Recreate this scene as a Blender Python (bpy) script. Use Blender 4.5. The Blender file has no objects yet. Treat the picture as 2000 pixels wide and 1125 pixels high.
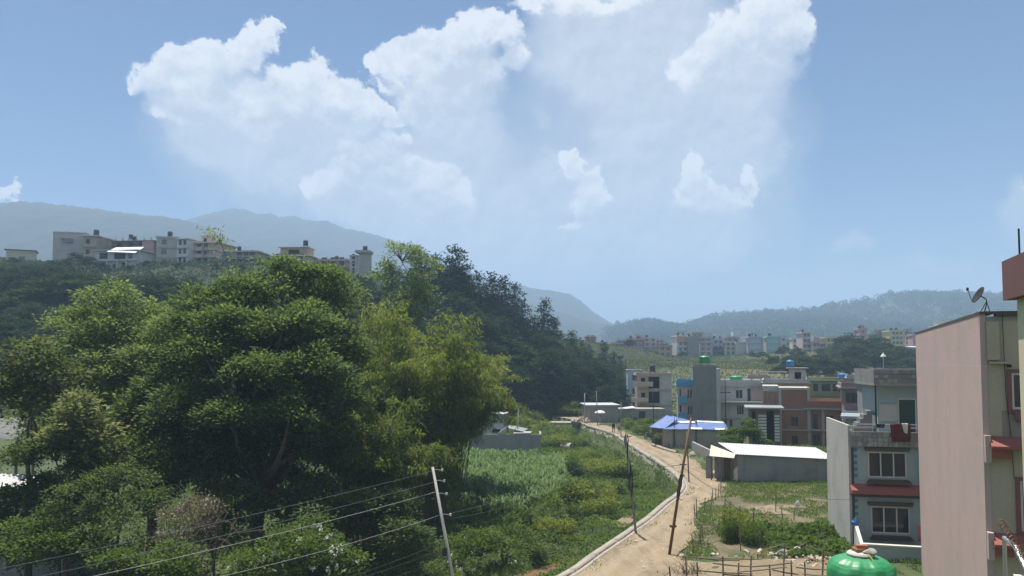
import bpy, math, random
import numpy as np
from mathutils import Vector, noise as mnoise

# ------------------------------------------------------------------ camera, sky, sun, exposure
SC = bpy.context.scene
COL = SC.collection
H = 11.0
FPX = 1511.0
PITCH = math.radians(3.0)
SHIFT = 63.3
cam = bpy.data.cameras.new('camera')
cam.sensor_width = 36.0
cam.lens = 36.0 * FPX / 2000.0
cam.shift_y = SHIFT / 2000.0
cam.clip_start = 0.1
cam.clip_end = 12000.0
cam_o = bpy.data.objects.new('camera', cam)
cam_o.location = (0, 0, H)
cam_o.rotation_euler = (math.pi / 2 + PITCH, 0, 0)
COL.objects.link(cam_o)
SC.camera = cam_o

SUN_H = Vector((-0.47, 0.88)).normalized()
SUN_EL = math.radians(72)
SUN_DIR = Vector((SUN_H.x * math.cos(SUN_EL), SUN_H.y * math.cos(SUN_EL), math.sin(SUN_EL)))
sun = bpy.data.lights.new('sun', 'SUN')
sun.energy = 4.5
sun.angle = math.radians(0.6)
sun.color = (1.0, 0.94, 0.85)
sun_o = bpy.data.objects.new('sun', sun)
sun_o.rotation_euler = SUN_DIR.to_track_quat('Z', 'Y').to_euler()
COL.objects.link(sun_o)

SC.view_settings.view_transform = 'Standard'
SC.view_settings.look = 'None'
SC.view_settings.gamma = 1.0
SC.view_settings.use_curve_mapping = False
SC.view_settings.exposure = EXPO = 0.80
SC.render.engine = 'CYCLES'
cy = SC.cycles
cy.use_denoising = True
cy.max_bounces = 7
cy.diffuse_bounces = 3
cy.glossy_bounces = 2
cy.transmission_bounces = 4
cy.transparent_max_bounces = 6
cy.volume_bounces = 1
cy.sample_clamp_indirect = 6.0
cy.caustics_reflective = False
cy.caustics_refractive = False

def raydir(px, py):
    u = (px - 1000.0) / FPX
    v = (562.5 - py + SHIFT) / FPX
    return Vector((u, math.cos(PITCH) - v * math.sin(PITCH), math.sin(PITCH) + v * math.cos(PITCH)))

def at(px, py, d):
    """world point on the sight line of a photo point, d metres north of the camera"""
    r = raydir(px, py)
    return Vector((0, 0, H)) + r * (d / r.y)

def gp(px, py, z=0.0):
    """world point on the sight line at height z"""
    r = raydir(px, py)
    return Vector((0, 0, H)) + r * ((z - H) / r.z)

# ------------------------------------------------------------------ world: clear sky with cumulus
W = bpy.data.worlds.new('World')
SC.world = W
W.use_nodes = True
wt = W.node_tree
wt.nodes.clear()

class NB:
    """small helper for writing node maths"""
    def __init__(s, tree): s.t = tree
    def new(s, typ, **kw):
        n = s.t.nodes.new(typ)
        for k, v in kw.items(): setattr(n, k, v)
        return n
    def put(s, sock, v):
        if isinstance(v, bpy.types.NodeSocket): s.t.links.new(v, sock)
        else: sock.default_value = v
    def m(s, op, a, b=0.0, c=0.0, clamp=False):
        n = s.new('ShaderNodeMath', operation=op, use_clamp=clamp)
        s.put(n.inputs[0], a); s.put(n.inputs[1], b); s.put(n.inputs[2], c)
        return n.outputs[0]
    def vm(s, op, a, b=(0, 0, 0)):
        n = s.new('ShaderNodeVectorMath', operation=op)
        s.put(n.inputs[0], a); s.put(n.inputs[1], b)
        return n.outputs[0]
    def step(s, v, a, b, lo=0.0, hi=1.0):
        n = s.new('ShaderNodeMapRange', interpolation_type='SMOOTHSTEP')
        s.put(n.inputs[0], v); s.put(n.inputs[1], a); s.put(n.inputs[2], b); s.put(n.inputs[3], lo); s.put(n.inputs[4], hi)
        return n.outputs[0]
    def noise(s, vec, scale, detail=4, rough=0.5, dist=0.0):
        n = s.new('ShaderNodeTexNoise')
        s.put(n.inputs['Vector'], vec); n.inputs['Scale'].default_value = scale
        n.inputs['Detail'].default_value = detail; n.inputs['Roughness'].default_value = rough
        n.inputs['Distortion'].default_value = dist
        return n.outputs['Fac'], n.outputs['Color']
    def mix(s, f, a, b):
        n = s.new('ShaderNodeMix', data_type='RGBA')
        s.put(n.inputs[0], f)
        for i, v in ((6, a), (7, b)):
            s.put(n.inputs[i], v if isinstance(v, bpy.types.NodeSocket) else (v[0], v[1], v[2], 1))
        return n.outputs[2]

wb = NB(wt)
sky = wb.new('ShaderNodeTexSky', sky_type='NISHITA')
sky.sun_disc = False
sky.sun_elevation = SUN_EL
sky.sun_rotation = math.atan2(SUN_H.x, SUN_H.y)
sky.altitude = 1400
sky.air_density = 1.0
sky.dust_density = 1.0
sky.ozone_density = 2.0
SKY_STR = 0.13
geo = wb.new('ShaderNodeTexCoord').outputs['Generated']
_, wn1 = wb.noise(geo, 8.0, 9, 0.64)
sep = wb.new('ShaderNodeSeparateXYZ'); wt.links.new(geo, sep.inputs[0])
ds = wb.new('ShaderNodeSeparateXYZ'); wt.links.new(wn1, ds.inputs[0])
az0 = wb.m('ARCTAN2', sep.outputs[0], sep.outputs[1])
el0 = wb.m('ARCSINE', sep.outputs[2])
WARP = 0.125
_, wn2 = wb.noise(geo, 34.0, 6, 0.6)
ds2 = wb.new('ShaderNodeSeparateXYZ'); wt.links.new(wn2, ds2.inputs[0])
def warp(i, v): return wb.m('MULTIPLY_ADD', wb.m('SUBTRACT', ds2.outputs[i], 0.5), 0.034, wb.m('MULTIPLY_ADD', wb.m('SUBTRACT', ds.outputs[i], 0.5), WARP, v))
az = warp(0, az0)
el = warp(1, el0)

def lobe_field(lobes, P, k=0.35):
    """1 at the heart of the nearest cloud lobe, 0 at its edge, negative outside"""
    F = None
    for (px, py, rx, ry) in lobes:
        r = raydir(px, py)
        a = math.atan2(r.x, r.y); e = math.asin(r.z / r.length)
        n = wb.new('ShaderNodeVectorMath', operation='MULTIPLY_ADD')
        wb.put(n.inputs[0], P); n.inputs[1].default_value = (FPX / rx, FPX / ry, 0); n.inputs[2].default_value = (-a * FPX / rx, -e * FPX / ry, 0)
        d = wb.new('ShaderNodeVectorMath', operation='DOT_PRODUCT')
        wt.links.new(n.outputs[0], d.inputs[0]); wt.links.new(n.outputs[0], d.inputs[1])
        F = d.outputs['Value'] if F is None else wb.m('SMOOTH_MIN', F, d.outputs['Value'], k)
    return wb.m('SUBTRACT', 1.0, F)

BRIGHT = [(330, 142, 48, 44), (385, 152, 52, 50), (440, 122, 48, 40), (490, 97, 48, 34), (530, 84, 26, 22), (420, 195, 98, 60), (560, 165, 58, 36), (620, 168, 64, 40),
          (690, 193, 58, 38), (742, 214, 34, 24), (560, 222, 172, 58), (360, 228, 48, 30),
          (765, 152, 36, 34), (810, 122, 54, 42), (865, 92, 60, 42), (920, 62, 60, 42), (972, 52, 48, 40), (1005, 100, 36, 42), (900, 145, 112, 58), (830, 190, 84, 48),
          (1500, 47, 76, 58), (1547, 50, 38, 38), (1440, 72, 64, 48), (1395, 132, 78, 52), (1465, 122, 54, 38), (1100, -6, 120, 26), (1260, -12, 120, 24),
          (755, 262, 46, 28), (725, 288, 66, 30), (640, 358, 48, 24), (700, 350, 90, 44), (810, 350, 100, 52), (870, 385, 80, 50),
          (1095, 322, 22, 22), (1110, 347, 32, 27), (1136, 374, 42, 28), (1167, 392, 30, 19), (1106, 433, 34, 15), (1130, 405, 34, 24),
          (1350, 342, 24, 24), (1366, 372, 40, 30), (1402, 396, 54, 30), (1456, 360, 14, 15), (1469, 382, 16, 24), (1432, 406, 38, 20), (10, 380, 32, 19), (1996, 405, 18, 34)]
BODY = [(400, 200, 90, 60), (520, 200, 160, 75), (680, 230, 110, 70), (900, 150, 110, 90), (1480, 90, 90, 90), (1420, 150, 110, 100), (770, 300, 110, 70), (1240, 55, 255, 140), (1330, 200, 178, 140), (1400, 290, 118, 140), (1250, 290, 118, 120), (540, 265, 190, 75), (640, 310, 150, 75), (880, 250, 120, 130), (830, 370, 180, 110), (900, 470, 210, 90),
        (700, 390, 120, 60), (990, 410, 70, 80), (1110, 420, 110, 70), (1180, 450, 120, 80), (1390, 410, 110, 60), (1350, 480, 160, 80), (1300, 400, 150, 90), (1080, 360, 70, 60), (1130, 380, 90, 75), (1410, 385, 95, 70), (1180, 130, 120, 100), (1000, 520, 260, 70), (470, 300, 110, 60)]
VEIL = [(1000, 640, 1500, 120), (1150, 380, 260, 120), (1400, 400, 160, 110), (900, 400, 380, 230), (1180, 460, 420, 160), (560, 300, 260, 130), (1250, 200, 300, 250), (1370, 300, 190, 220), (1000, 530, 520, 90), (1650, 495, 46, 28), (1052, 246, 24, 26), (1820, 525, 60, 24), (1990, 420, 50, 70)]
cmb = wb.new('ShaderNodeCombineXYZ'); wb.put(cmb.inputs[0], az); wb.put(cmb.inputs[1], el)
PW = cmb.outputs[0]
FB = lobe_field(BRIGHT, PW)
FB1 = lobe_field(BRIGHT, wb.vm('ADD', PW, (-0.004, 0.012, 0)))
FB2 = lobe_field([l for l in BRIGHT if l[2] >= 46], wb.vm('ADD', PW, (-0.012, 0.036, 0)), 0.6)
cm2 = wb.new('ShaderNodeCombineXYZ'); wb.put(cm2.inputs[0], warp(2, az0)); wb.put(cm2.inputs[1], el)
FM = lobe_field(BODY, cm2.outputs[0], 0.5)
FV = lobe_field(VEIL, cm2.outputs[0], 0.6)
# clouds in the rest of the sky, away from the view
g1, _ = wb.noise(wb.vm('MULTIPLY', geo, (1, 1, 1.7)), 3.2, 8, 0.58)
away = wb.m('MAXIMUM', wb.step(wb.m('ABSOLUTE', az0), 0.66, 0.85), wb.step(el0, 0.50, 0.66))
gen = wb.m('MULTIPLY', wb.step(g1, 0.45, 0.62), away)
n2, _ = wb.noise(geo, 17.0, 7, 0.64)
n3, _ = wb.noise(wb.vm('ADD', geo, (0.004, 0.0, -0.010)), 17.0, 7, 0.64)
emb = wb.m('MULTIPLY', wb.m('SUBTRACT', n2, n3), 3.2)
occ = wb.m('ADD', wb.m('MULTIPLY', wb.m('MAXIMUM', FB1, 0.0), 0.5), wb.m('MULTIPLY', wb.m('MAXIMUM', FB2, 0.0), 0.6))
lit = wb.m('ADD', wb.m('SUBTRACT', 1.0, occ), emb, clamp=True)
hard = wb.step(wb.m('SUBTRACT', FB, FB1), -0.25, 0.15)
aB = wb.m('MAXIMUM', wb.mix(hard, wb.step(FB, 0.0, 1.0), wb.step(FB, 0.0, 0.42)), gen)
aM = wb.step(FM, -0.05, 0.75)
aV = wb.step(FV, -0.1, 1.0)
skyc = wb.new('ShaderNodeVectorMath', operation='SCALE')
wt.links.new(sky.outputs[0], skyc.inputs[0]); skyc.inputs['Scale'].default_value = SKY_STR
hs = wb.new('ShaderNodeHueSaturation'); hs.inputs['Saturation'].default_value = 1.26; hs.inputs['Value'].default_value = 0.375; hs.inputs['Hue'].default_value = 0.505
wt.links.new(skyc.outputs[0], hs.inputs['Color'])
base = hs.outputs[0]
nv = wb.m('ADD', emb, 0.5, clamp=True)
c1 = wb.mix(wb.m('MULTIPLY', aV, 0.85), base, wb.mix(nv, (0.275, 0.305, 0.36), (0.325, 0.35, 0.395)))
c1 = wb.mix(wb.m('MULTIPLY', aM, 0.90), c1, wb.mix(nv, (0.295, 0.325, 0.38), (0.41, 0.435, 0.475)))
brc = wb.mix(lit, (0.335, 0.365, 0.415), (0.57, 0.565, 0.56))
c2 = wb.mix(wb.m('MULTIPLY', aB, 0.93), c1, brc)
bg = wb.new('ShaderNodeBackground')
wt.links.new(c2, bg.inputs[0]); bg.inputs[1].default_value = 1.0
wo = wb.new('ShaderNodeOutputWorld')
wt.links.new(bg.outputs[0], wo.inputs[0])
W.cycles.sampling_method = 'MANUAL'
W.cycles.sample_map_resolution = 512

# ------------------------------------------------------------------ helpers
rnd = random.Random(7)
NPR = np.random.default_rng(7)

def tag(o, label=None, cat=None, group=None, kind=None):
    if label: o['label'] = label
    if cat: o['category'] = cat
    if group: o['group'] = group
    if kind: o['kind'] = kind
    return o

def empty(name, loc=(0, 0, 0), rz=0.0, label=None, cat=None, group=None):
    o = bpy.data.objects.new(name, None)
    o.location = loc; o.rotation_euler = (0, 0, rz)
    o.empty_display_size = 0.2
    COL.objects.link(o)
    return tag(o, label, cat, group)

def mesh_np(name, V, F, mats, tone=None, smooth=False, mi=None):
    """mesh from numpy verts (n,3) and faces (m,k)"""
    me = bpy.data.meshes.new(name)
    V = np.asarray(V, dtype=np.float32); F = np.asarray(F, dtype=np.int32)
    n, k = F.shape
    me.vertices.add(len(V)); me.vertices.foreach_set('co', V.ravel())
    me.loops.add(n * k); me.loops.foreach_set('vertex_index', F.ravel())
    me.polygons.add(n)
    me.polygons.foreach_set('loop_start', np.arange(0, n * k, k, dtype=np.int32))
    me.polygons.foreach_set('loop_total', np.full(n, k, dtype=np.int32))
    if smooth: me.polygons.foreach_set('use_smooth', np.ones(n, dtype=bool))
    if not isinstance(mats, (list, tuple)): mats = [mats]
    for m in mats: me.materials.append(m)
    if mi is not None: me.polygons.foreach_set('material_index', np.asarray(mi, dtype=np.int32))
    me.update(calc_edges=True)
    if tone is not None:
        a = me.attributes.new('tone', 'FLOAT', 'POINT')
        a.data.foreach_set('value', np.asarray(tone, dtype=np.float32))
    return me

def link(name, me, parent=None, loc=(0, 0, 0), rz=0.0):
    o = bpy.data.objects.new(name, me)
    o.location = loc; o.rotation_euler = (0, 0, rz)
    COL.objects.link(o)
    if parent is not None: o.parent = parent
    return o

class MB:
    """collects simple shapes into one mesh"""
    def __init__(s): s.v = []; s.f = []
    def box(s, x0, y0, z0, x1, y1, z1):
        b = len(s.v)
        s.v += [(x0, y0, z0), (x1, y0, z0), (x1, y1, z0), (x0, y1, z0), (x0, y0, z1), (x1, y0, z1), (x1, y1, z1), (x0, y1, z1)]
        s.f += [(b, b + 3, b + 2, b + 1), (b + 4, b + 5, b + 6, b + 7), (b, b + 1, b + 5, b + 4), (b + 1, b + 2, b + 6, b + 5), (b + 2, b + 3, b + 7, b + 6), (b + 3, b, b + 4, b + 7)]
        return s
    def hexa(s, P):
        """8 corners: bottom 4 then top 4"""
        b = len(s.v); s.v += [tuple(p) for p in P]
        s.f += [(b, b + 3, b + 2, b + 1), (b + 4, b + 5, b + 6, b + 7), (b, b + 1, b + 5, b + 4), (b + 1, b + 2, b + 6, b + 5), (b + 2, b + 3, b + 7, b + 6), (b + 3, b, b + 4, b + 7)]
        return s
    def quad(s, *P):
        b = len(s.v); s.v += [tuple(p) for p in P]; s.f.append(tuple(range(b, b + len(P)))); return s
    def tube(s, pts, rad, n=6, cap=True):
        pts = [Vector(p) for p in pts]
        if not hasattr(rad, '__len__'): rad = [rad] * len(pts)
        b = len(s.v)
        prev = None
        for i, p in enumerate(pts):
            t = (pts[min(i + 1, len(pts) - 1)] - pts[max(i - 1, 0)])
            t = t.normalized() if t.length > 1e-9 else Vector((0, 0, 1))
            if prev is None:
                a = t.orthogonal().normalized()
            else:
                a = (prev - t * prev.dot(t))
                a = a.normalized() if a.length > 1e-6 else t.orthogonal().normalized()
            prev = a; c = t.cross(a)
            for k in range(n):
                w = 2 * math.pi * k / n
                s.v.append(tuple(p + (a * math.cos(w) + c * math.sin(w)) * rad[i]))
        for i in range(len(pts) - 1):
            for k in range(n):
                k2 = (k + 1) % n
                s.f.append((b + i * n + k, b + i * n + k2, b + (i + 1) * n + k2, b + (i + 1) * n + k))
        if cap:
            s.f.append(tuple(b + k for k in reversed(range(n))))
            e = b + (len(pts) - 1) * n
            s.f.append(tuple(e + k for k in range(n)))
        return s
    def lathe(s, prof, n=24, c=(0, 0)):
        """prof: (radius, z) bottom to top"""
        b = len(s.v)
        for r, z in prof:
            for k in range(n):
                w = 2 * math.pi * k / n
                s.v.append((c[0] + r * math.cos(w), c[1] + r * math.sin(w), z))
        for i in range(len(prof) - 1):
            for k in range(n):
                k2 = (k + 1) % n
                s.f.append((b + i * n + k, b + i * n + k2, b + (i + 1) * n + k2, b + (i + 1) * n + k))
        s.f.append(tuple(b + k for k in reversed(range(n))))
        e = b + (len(prof) - 1) * n
        s.f.append(tuple(e + k for k in range(n)))
        return s
    def build(s, name, mat, parent=None, loc=(0, 0, 0), rz=0.0, smooth=False):
        me = bpy.data.meshes.new(name)
        me.from_pydata(s.v, [], s.f)
        me.materials.append(mat)
        if smooth:
            for p in me.polygons: p.use_smooth = True
        me.update()
        return link(name, me, parent, loc, rz)

def rock_mesh(seed, mat, name='stone', sub=2):
    import bmesh
    bm = bmesh.new()
    bmesh.ops.create_icosphere(bm, subdivisions=sub, radius=0.5)
    for v in bm.verts:
        n = mnoise.noise(v.co * 2.2 + Vector((seed * 7.1, 0, 0)))
        v.co *= 1 + 0.45 * n
        v.co.z = max(v.co.z, -0.28)
        for ax in (Vector((0.7, 0.5, 0.5)), Vector((-0.6, 0.3, 0.7)), Vector((0.1, -0.8, 0.55))):
            a = ax.normalized(); d = v.co.dot(a) - 0.36
            if d > 0: v.co -= a * d
    me = bpy.data.meshes.new(name); bm.to_mesh(me); bm.free()
    me.materials.append(mat)
    return me

# ------------------------------------------------------------------ materials
MAT = {}
def newmat(name):
    m = bpy.data.materials.new(name); m.use_nodes = True
    m.node_tree.nodes.clear()
    nb = NB(m.node_tree)
    out = nb.new('ShaderNodeOutputMaterial')
    bs = nb.new('ShaderNodeBsdfPrincipled')
    nb.t.links.new(bs.outputs[0], out.inputs[0])
    MAT[name] = m
    return m, nb, bs, out

def bump(nb, bs, h, strength=0.4, dist=0.02):
    b = nb.new('ShaderNodeBump'); b.inputs['Strength'].default_value = strength; b.inputs['Distance'].default_value = dist
    nb.t.links.new(h, b.inputs['Height']); nb.t.links.new(b.outputs[0], bs.inputs['Normal'])

def wall_mat(name, col, dirt=(0.16, 0.14, 0.12), amt=0.45, rough=0.85, scale=0.5, streak=True, fine=0.12):
    """painted or bare plaster with blotches, rain streaks and grain"""
    m, nb, bs, out = newmat(name)
    co = nb.new('ShaderNodeTexCoord').outputs['Object']
    a, _ = nb.noise(co, scale, 6, 0.65)
    f = nb.m('MULTIPLY', nb.step(a, 0.42, 0.75), amt)
    c = nb.mix(f, col, dirt)
    if streak:
        st, _ = nb.noise(nb.vm('MULTIPLY', co, (2.6, 2.6, 0.16)), 1.0, 5, 0.6)
        c = nb.mix(nb.m('MULTIPLY', nb.step(st, 0.52, 0.78), amt * 0.9), c, dirt)
    g, _ = nb.noise(co, 9.0, 4, 0.7)
    hv = nb.new('ShaderNodeHueSaturation'); nb.put(hv.inputs['Color'], c)
    nb.put(hv.inputs['Value'], nb.m('MULTIPLY_ADD', nb.m('SUBTRACT', g, 0.5), fine * 2, 1.0))
    nb.t.links.new(hv.outputs[0], bs.inputs['Base Color'])
    bs.inputs['Roughness'].default_value = rough
    bump(nb, bs, g, 0.25, 0.01)
    return m

def flat_mat(name, col, rough=0.6, metal=0.0, var=0.12, scale=3.0):
    m, nb, bs, out = newmat(name)
    co = nb.new('ShaderNodeTexCoord').outputs['Object']
    g, _ = nb.noise(co, scale, 4, 0.6)
    hv = nb.new('ShaderNodeHueSaturation'); hv.inputs['Color'].default_value = (*col, 1)
    nb.put(hv.inputs['Value'], nb.m('MULTIPLY_ADD', nb.m('SUBTRACT', g, 0.5), var * 4, 1.0))
    nb.t.links.new(hv.outputs[0], bs.inputs['Base Color'])
    bs.inputs['Roughness'].default_value = rough; bs.inputs['Metallic'].default_value = metal
    return m

def brick_mat(name, c1, c2, mortar, scale=4.0):
    m, nb, bs, out = newmat(name)
    tc = nb.new('ShaderNodeTexCoord').outputs['Object']
    sp = nb.new('ShaderNodeSeparateXYZ'); nb.t.links.new(tc, sp.inputs[0])
    cb = nb.new('ShaderNodeCombineXYZ')
    nb.put(cb.inputs[0], nb.m('ADD', sp.outputs[0], sp.outputs[1])); nb.put(cb.inputs[1], sp.outputs[2])
    br = nb.new('ShaderNodeTexBrick')
    nb.put(br.inputs['Vector'], cb.outputs[0])
    br.inputs['Color1'].default_value = (*c1, 1); br.inputs['Color2'].default_value = (*c2, 1); br.inputs['Mortar'].default_value = (*mortar, 1)
    br.inputs['Scale'].default_value = 1.0; br.inputs['Brick Width'].default_value = 0.25; br.inputs['Row Height'].default_value = 0.085
    br.inputs['Mortar Size'].default_value = 0.008
    a, _ = nb.noise(tc, 0.8, 6, 0.65)
    c = nb.mix(nb.m('MULTIPLY', nb.step(a, 0.45, 0.75), 0.4), br.outputs[0], (0.16, 0.10, 0.07))
    nb.t.links.new(c, bs.inputs['Base Color']); bs.inputs['Roughness'].default_value = 0.9
    bump(nb, bs, br.outputs['Fac'], -0.4, 0.01)
    return m

def metal_sheet(name, col, rough=0.35, metal=0.7, rust=0.3):
    m, nb, bs, out = newmat(name)
    co = nb.new('ShaderNodeTexCoord').outputs['Object']
    a, _ = nb.noise(co, 1.1, 6, 0.65)
    c = nb.mix(nb.m('MULTIPLY', nb.step(a, 0.5, 0.75), rust), col, (0.20, 0.13, 0.09))
    nb.t.links.new(c, bs.inputs['Base Color'])
    bs.inputs['Roughness'].default_value = rough; bs.inputs['Metallic'].default_value = metal
    return m

def leaf_mat(name, dark, mid, light, trans=0.35, rough=0.5, spec=0.4):
    """leaf: colour by the leaf's own tone, with light coming through"""
    m = bpy.data.materials.new(name); m.use_nodes = True
    m.node_tree.nodes.clear(); nb = NB(m.node_tree)
    out = nb.new('ShaderNodeOutputMaterial')
    at_ = nb.new('ShaderNodeAttribute'); at_.attribute_name = 'tone'
    r = nb.new('ShaderNodeValToRGB')
    el_ = r.color_ramp.elements
    el_[0].position = 0.0; el_[0].color = (*dark, 1)
    el_[1].position = 1.0; el_[1].color = (*light, 1)
    e = el_.new(0.5); e.color = (*mid, 1)
    oi = nb.new('ShaderNodeObjectInfo')
    nb.put(r.inputs[0], nb.m('ADD', at_.outputs['Fac'], nb.m('MULTIPLY', nb.m('SUBTRACT', oi.outputs['Random'], .5), .34), clamp=True))
    bs = nb.new('ShaderNodeBsdfPrincipled'); bs.inputs['Roughness'].default_value = rough
    bs.inputs['Specular IOR Level'].default_value = spec
    nb.t.links.new(r.outputs[0], bs.inputs['Base Color'])
    tr = nb.new('ShaderNodeBsdfTranslucent')
    hv = nb.new('ShaderNodeHueSaturation'); hv.inputs['Value'].default_value = 1.5; hv.inputs['Hue'].default_value = 0.485; hv.inputs['Saturation'].default_value = 1.1
    nb.t.links.new(r.outputs[0], hv.inputs['Color']); nb.t.links.new(hv.outputs[0], tr.inputs[0])
    mx = nb.new('ShaderNodeMixShader'); mx.inputs[0].default_value = trans
    nb.t.links.new(bs.outputs[0], mx.inputs[1]); nb.t.links.new(tr.outputs[0], mx.inputs[2])
    nb.t.links.new(mx.outputs[0], out.inputs[0])
    MAT[name] = m
    return m

def ground_mat(name, cols, scale=0.25, scale2=2.5):
    m, nb, bs, out = newmat(name)
    co = nb.new('ShaderNodeNewGeometry').outputs['Position']
    a, _ = nb.noise(co, scale, 7, 0.62)
    b, _ = nb.noise(co, scale2, 5, 0.6)
    c = nb.mix(nb.step(a, 0.38, 0.62), cols[0], cols[1])
    c = nb.mix(nb.m('MULTIPLY', nb.step(b, 0.5, 0.72), 0.6), c, cols[2])
    nb.t.links.new(c, bs.inputs['Base Color']); bs.inputs['Roughness'].default_value = 0.95
    bump(nb, bs, b, 0.5, 0.08)
    return m, nb, bs, co

# ------------------------------------------------------------------ leaves, crowns, trunks (numpy)
def unit(a): return a / np.maximum(np.linalg.norm(a, axis=-1, keepdims=True), 1e-9)

def leaf_cards(C, D, L, Wd, fold=0.25, rng=NPR, nrm=None):
    """one folded four-cornered leaf per centre: C base points, D directions, L lengths, Wd widths"""
    n = len(C)
    D = unit(D)
    up = rng.normal(size=(n, 3)) if nrm is None else nrm + rng.normal(size=(n, 3)) * 0.35
    S = unit(np.cross(D, up)); N = np.cross(S, D)
    L = np.broadcast_to(np.asarray(L, float), (n,))[:, None]; Wd = np.broadcast_to(np.asarray(Wd, float), (n,))[:, None]
    mid = C + D * L * 0.45
    V = np.stack([C, mid + S * Wd * 0.5 + N * fold * Wd * 0.5, C + D * L, mid - S * Wd * 0.5 + N * fold * Wd * 0.5], 1).reshape(-1, 3)
    F = np.arange(n * 4).reshape(n, 4)
    return V, F

def rand_dirs(n, rng): return unit(rng.normal(size=(n, 3)))

def crown_leaves(lobes, clumps, per, spread, L, Wd, rng, flat=0.5, droop=0.0, shell=0.55, tone0=0.45, tonevar=0.22, low=-0.45):
    """lobes: (x,y,z,rx,ry,rz); clumps of leaves over the lobes' surfaces and some way inside"""
    lob = np.array(lobes, float)
    vol = (lob[:, 3] * lob[:, 4] + lob[:, 4] * lob[:, 5] + lob[:, 3] * lob[:, 5])
    idx = rng.choice(len(lob), size=clumps, p=vol / vol.sum())
    d = rand_dirs(clumps, rng)
    flip = d[:, 2] < low
    d[flip, 2] *= -1
    rr = shell + (1 - shell) * rng.random(clumps) ** 0.6
    rr *= 1 + rng.normal(size=clumps) * 0.07
    P = lob[idx, :3] + d * lob[idx, 3:6] * rr[:, None]
    inside = np.zeros(clumps)
    for l in lob:
        q = (((P - l[:3]) / l[3:6]) ** 2).sum(1)
        inside = np.maximum(inside, 1 - q)
    keep = (inside < 0.55) | (rng.random(clumps) < 0.25)
    P = P[keep]; d = d[keep]; nC = len(P)
    out = unit(d * np.array([1, 1, 0.6]) + np.array([0, 0, 0.35]))
    CT = tone0 + rng.normal(size=nC) * tonevar
    n = nC * per
    ci = np.repeat(np.arange(nC), per)
    off = rng.normal(size=(n, 3)) * spread * np.array([1, 1, flat])
    C = P[ci] + off
    D = unit(off * np.array([1, 1, 0.6]) + out[ci] * spread * 0.7 + rng.normal(size=(n, 3)) * spread * 0.5 - np.array([0, 0, droop * spread]))
    Ls = L * (0.7 + 0.6 * rng.random(n)); Ws = Wd * (0.75 + 0.5 * rng.random(n))
    V, F = leaf_cards(C, D, Ls, Ws, 0.3, rng, nrm=np.tile(np.array([0, 0, 1.0]), (n, 1)) * 0.8)
    T = np.clip(CT[ci] + rng.normal(size=n) * 0.16, 0, 1)
    return V, F, np.repeat(T, 4), P

def puffs(lobes, rng, rmin=.45, rmax=.95, cover=1.5, flat=.6):
    """small flattened foliage puffs spread over the big lobes of a crown"""
    out = []
    for l in lobes:
        area = 2.6 * math.pi * (l[3] * l[4] + l[3] * l[5] + l[4] * l[5]) / 3
        n = int(max(5, cover * area / (math.pi * ((rmin + rmax) / 2) ** 2)))
        d = rand_dirs(n, rng); d[d[:, 2] < -.6, 2] *= -1
        k = rng.uniform(.55, 1.02, n) ** .7
        r = rng.uniform(rmin, rmax, n)
        for i in range(n):
            out.append((l[0] + d[i, 0] * l[3] * k[i], l[1] + d[i, 1] * l[4] * k[i], l[2] + d[i, 2] * l[5] * k[i], r[i], r[i], r[i] * flat))
    return out

def join_np(parts):
    Vs, Fs, Ts = [], [], []; b = 0
    for V, F, T in parts:
        Vs.append(V); Fs.append(F + b); Ts.append(T); b += len(V)
    return np.concatenate(Vs), np.concatenate(Fs), np.concatenate(Ts)

def limb_path(a, b, rg, bend=0.12, n=6):
    a = Vector(a); b = Vector(b); L = (b - a).length
    o1 = Vector((rg.gauss(0, 1), rg.gauss(0, 1), rg.gauss(0, 0.4))) * L * bend
    return [a.lerp(b, i / n) + o1 * math.sin(math.pi * i / n) + Vector((rg.gauss(0, 1), rg.gauss(0, 1), 0)) * L * 0.012 for i in range(n + 1)]

# ------------------------------------------------------------------ terrain
ROAD_L = [(-9, 22), (-3.5, 30), (2.36, 39.6), (4.7, 44.5), (7.1, 49.5), (9.5, 54.7), (11.7, 60), (13.9, 65), (15.3, 70), (15.9, 77.3), (15.9, 87.5), (15.5, 104), (15.2, 118.7), (13.2, 131), (12.0, 140), (10.0, 150), (4.0, 160)]
ROAD_R = [(-2, 20), (4, 30), (7.7, 39.6), (9.6, 44.5), (11.5, 49.5), (12.8, 54.7), (14.6, 60), (17.4, 65), (19.3, 71), (19.2, 77.3), (20.4, 87.5), (18.6, 104), (17.6, 118.7), (16.4, 131), (15.2, 140), (14.0, 150), (8.0, 163)]

def catmull(P, k=6):
    P = np.array(P, float); out = []
    for i in range(len(P) - 1):
        p0 = P[max(i - 1, 0)]; p1 = P[i]; p2 = P[i + 1]; p3 = P[min(i + 2, len(P) - 1)]
        for j in range(k):
            t = j / k
            out.append(0.5 * ((2 * p1) + (-p0 + p2) * t + (2 * p0 - 5 * p1 + 4 * p2 - p3) * t * t + (-p0 + 3 * p1 - 3 * p2 + p3) * t ** 3))
    out.append(P[-1])
    return np.array(out)
RL = catmull(ROAD_L); RR = catmull(ROAD_R)

def sstep(x, a, b):
    t = np.clip((np.asarray(x, float) - a) / (b - a), 0, 1); return t * t * (3 - 2 * t)

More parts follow.
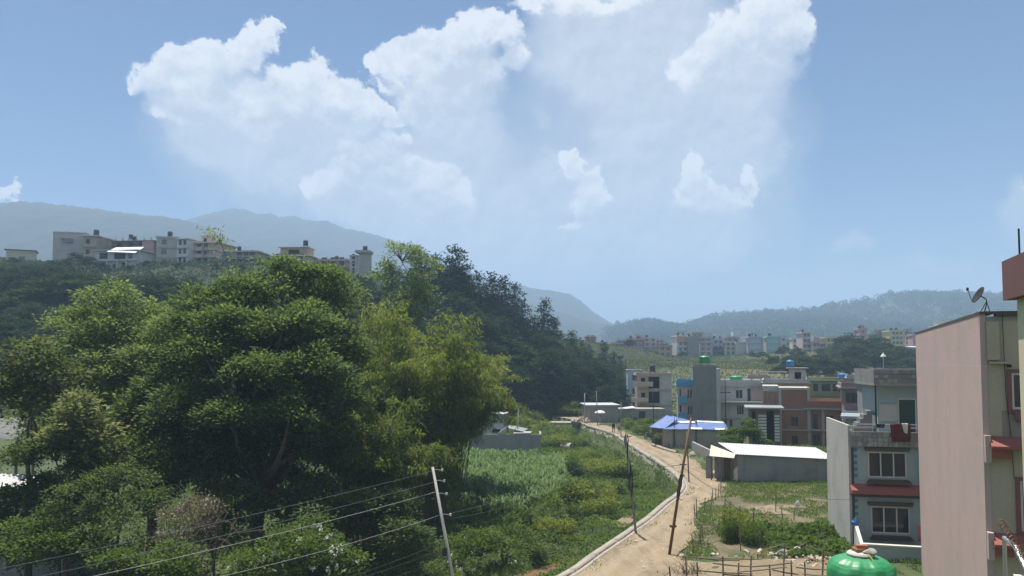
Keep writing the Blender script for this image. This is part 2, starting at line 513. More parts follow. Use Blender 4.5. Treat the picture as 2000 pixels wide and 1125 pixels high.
def poly_dist(x, y, P):
    """unsigned distance and side (+ right of travel) to a polyline"""
    x = np.asarray(x, float); y = np.asarray(y, float)
    best = np.full(x.shape, 1e9); side = np.ones(x.shape)
    for i in range(len(P) - 1):
        ax, ay = P[i]; bx, by = P[i + 1]; dx, dy = bx - ax, by - ay; l2 = dx * dx + dy * dy
        t = np.clip(((x - ax) * dx + (y - ay) * dy) / l2, 0, 1)
        d = np.hypot(x - ax - t * dx, y - ay - t * dy)
        c = dy * (x - ax) - dx * (y - ay)
        m = d < best
        best = np.where(m, d, best); side = np.where(m, np.sign(c), side)
    return best, side

TP = []
for y in (5, 45, 75):
    for x in (-90, -50, -20, 10, 40, 80, 130): TP.append((x, y, 0.0))
TP += [(-130, 60, 6), (-130, 110, 14), (-90, 105, 7), (-60, 105, 4), (-30, 105, 1.5), (0, 105, 0), (25, 105, 0), (60, 105, 0), (110, 105, 0),
       (-130, 150, 22), (-100, 140, 15), (-60, 140, 12), (-30, 140, 7), (-8, 140, 2.5), (10, 140, 0), (40, 140, 0), (90, 140, 0),
       (-12.7, 175, 17), (0, 185, 12), (8, 190, 9.5), (15.5, 195, 5.5), (27, 205, 2.5), (-22, 170, 20), (-36, 183, 31), (-66, 186, 33), (-87, 194, 34.6), (-104, 200, 34.6), (-150, 230, 41),
       (-10, 160, 8), (5, 165, 2.5), (15, 172, 1.5), (25, 180, 1.5), (40, 172, 1), (80, 172, 1), (130, 172, 1),
       (41, 208, 6), (60, 300, 12), (75, 380, 14.8), (119, 360, 14.5), (139, 300, 12), (48, 330, 13), (17, 280, 17), (30, 300, 17.5), (90, 215, 6), (140, 215, 6), (200, 300, 11), (200, 380, 16),
       (-40, 260, 34), (-90, 280, 38), (-160, 300, 44), (0, 260, 22), (-100, 420, 44), (0, 420, 26), (100, 470, 17), (220, 470, 18), (0, 700, 26), (160, 700, 22), (320, 700, 26), (-200, 700, 40), (-260, 200, 50), (-220, 90, 26), (300, 150, 4), (300, 40, 0), (-200, 0, 10)]
TP = np.array(TP, float)
def _U(r2): return np.where(r2 > 0, 0.5 * r2 * np.log(np.maximum(r2, 1e-12)), 0)
_n = len(TP)
_xy = TP[:, :2] / 100.0
_K = _U(((_xy[:, None] - _xy[None]) ** 2).sum(-1)) + np.eye(_n) * 0.002
_Pm = np.c_[np.ones(_n), _xy]
_A = np.zeros((_n + 3, _n + 3)); _A[:_n, :_n] = _K; _A[:_n, _n:] = _Pm; _A[_n:, :_n] = _Pm.T
_w = np.linalg.solve(_A, np.r_[TP[:, 2], 0, 0, 0])

def tps(x, y):
    x = np.asarray(x, float); y = np.asarray(y, float); sh = x.shape
    q = np.c_[x.ravel(), y.ravel()] / 100.0
    out = np.empty(len(q))
    for i in range(0, len(q), 20000):
        c = q[i:i + 20000]
        out[i:i + 20000] = _U(((c[:, None] - _xy[None]) ** 2).sum(-1)) @ _w[:_n] + np.c_[np.ones(len(c)), c] @ _w[_n:]
    return out.reshape(sh)

STREAM = catmull([(-10, 30), (-3, 44), (1.6, 51), (5.2, 57), (9.3, 65.5), (11.2, 75), (11.6, 95), (10.5, 120), (7, 150)], 5)

def vnoise(x, y, s, seed=0.0):
    """cheap smooth noise for arrays"""
    x = np.asarray(x, float) * s + seed * 17.3; y = np.asarray(y, float) * s + seed * 9.1
    wx = x + .8 * np.sin(.73 * x + 1.31 * y + seed) + .5 * np.sin(1.9 * y - .6 * x + 2 * seed); wy = y + .8 * np.sin(1.17 * x - .81 * y + 3 * seed) + .5 * np.sin(2.3 * x + .4 * y)
    o = 0
    for k in range(6):
        a = 1.0 + k * 2.399 + seed; f = 1.1 + .37 * k
        o = o + np.sin((wx * np.cos(a) + wy * np.sin(a)) * f + 5.1 * k + seed)
    return o / 3.6

def ground_h(x, y):
    x = np.asarray(x, float); y = np.asarray(y, float)
    far = np.hypot(x, y)
    T = tps(np.clip(x, -320, 380), np.clip(y, -20, 760))
    T = T + (22 - T) * sstep(far, 560, 1000)
    dl, sl = poly_dist(x, y, RL); dr, sr = poly_dist(x, y, RR)
    s = dl * sl
    near = 1 - sstep(y, 140, 188)
    T = np.where((s > 0), T * np.where(x < 60, sstep(y, 130, 180), sstep(y + (x - 60) * 0.2, 130, 180)), T)
    left = sstep(-s, 0.05, 1.0)
    ds_, _ = poly_dist(x, y, STREAM)
    dig = -2.55 + 0.35 * vnoise(x, y, 0.22, 1) * sstep(-s, 2, 6) - 0.75 * (1 - sstep(ds_, 0.7, 2.6)) * (1 - sstep(y, 54, 58))
    T = T + left * near * dig
    rough = vnoise(x, y, 0.9, 2) * 0.06 + vnoise(x, y, 0.13, 3) * 0.1
    inroad = (sl > 0) & (sr < 0)
    away = np.where(inroad, 0, sstep(np.minimum(dl, dr), 0.2, 2.0))
    T = T + rough * away * sstep(y, 20, 30)
    T = np.where(inroad & (y < 165), T - 0.06, T)
    T = T + vnoise(x, y, 0.035, 4) * 1.2 * sstep(y, 150, 230) + vnoise(x, y, 0.15, 5) * 0.2 * sstep(y, 120, 180) * (1 - sstep(y, 500, 700))
    return T

def gh(x, y): return float(ground_h(np.array([x]), np.array([y]))[0])

def axis(parts):
    out = []
    for a, b, st in parts: out += list(np.arange(a, b, st))
    return np.array(sorted(set(np.round(out, 3))))
gx = axis([(-3500, -400, 260), (-400, -150, 14), (-150, -40, 3.5), (-40, 36, 0.8), (36, 160, 3.5), (160, 420, 14), (420, 3600, 260)])
gy = axis([(-200, 0, 30), (0, 34, 4), (34, 80, 0.8), (80, 170, 1.6), (170, 420, 5), (420, 900, 25), (900, 5200, 260)])
GX, GY = np.meshgrid(gx, gy)
GZ = ground_h(GX, GY)
nx, ny = len(gx), len(gy)
V = np.stack([GX.ravel(), GY.ravel(), GZ.ravel()], 1)
ii = np.arange((ny - 1) * nx).reshape(ny - 1, nx)[:, :-1].ravel()
F = np.stack([ii, ii + 1, ii + nx + 1, ii + nx], 1)
gm, nb, bs, co = ground_mat('ground_green', [(0.045, 0.070, 0.020), (0.070, 0.095, 0.030), (0.125, 0.11, 0.06)], 0.05, 0.7)
_cg = bs.inputs['Base Color'].links[0].from_socket
_sg = nb.new('ShaderNodeSeparateXYZ'); nb.t.links.new(co, _sg.inputs[0])
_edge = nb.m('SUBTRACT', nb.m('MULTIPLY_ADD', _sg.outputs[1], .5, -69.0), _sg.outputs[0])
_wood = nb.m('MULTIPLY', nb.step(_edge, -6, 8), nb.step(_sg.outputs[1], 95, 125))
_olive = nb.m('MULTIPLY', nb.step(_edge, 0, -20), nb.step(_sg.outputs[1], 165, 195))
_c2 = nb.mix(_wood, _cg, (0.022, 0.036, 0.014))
_on, _ = nb.noise(co, .035, 6, .65)
_c2 = nb.mix(nb.m('MULTIPLY', _olive, .9), _c2, nb.mix(nb.step(_on, .4, .6), (0.075, 0.088, 0.030), (0.135, 0.122, 0.058)))
nb.t.links.new(_c2, bs.inputs['Base Color'])
ground = tag(link('ground', mesh_np('ground', V, F, gm, smooth=True)), 'rough green valley floor rising to the hillsides', kind='structure')

# ---- dirt road
def road_mat():
    m, nb, bs, out = newmat('dirt_road')
    co = nb.new('ShaderNodeNewGeometry').outputs['Position']
    a, _ = nb.noise(co, 0.35, 6, 0.65); b, _ = nb.noise(co, 3.0, 6, 0.7); c_, _ = nb.noise(nb.vm('MULTIPLY', co, (1.6, 0.35, 1)), 0.8, 5, 0.6, 0.6)
    c = nb.mix(nb.step(a, 0.35, 0.65), (0.285, 0.222, 0.142), (0.235, 0.18, 0.112))
    c = nb.mix(nb.m('MULTIPLY', nb.step(c_, 0.46, 0.68), 0.75), c, (0.165, 0.125, 0.08))
    c = nb.mix(nb.m('MULTIPLY', nb.step(b, 0.55, 0.75), 0.5), c, (0.33, 0.27, 0.185))
    ta = nb.new('ShaderNodeAttribute'); ta.attribute_name = 'tone'
    tw = nb.m('ADD', ta.outputs['Fac'], nb.m('MULTIPLY', nb.m('SUBTRACT', a, .5), .22))
    trk = nb.m('MAXIMUM', nb.step(nb.m('ABSOLUTE', nb.m('SUBTRACT', tw, .32)), .12, .03), nb.step(nb.m('ABSOLUTE', nb.m('SUBTRACT', tw, .66)), .12, .03))
    c = nb.mix(nb.m('MULTIPLY', trk, nb.m('MULTIPLY', nb.step(b, .35, .6), .55)), c, (0.33, 0.265, 0.18))
    edg = nb.m('MULTIPLY', nb.m('MULTIPLY', nb.step(nb.m('ABSOLUTE', nb.m('SUBTRACT', tw, .5)), .34, .5), nb.step(b, .38, .62)), .7)
    c = nb.mix(edg, c, (0.15, 0.125, 0.075))
    nb.t.links.new(c, bs.inputs['Base Color']); bs.inputs['Roughness'].default_value = 0.97
    bump(nb, bs, b, 0.3, 0.04)
    return m
road_mat()
def strip_xy(P, Q, across, zf, mat, name, k=3):
    P = np.array(P); Q = np.array(Q); n = len(P); V = []
    for i in range(n):
        for j in range(across + 1):
            t = j / across; p = P[i] * (1 - t) + Q[i] * t
            V.append((p[0], p[1], zf(t, p)))
    F = [(i * (across + 1) + j, i * (across + 1) + j + 1, (i + 1) * (across + 1) + j + 1, (i + 1) * (across + 1) + j) for i in range(n - 1) for j in range(across)]
    return mesh_np(name, V, F, mat, smooth=True, tone=[j / across for i in range(n) for j in range(across + 1)])
def wob(P, amp, seed):
    P = np.array(P); out = P.copy()
    for i, p in enumerate(P): out[i, 0] += amp * mnoise.noise(Vector((p[0] * 0.5, p[1] * 0.5, seed))) + 0.5 * amp * mnoise.noise(Vector((p[0] * 1.9, p[1] * 1.9, seed)))
    return out
RLd = catmull(ROAD_L, 14); RRd = wob(catmull(ROAD_R, 14), 0.55, 3.3)
road = tag(link('road', strip_xy(RLd, RRd, 14, lambda t, p: 0.015 - 0.05 * (math.exp(-((t - 0.3) / 0.09) ** 2) + math.exp(-((t - 0.68) / 0.09) ** 2)) + 0.05 * mnoise.noise(Vector((p[0] * 0.6, p[1] * 0.6, 0))), MAT['dirt_road'], 'road')), 'pale dirt road curving up the valley', kind='structure')

def patch(name, ring, mat, label, lift=0.03, n=40, amp=0.25, zfix=None):
    """irregular sheet laid on the ground"""
    c = np.mean(np.array(ring), 0)
    R = catmull(list(ring) + [ring[0]], 8)[:-1]
    V = []; F = []; rings = 7
    for k in range(rings + 1):
        for i, p in enumerate(R):
            q = c + (p - c) * (k / rings)
            if k == rings:
                q = q + amp * np.array([mnoise.noise(Vector((p[0], p[1], 1))), mnoise.noise(Vector((p[0], p[1], 9)))])
            V.append(q)
    V = np.array(V); z = (ground_h(V[:, 0], V[:, 1]) + lift) if zfix is None else np.full(len(V), zfix)
    m = len(R)
    for k in range(rings):
        for i in range(m):
            F.append((k * m + i, k * m + (i + 1) % m, (k + 1) * m + (i + 1) % m, (k + 1) * m + i))
    return tag(link(name, mesh_np(name, np.c_[V, z], F, mat, smooth=True)), label, kind='structure')
def g2(*pts, z=0.0): return [tuple(gp(px, py, z)[:2]) for px, py in pts]
patch('dirt_yard', g2((1285, 1150), (1300, 1098), (1390, 1100), (1480, 1096), (1560, 1085), (1640, 1090), (1660, 1150), (1480, 1160)), MAT['dirt_road'], 'bare dirt strip in front of the bamboo fence')
sm, nb, bs, co = ground_mat('garden_soil', [(0.15, 0.12, 0.072), (0.085, 0.085, 0.035), (0.20, 0.165, 0.105)], .45, 2.5)
patch('garden_plot', g2((1336, 1092), (1352, 1060), (1370, 1010), (1395, 975), (1415, 950), (1500, 952), (1600, 958), (1612, 1010), (1606, 1066), (1560, 1088), (1450, 1094)), sm, 'patchy brown and green vegetable plot right of the road', lift=.02, amp=.3)
patch('dirt_plot', g2((1452, 992), (1500, 988), (1560, 990), (1566, 1001), (1520, 1006), (1470, 1004)), MAT['dirt_road'], 'bare brown soil plot in the garden behind the fence', amp=0.15, lift=.045)
patch('footpath', g2((1052, 868), (1085, 872), (1100, 880), (1092, 890), (1070, 884), (1052, 878), z=-2.5), MAT['dirt_road'], 'trodden sandy path beside the grey yard wall', amp=0.2)
patch('sand_bank', g2((1200, 1030), (1218, 1014), (1246, 1003), (1240, 1022), (1215, 1040), z=-2.7), MAT['dirt_road'], 'sandy bank of the stream below the kerb', lift=0.12, amp=0.1)
patch('dirt_path', [tuple(at(px, py, d)[:2]) for px, py, d in ((975, 812, 150), (1000, 812, 152), (1003, 826, 136), (1014, 842, 122), (1000, 842, 122), (985, 828, 135))], MAT['dirt_road'], 'pale dirt path climbing past the white hut', amp=0.2, lift=0.1)
patch('path', [tuple(at(px, py, d)[:2]) for px, py, d in ((438, 957, 86), (480, 950, 88), (535, 946, 90), (530, 953, 87), (480, 960, 84))], MAT['dirt_road'], 'sunlit dirt path glimpsed under the trees', amp=0.2, lift=0.15)
patch('bare_bank', [tuple(at(px, py, d)[:2]) for px, py, d in ((818, 1078, 53), (840, 1075, 54), (852, 1105, 51), (836, 1125, 49), (822, 1110, 50))], MAT['dirt_road'], 'bare earth bank beside the grey utility pole', amp=0.3, lift=0.1)
# stream
def water_mat():
    m, nb, bs, out = newmat('muddy_water')
    bs.inputs['Base Color'].default_value = (0.20, 0.13, 0.075, 1); bs.inputs['Roughness'].default_value = 0.12
    co = nb.new('ShaderNodeNewGeometry').outputs['Position']; a, _ = nb.noise(co, 3, 3, 0.5); bump(nb, bs, a, 0.15, 0.02)
water_mat()
Sd = catmull([(-10, 30), (-3, 44), (1.6, 51), (3.9, 54.8), (4.6, 56)], 8)
tg = np.gradient(Sd, axis=0); nr = np.c_[tg[:, 1], -tg[:, 0]] / np.linalg.norm(tg, axis=1)[:, None]
wd = 0.95 + 0.25 * np.sin(np.arange(len(Sd)) * 0.9)
stream = tag(link('stream', strip_xy(Sd - nr * wd[:, None], Sd + nr * wd[:, None], 4, lambda t, p: -2.88, MAT['muddy_water'], 'stream')), 'narrow muddy brown stream below the road', kind='structure')

# ---- far hills
def hill_mat(name, cols, clear=None):
    m, nb, bs, co = ground_mat(name, cols, 0.02, 0.14)
    return m
hill_mat('forest_far', [(0.010, 0.018, 0.012), (0.016, 0.026, 0.015), (0.022, 0.030, 0.020)])
hm, nb, bs, co = ground_mat('hill_mixed', [(0.024, 0.040, 0.018), (0.040, 0.058, 0.024), (0.06, 0.066, 0.034)], 0.012, 0.12)
_cl, _ = nb.noise(nb.vm('MULTIPLY', co, (1, 0.5, 2.2)), 0.009, 5, 0.6)
_cc = bs.inputs['Base Color'].links[0].from_socket
_sx = nb.new('ShaderNodeSeparateXYZ'); nb.t.links.new(co, _sx.inputs[0])
nb.t.links.new(nb.mix(nb.m('MULTIPLY', nb.step(_cl, 0.53, 0.62), nb.step(_sx.outputs[0], 540, 900)), _cc, (0.24, 0.22, 0.17)), bs.inputs['Base Color'])

def ridge(name, label, prof, D, base, mat, front, back, bumps=4.0, gully=0.16, seed=1.0, step=5, rows=26, curve=0.9):
    px = np.arange(prof[0][0], prof[-1][0] + 1, step)
    py = np.interp(px, [p[0] for p in prof], [p[1] for p in prof])
    rz = []; X = []
    for a, b in zip(px, py):
        w = at(a, b, D); X.append(w.x); rz.append(w.z)
    X = np.array(X); rz = np.array(rz)
    V = []
    ts = np.r_[np.linspace(-1, 0, rows), np.linspace(0.12, 1, 7)]
    for t in ts:
        for x, z in zip(X, rz):
            if t <= 0:
                y = D + front * t; f = (1 + t) ** curve
            else:
                y = D + back * t; f = (1 - t) ** 0.9
            g = mnoise.fractal(Vector((x / front * 2.6, y / front * 1.1, seed)), 0.9, 2.1, 5)
            zz = base + (z - base) * f
            zz += (z - base) * gully * g * math.sin(math.pi * min(1, f)) * (1 if t <= 0 else 0.6)
            b = mnoise.fractal(Vector((x / (bumps * 2.6), y / (bumps * 2.6), seed + 5)), 0.8, 2.2, 4)
            zz += bumps * b * (0.8 if f > 0.02 else 0)
            V.append((x + g * 8 * (1 - f), y, zz))
    n = len(px); F = [(r * n + c, r * n + c + 1, (r + 1) * n + c + 1, (r + 1) * n + c) for r in range(len(ts) - 1) for c in range(n - 1)]
    return tag(link(name, mesh_np(name, V, F, mat, smooth=False)), label, kind='structure')

ridge('mountain', 'forested blue mountain ridge behind the hillside houses', [(-700, 430), (-300, 405), (-100, 400), (0, 397), (45, 393), (140, 402), (250, 416), (330, 424), (372, 432), (420, 452), (520, 500), (640, 560), (800, 640)], 1350, 30, MAT['forest_far'], 640, 500, 3.6, 0.2, 1.0)
ridge('mountain', 'hazy peak sloping down to the right behind the trees', [(150, 500), (250, 470), (330, 445), (380, 427), (420, 414), (452, 407), (478, 408), (500, 418), (525, 417), (550, 424), (575, 422), (600, 431), (640, 431), (670, 445), (720, 455), (770, 470), (850, 500), (950, 545), (1050, 590), (1200, 640)], 1950, 30, MAT['forest_far'], 800, 700, 3.4, 0.2, 2.0)
ridge('mountain', 'pale blue mountain shoulder at the valley head', [(840, 520), (920, 540), (985, 552), (1012, 555), (1040, 563), (1080, 568), (1115, 575), (1135, 588), (1160, 610), (1190, 628), (1210, 638), (1300, 668), (1400, 690)], 2150, 25, MAT['forest_far'], 700, 600, 3.0, 0.16, 3.0)
ridge('hill', 'wooded hill ridge behind the town on the right', [(1130, 690), (1170, 660), (1200, 643), (1230, 636), (1265, 634), (1300, 641), (1330, 645), (1365, 632), (1410, 622), (1470, 618), (1530, 614), (1570, 613), (1620, 606), (1690, 594), (1730, 584), (1780, 579), (1850, 580), (1920, 582), (1960, 592), (2010, 602), (2150, 620), (2400, 640)], 1450, 14, MAT['hill_mixed'], 640, 500, 5.0, 0.16, 4.0, rows=34)

# ---- haze
def haze_box():
    hz = MB().box(-4200, -300, -12, 4200, 5300, 430)
    m = bpy.data.materials.new('haze_air'); m.use_nodes = True; m.node_tree.nodes.clear()
    nb = NB(m.node_tree)
    o = nb.new('ShaderNodeOutputMaterial'); v = nb.new('ShaderNodeVolumePrincipled')
    v.inputs['Color'].default_value = (0.51, 0.72, 0.98, 1)
    v.inputs['Density'].default_value = HAZE
    v.inputs['Anisotropy'].default_value = 0.15
    nb.t.links.new(v.outputs[0], o.inputs['Volume'])
    return tag(hz.build('haze', m), 'thin summer haze filling the valley', kind='stuff')
HAZE = 0.00051
haze_box()

# ------------------------------------------------------------------ building materials
wall_mat('plaster_khaki', (0.42, 0.36, 0.265), (0.29, 0.245, 0.18), 0.35)
wall_mat('plaster_taupe', (0.26, 0.225, 0.185), (0.2, 0.17, 0.14), 0.3)
wall_mat('plaster_bluegrey', (0.33, 0.41, 0.42), (0.24, 0.29, 0.28), 0.35)
wall_mat('plaster_white', (0.62, 0.62, 0.58), (0.30, 0.28, 0.25), 0.4)
wall_mat('plaster_offwhite', (0.46, 0.455, 0.42), (0.27, 0.26, 0.235), 0.55)
wall_mat('plaster_cream', (0.60, 0.54, 0.38), (0.32, 0.27, 0.2), 0.35)
wall_mat('concrete', (0.31, 0.30, 0.275), (0.15, 0.145, 0.135), 0.5)
wall_mat('concrete_light', (0.46, 0.45, 0.41), (0.25, 0.24, 0.21), 0.5)
wall_mat('concrete_dark', (0.22, 0.225, 0.22), (0.11, 0.11, 0.105), 0.5)
wall_mat('beige_bare', (0.42, 0.345, 0.255), (0.24, 0.19, 0.14), 0.45)
wall_mat('paint_blue', (0.10, 0.33, 0.50), (0.08, 0.2, 0.3), 0.35)
wall_mat('paint_paleblue', (0.42, 0.52, 0.60), (0.3, 0.33, 0.36), 0.35)
wall_mat('paint_teal', (0.30, 0.52, 0.50), (0.2, 0.32, 0.32), 0.3)
wall_mat('paint_rose', (0.50, 0.30, 0.28), (0.28, 0.18, 0.17), 0.4)
wall_mat('paint_palepink', (0.58, 0.45, 0.42), (0.35, 0.28, 0.26), 0.4)
wall_mat('paint_orange', (0.58, 0.29, 0.15), (0.3, 0.18, 0.12), 0.35)
wall_mat('paint_yellow', (0.60, 0.50, 0.14), (0.35, 0.28, 0.12), 0.35)
wall_mat('paint_olive', (0.27, 0.27, 0.11), (0.16, 0.155, 0.07), 0.45)
wall_mat('paint_maroon', (0.155, 0.068, 0.070), (0.11, 0.055, 0.055), 0.35)
wall_mat('paint_redledge', (0.30, 0.10, 0.075), (0.18, 0.085, 0.07), 0.45)
wall_mat('paint_brown', (0.085, 0.065, 0.055), (0.05, 0.04, 0.035), 0.3)
wall_mat('stone_clad', (0.25, 0.25, 0.235), (0.12, 0.12, 0.115), 0.6, scale=2.2)
wall_mat('stone_pale', (0.36, 0.355, 0.33), (0.2, 0.2, 0.19), 0.5, scale=3.0)
wall_mat('kerb_concrete', (0.34, 0.305, 0.25), (0.19, 0.16, 0.125), 0.5, scale=0.8)
brick_mat('brick', (0.40, 0.18, 0.09), (0.31, 0.135, 0.07), (0.30, 0.22, 0.155))
flat_mat('brick_solid', (0.32, 0.14, 0.085), 0.9)
metal_sheet('tin_white', (0.50, 0.515, 0.53), 0.55, 0.25, 0.3)
metal_sheet('tin_cream', (0.66, 0.60, 0.46), 0.55, 0.1, 0.15)
metal_sheet('tin_grey', (0.36, 0.37, 0.38), 0.45, 0.5, 0.4)
metal_sheet('galv', (0.42, 0.43, 0.44), 0.4, 0.7, 0.25)
metal_sheet('rail_steel', (0.55, 0.56, 0.57), 0.3, 0.8, 0.05)
metal_sheet('rust_steel', (0.15, 0.085, 0.055), 0.7, 0.3, 0.5)
metal_sheet('dark_steel', (0.035, 0.037, 0.042), 0.45, 0.5, 0.1)
flat_mat('tarp_blue', (0.105, 0.175, 0.385), 0.5, var=0.1, scale=1.5)
flat_mat('tarp_white', (0.70, 0.73, 0.78), 0.5)
flat_mat('frame_white', (0.62, 0.60, 0.54), 0.45)
flat_mat('frame_brown', (0.16, 0.10, 0.075), 0.6)
flat_mat('frame_maroon', (0.20, 0.075, 0.07), 0.6)
flat_mat('tank_black', (0.018, 0.019, 0.021), 0.45)
wall_mat('tank_green', (0.022, 0.25, 0.085), (0.09, 0.26, 0.13), 0.55, rough=0.42, scale=1.5, fine=.05)
flat_mat('tank_blue', (0.05, 0.2, 0.42), 0.4)
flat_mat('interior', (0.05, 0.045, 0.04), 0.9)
flat_mat('wood_weathered', (0.16, 0.125, 0.095), 0.9)
flat_mat('bamboo_dry', (0.20, 0.165, 0.115), 0.85)
wall_mat('matting', (0.42, 0.375, 0.295), (0.27, 0.23, 0.17), .5)
flat_mat('bark', (0.10, 0.082, 0.062), 0.95)
flat_mat('cloth_red', (0.12, 0.022, 0.02), 0.9, var=0.3, scale=5)
flat_mat('cloth_white', (0.72, 0.70, 0.66), 0.9)
flat_mat('cloth_pink', (0.44, 0.15, 0.17), 0.9)
flat_mat('cloth_dark', (0.03, 0.03, 0.04), 0.9)
flat_mat('cloth_yellow', (0.42, 0.34, 0.08), 0.9)
flat_mat('cloth_blue', (0.04, 0.16, 0.42), 0.8)
flat_mat('plastic_orange', (0.62, 0.13, 0.03), 0.6)
flat_mat('skin', (0.24, 0.13, 0.085), 0.6)
flat_mat('rubber', (0.02, 0.02, 0.02), 0.8)
flat_mat('rope_yellow', (0.42, 0.34, 0.10), 0.8)
flat_mat('rubble', (0.50, 0.42, 0.31), 0.95, var=0.18, scale=2)
flat_mat('rubble_grey', (0.36, 0.34, 0.31), 0.95, var=0.18, scale=2)
flat_mat('shutter_blue', (0.06, 0.2, 0.36), 0.6)
flat_mat('wire', (0.30, 0.30, 0.29), 0.5)
flat_mat('wire_dull', (0.10, 0.10, 0.10), 0.7)
flat_mat('dish_grey', (0.02, 0.021, 0.024), 0.9)
flat_mat('cable_black', (0.02, 0.02, 0.022), 0.7)
def glass_mat():
    m, nb, bs, out = newmat('glass_dark')
    bs.inputs['Base Color'].default_value = (0.022, 0.03, 0.034, 1); bs.inputs['Roughness'].default_value = 0.12
    bs.inputs['Specular IOR Level'].default_value = 0.7
    m, nb, bs, out = newmat('glass_green')
    bs.inputs['Base Color'].default_value = (0.02, 0.06, 0.055, 1); bs.inputs['Roughness'].default_value = 0.12
glass_mat()
def mottled_wall():
    m, nb, bs, out = newmat('plaster_pink')
    co = nb.new('ShaderNodeTexCoord').outputs['Object']
    a, _ = nb.noise(co, .42, 7, .68); b, _ = nb.noise(nb.vm('ADD', co, (9, 3, 5)), 1.1, 7, .7); g, _ = nb.noise(co, 7.0, 6, .75)
    st, _ = nb.noise(nb.vm('MULTIPLY', co, (1, .5, .12)), 1.4, 6, .7)
    c = nb.mix(nb.step(a, .36, .64), (.50, .365, .335), (.44, .345, .305))
    c = nb.mix(nb.m('MULTIPLY', nb.step(b, .52, .74), .4), c, (.35, .285, .265))
    c = nb.mix(nb.m('MULTIPLY', nb.step(st, .6, .8), .05), c, (.27, .23, .21))
    c = nb.mix(nb.m('MULTIPLY', nb.step(g, .6, .72), .45), c, (.50, .44, .42))
    sx = nb.new('ShaderNodeSeparateXYZ'); nb.t.links.new(co, sx.inputs[0])
    ln = nb.m('ADD', sx.outputs[2], nb.m('MULTIPLY', nb.m('SUBTRACT', b, .5), .12))
    for z in (11.35, 8.95, 6.1, 3.2):
        c = nb.mix(nb.m('MULTIPLY', nb.step(nb.m('ABSOLUTE', nb.m('SUBTRACT', ln, z)), .035, .008), nb.m('MULTIPLY', nb.step(g, .42, .58), .5)), c, (.52, .47, .45))
    nb.t.links.new(c, bs.inputs['Base Color']); bs.inputs['Roughness'].default_value = .9
    bump(nb, bs, g, .5, .02)
mottled_wall()
M = MAT

# ------------------------------------------------------------------ buildings: shell with real openings
def face_quads(mb, w, z0, z1, holes, P, t):
    """P(a, z, n): point on a face (a along, n inwards). Outer skin with holes and reveals."""
    xs = sorted({0.0, w} | {min(max(v, 0), w) for h in holes for v in (h[0], h[2])})
    zs = sorted({z0, z1} | {min(max(v, z0), z1) for h in holes for v in (h[1], h[3])})
    for i in range(len(xs) - 1):
        for j in range(len(zs) - 1):
            cx, cz = (xs[i] + xs[i + 1]) / 2, (zs[j] + zs[j + 1]) / 2
            if any(h[0] < cx < h[2] and h[1] < cz < h[3] for h in holes): continue
            a0, a1, b0, b1 = xs[i], xs[i + 1], zs[j], zs[j + 1]
            mb.quad(P(a0, b0, 0), P(a1, b0, 0), P(a1, b1, 0), P(a0, b1, 0))
            mb.quad(P(a0, b0, t), P(a0, b1, t), P(a1, b1, t), P(a1, b0, t))
    for a0, b0, a1, b1 in [h[:4] for h in holes]:
        mb.quad(P(a0, b0, 0), P(a0, b0, t), P(a1, b0, t), P(a1, b0, 0))
        mb.quad(P(a0, b1, 0), P(a1, b1, 0), P(a1, b1, t), P(a0, b1, t))
        mb.quad(P(a0, b0, 0), P(a0, b1, 0), P(a0, b1, t), P(a0, b0, t))
        mb.quad(P(a1, b0, 0), P(a1, b0, t), P(a1, b1, t), P(a1, b1, 0))

def facemap(face, w, d):
    if face == 'F': return lambda a, z, n: (a, n, z), w
    if face == 'B': return lambda a, z, n: (w - a, d - n, z), w
    if face == 'L': return lambda a, z, n: (n, d - a, z), d
    return lambda a, z, n: (w - n, a, z), d

def add_window(root, P, h, kind, frame=None, glass=None, mull=1, transom=False):
    """window standing in an opening: frame bars and, as its child, the pane"""
    a0, b0, a1, b1 = h[:4]
    frame = frame or M['frame_white']; glass = glass or M['glass_dark']
    def bar(mb, x0, z0, x1, z1, n0, n1):
        c = [P(x0, z0, n0), P(x1, z0, n0), P(x1, z0, n1), P(x0, z0, n1), P(x0, z1, n0), P(x1, z1, n0), P(x1, z1, n1), P(x0, z1, n1)]
        mb.hexa(c)
    if kind == 'pane':
        mb = MB(); bar(mb, a0, b0, a1, b1, 0.10, 0.13)
        return mb.build('window', glass, root)
    fw = 0.07
    mb = MB()
    bar(mb, a0, b0, a0 + fw, b1, 0.03, 0.11); bar(mb, a1 - fw, b0, a1, b1, 0.03, 0.11)
    bar(mb, a0 + fw, b0, a1 - fw, b0 + fw, 0.03, 0.11); bar(mb, a0 + fw, b1 - fw, a1 - fw, b1, 0.03, 0.11)
    for i in range(mull):
        x = a0 + (a1 - a0) * (i + 1) / (mull + 1); bar(mb, x - fw / 2, b0 + fw, x + fw / 2, b1 - fw, 0.032, 0.108)
    if transom:
        z = b0 + (b1 - b0) * 0.7; bar(mb, a0 + fw, z - 0.03, a1 - fw, z + 0.03, 0.034, 0.106)
    w_ = mb.build('door' if kind == 'door' else 'window', frame, root)
    n = mull + 1
    for i in range(n):
        x0 = a0 + (a1 - a0) * i / n + fw * 0.6; x1 = a0 + (a1 - a0) * (i + 1) / n - fw * 0.6
        mb = MB(); bar(mb, x0, b0 + fw * 0.6, x1, b1 - fw * 0.6, 0.06, 0.08)
        mb.build('pane', glass, w_)
    return w_

def grid_holes(w, cols, storeys, hs, z0, ww=1.2, wh=1.3, sill=0.9, skip=()):
    return [(w * u - ww / 2, z0 + s * hs + sill, w * u + ww / 2, z0 + s * hs + sill + wh) for s in range(storeys) for u in cols if (s, u) not in skip]

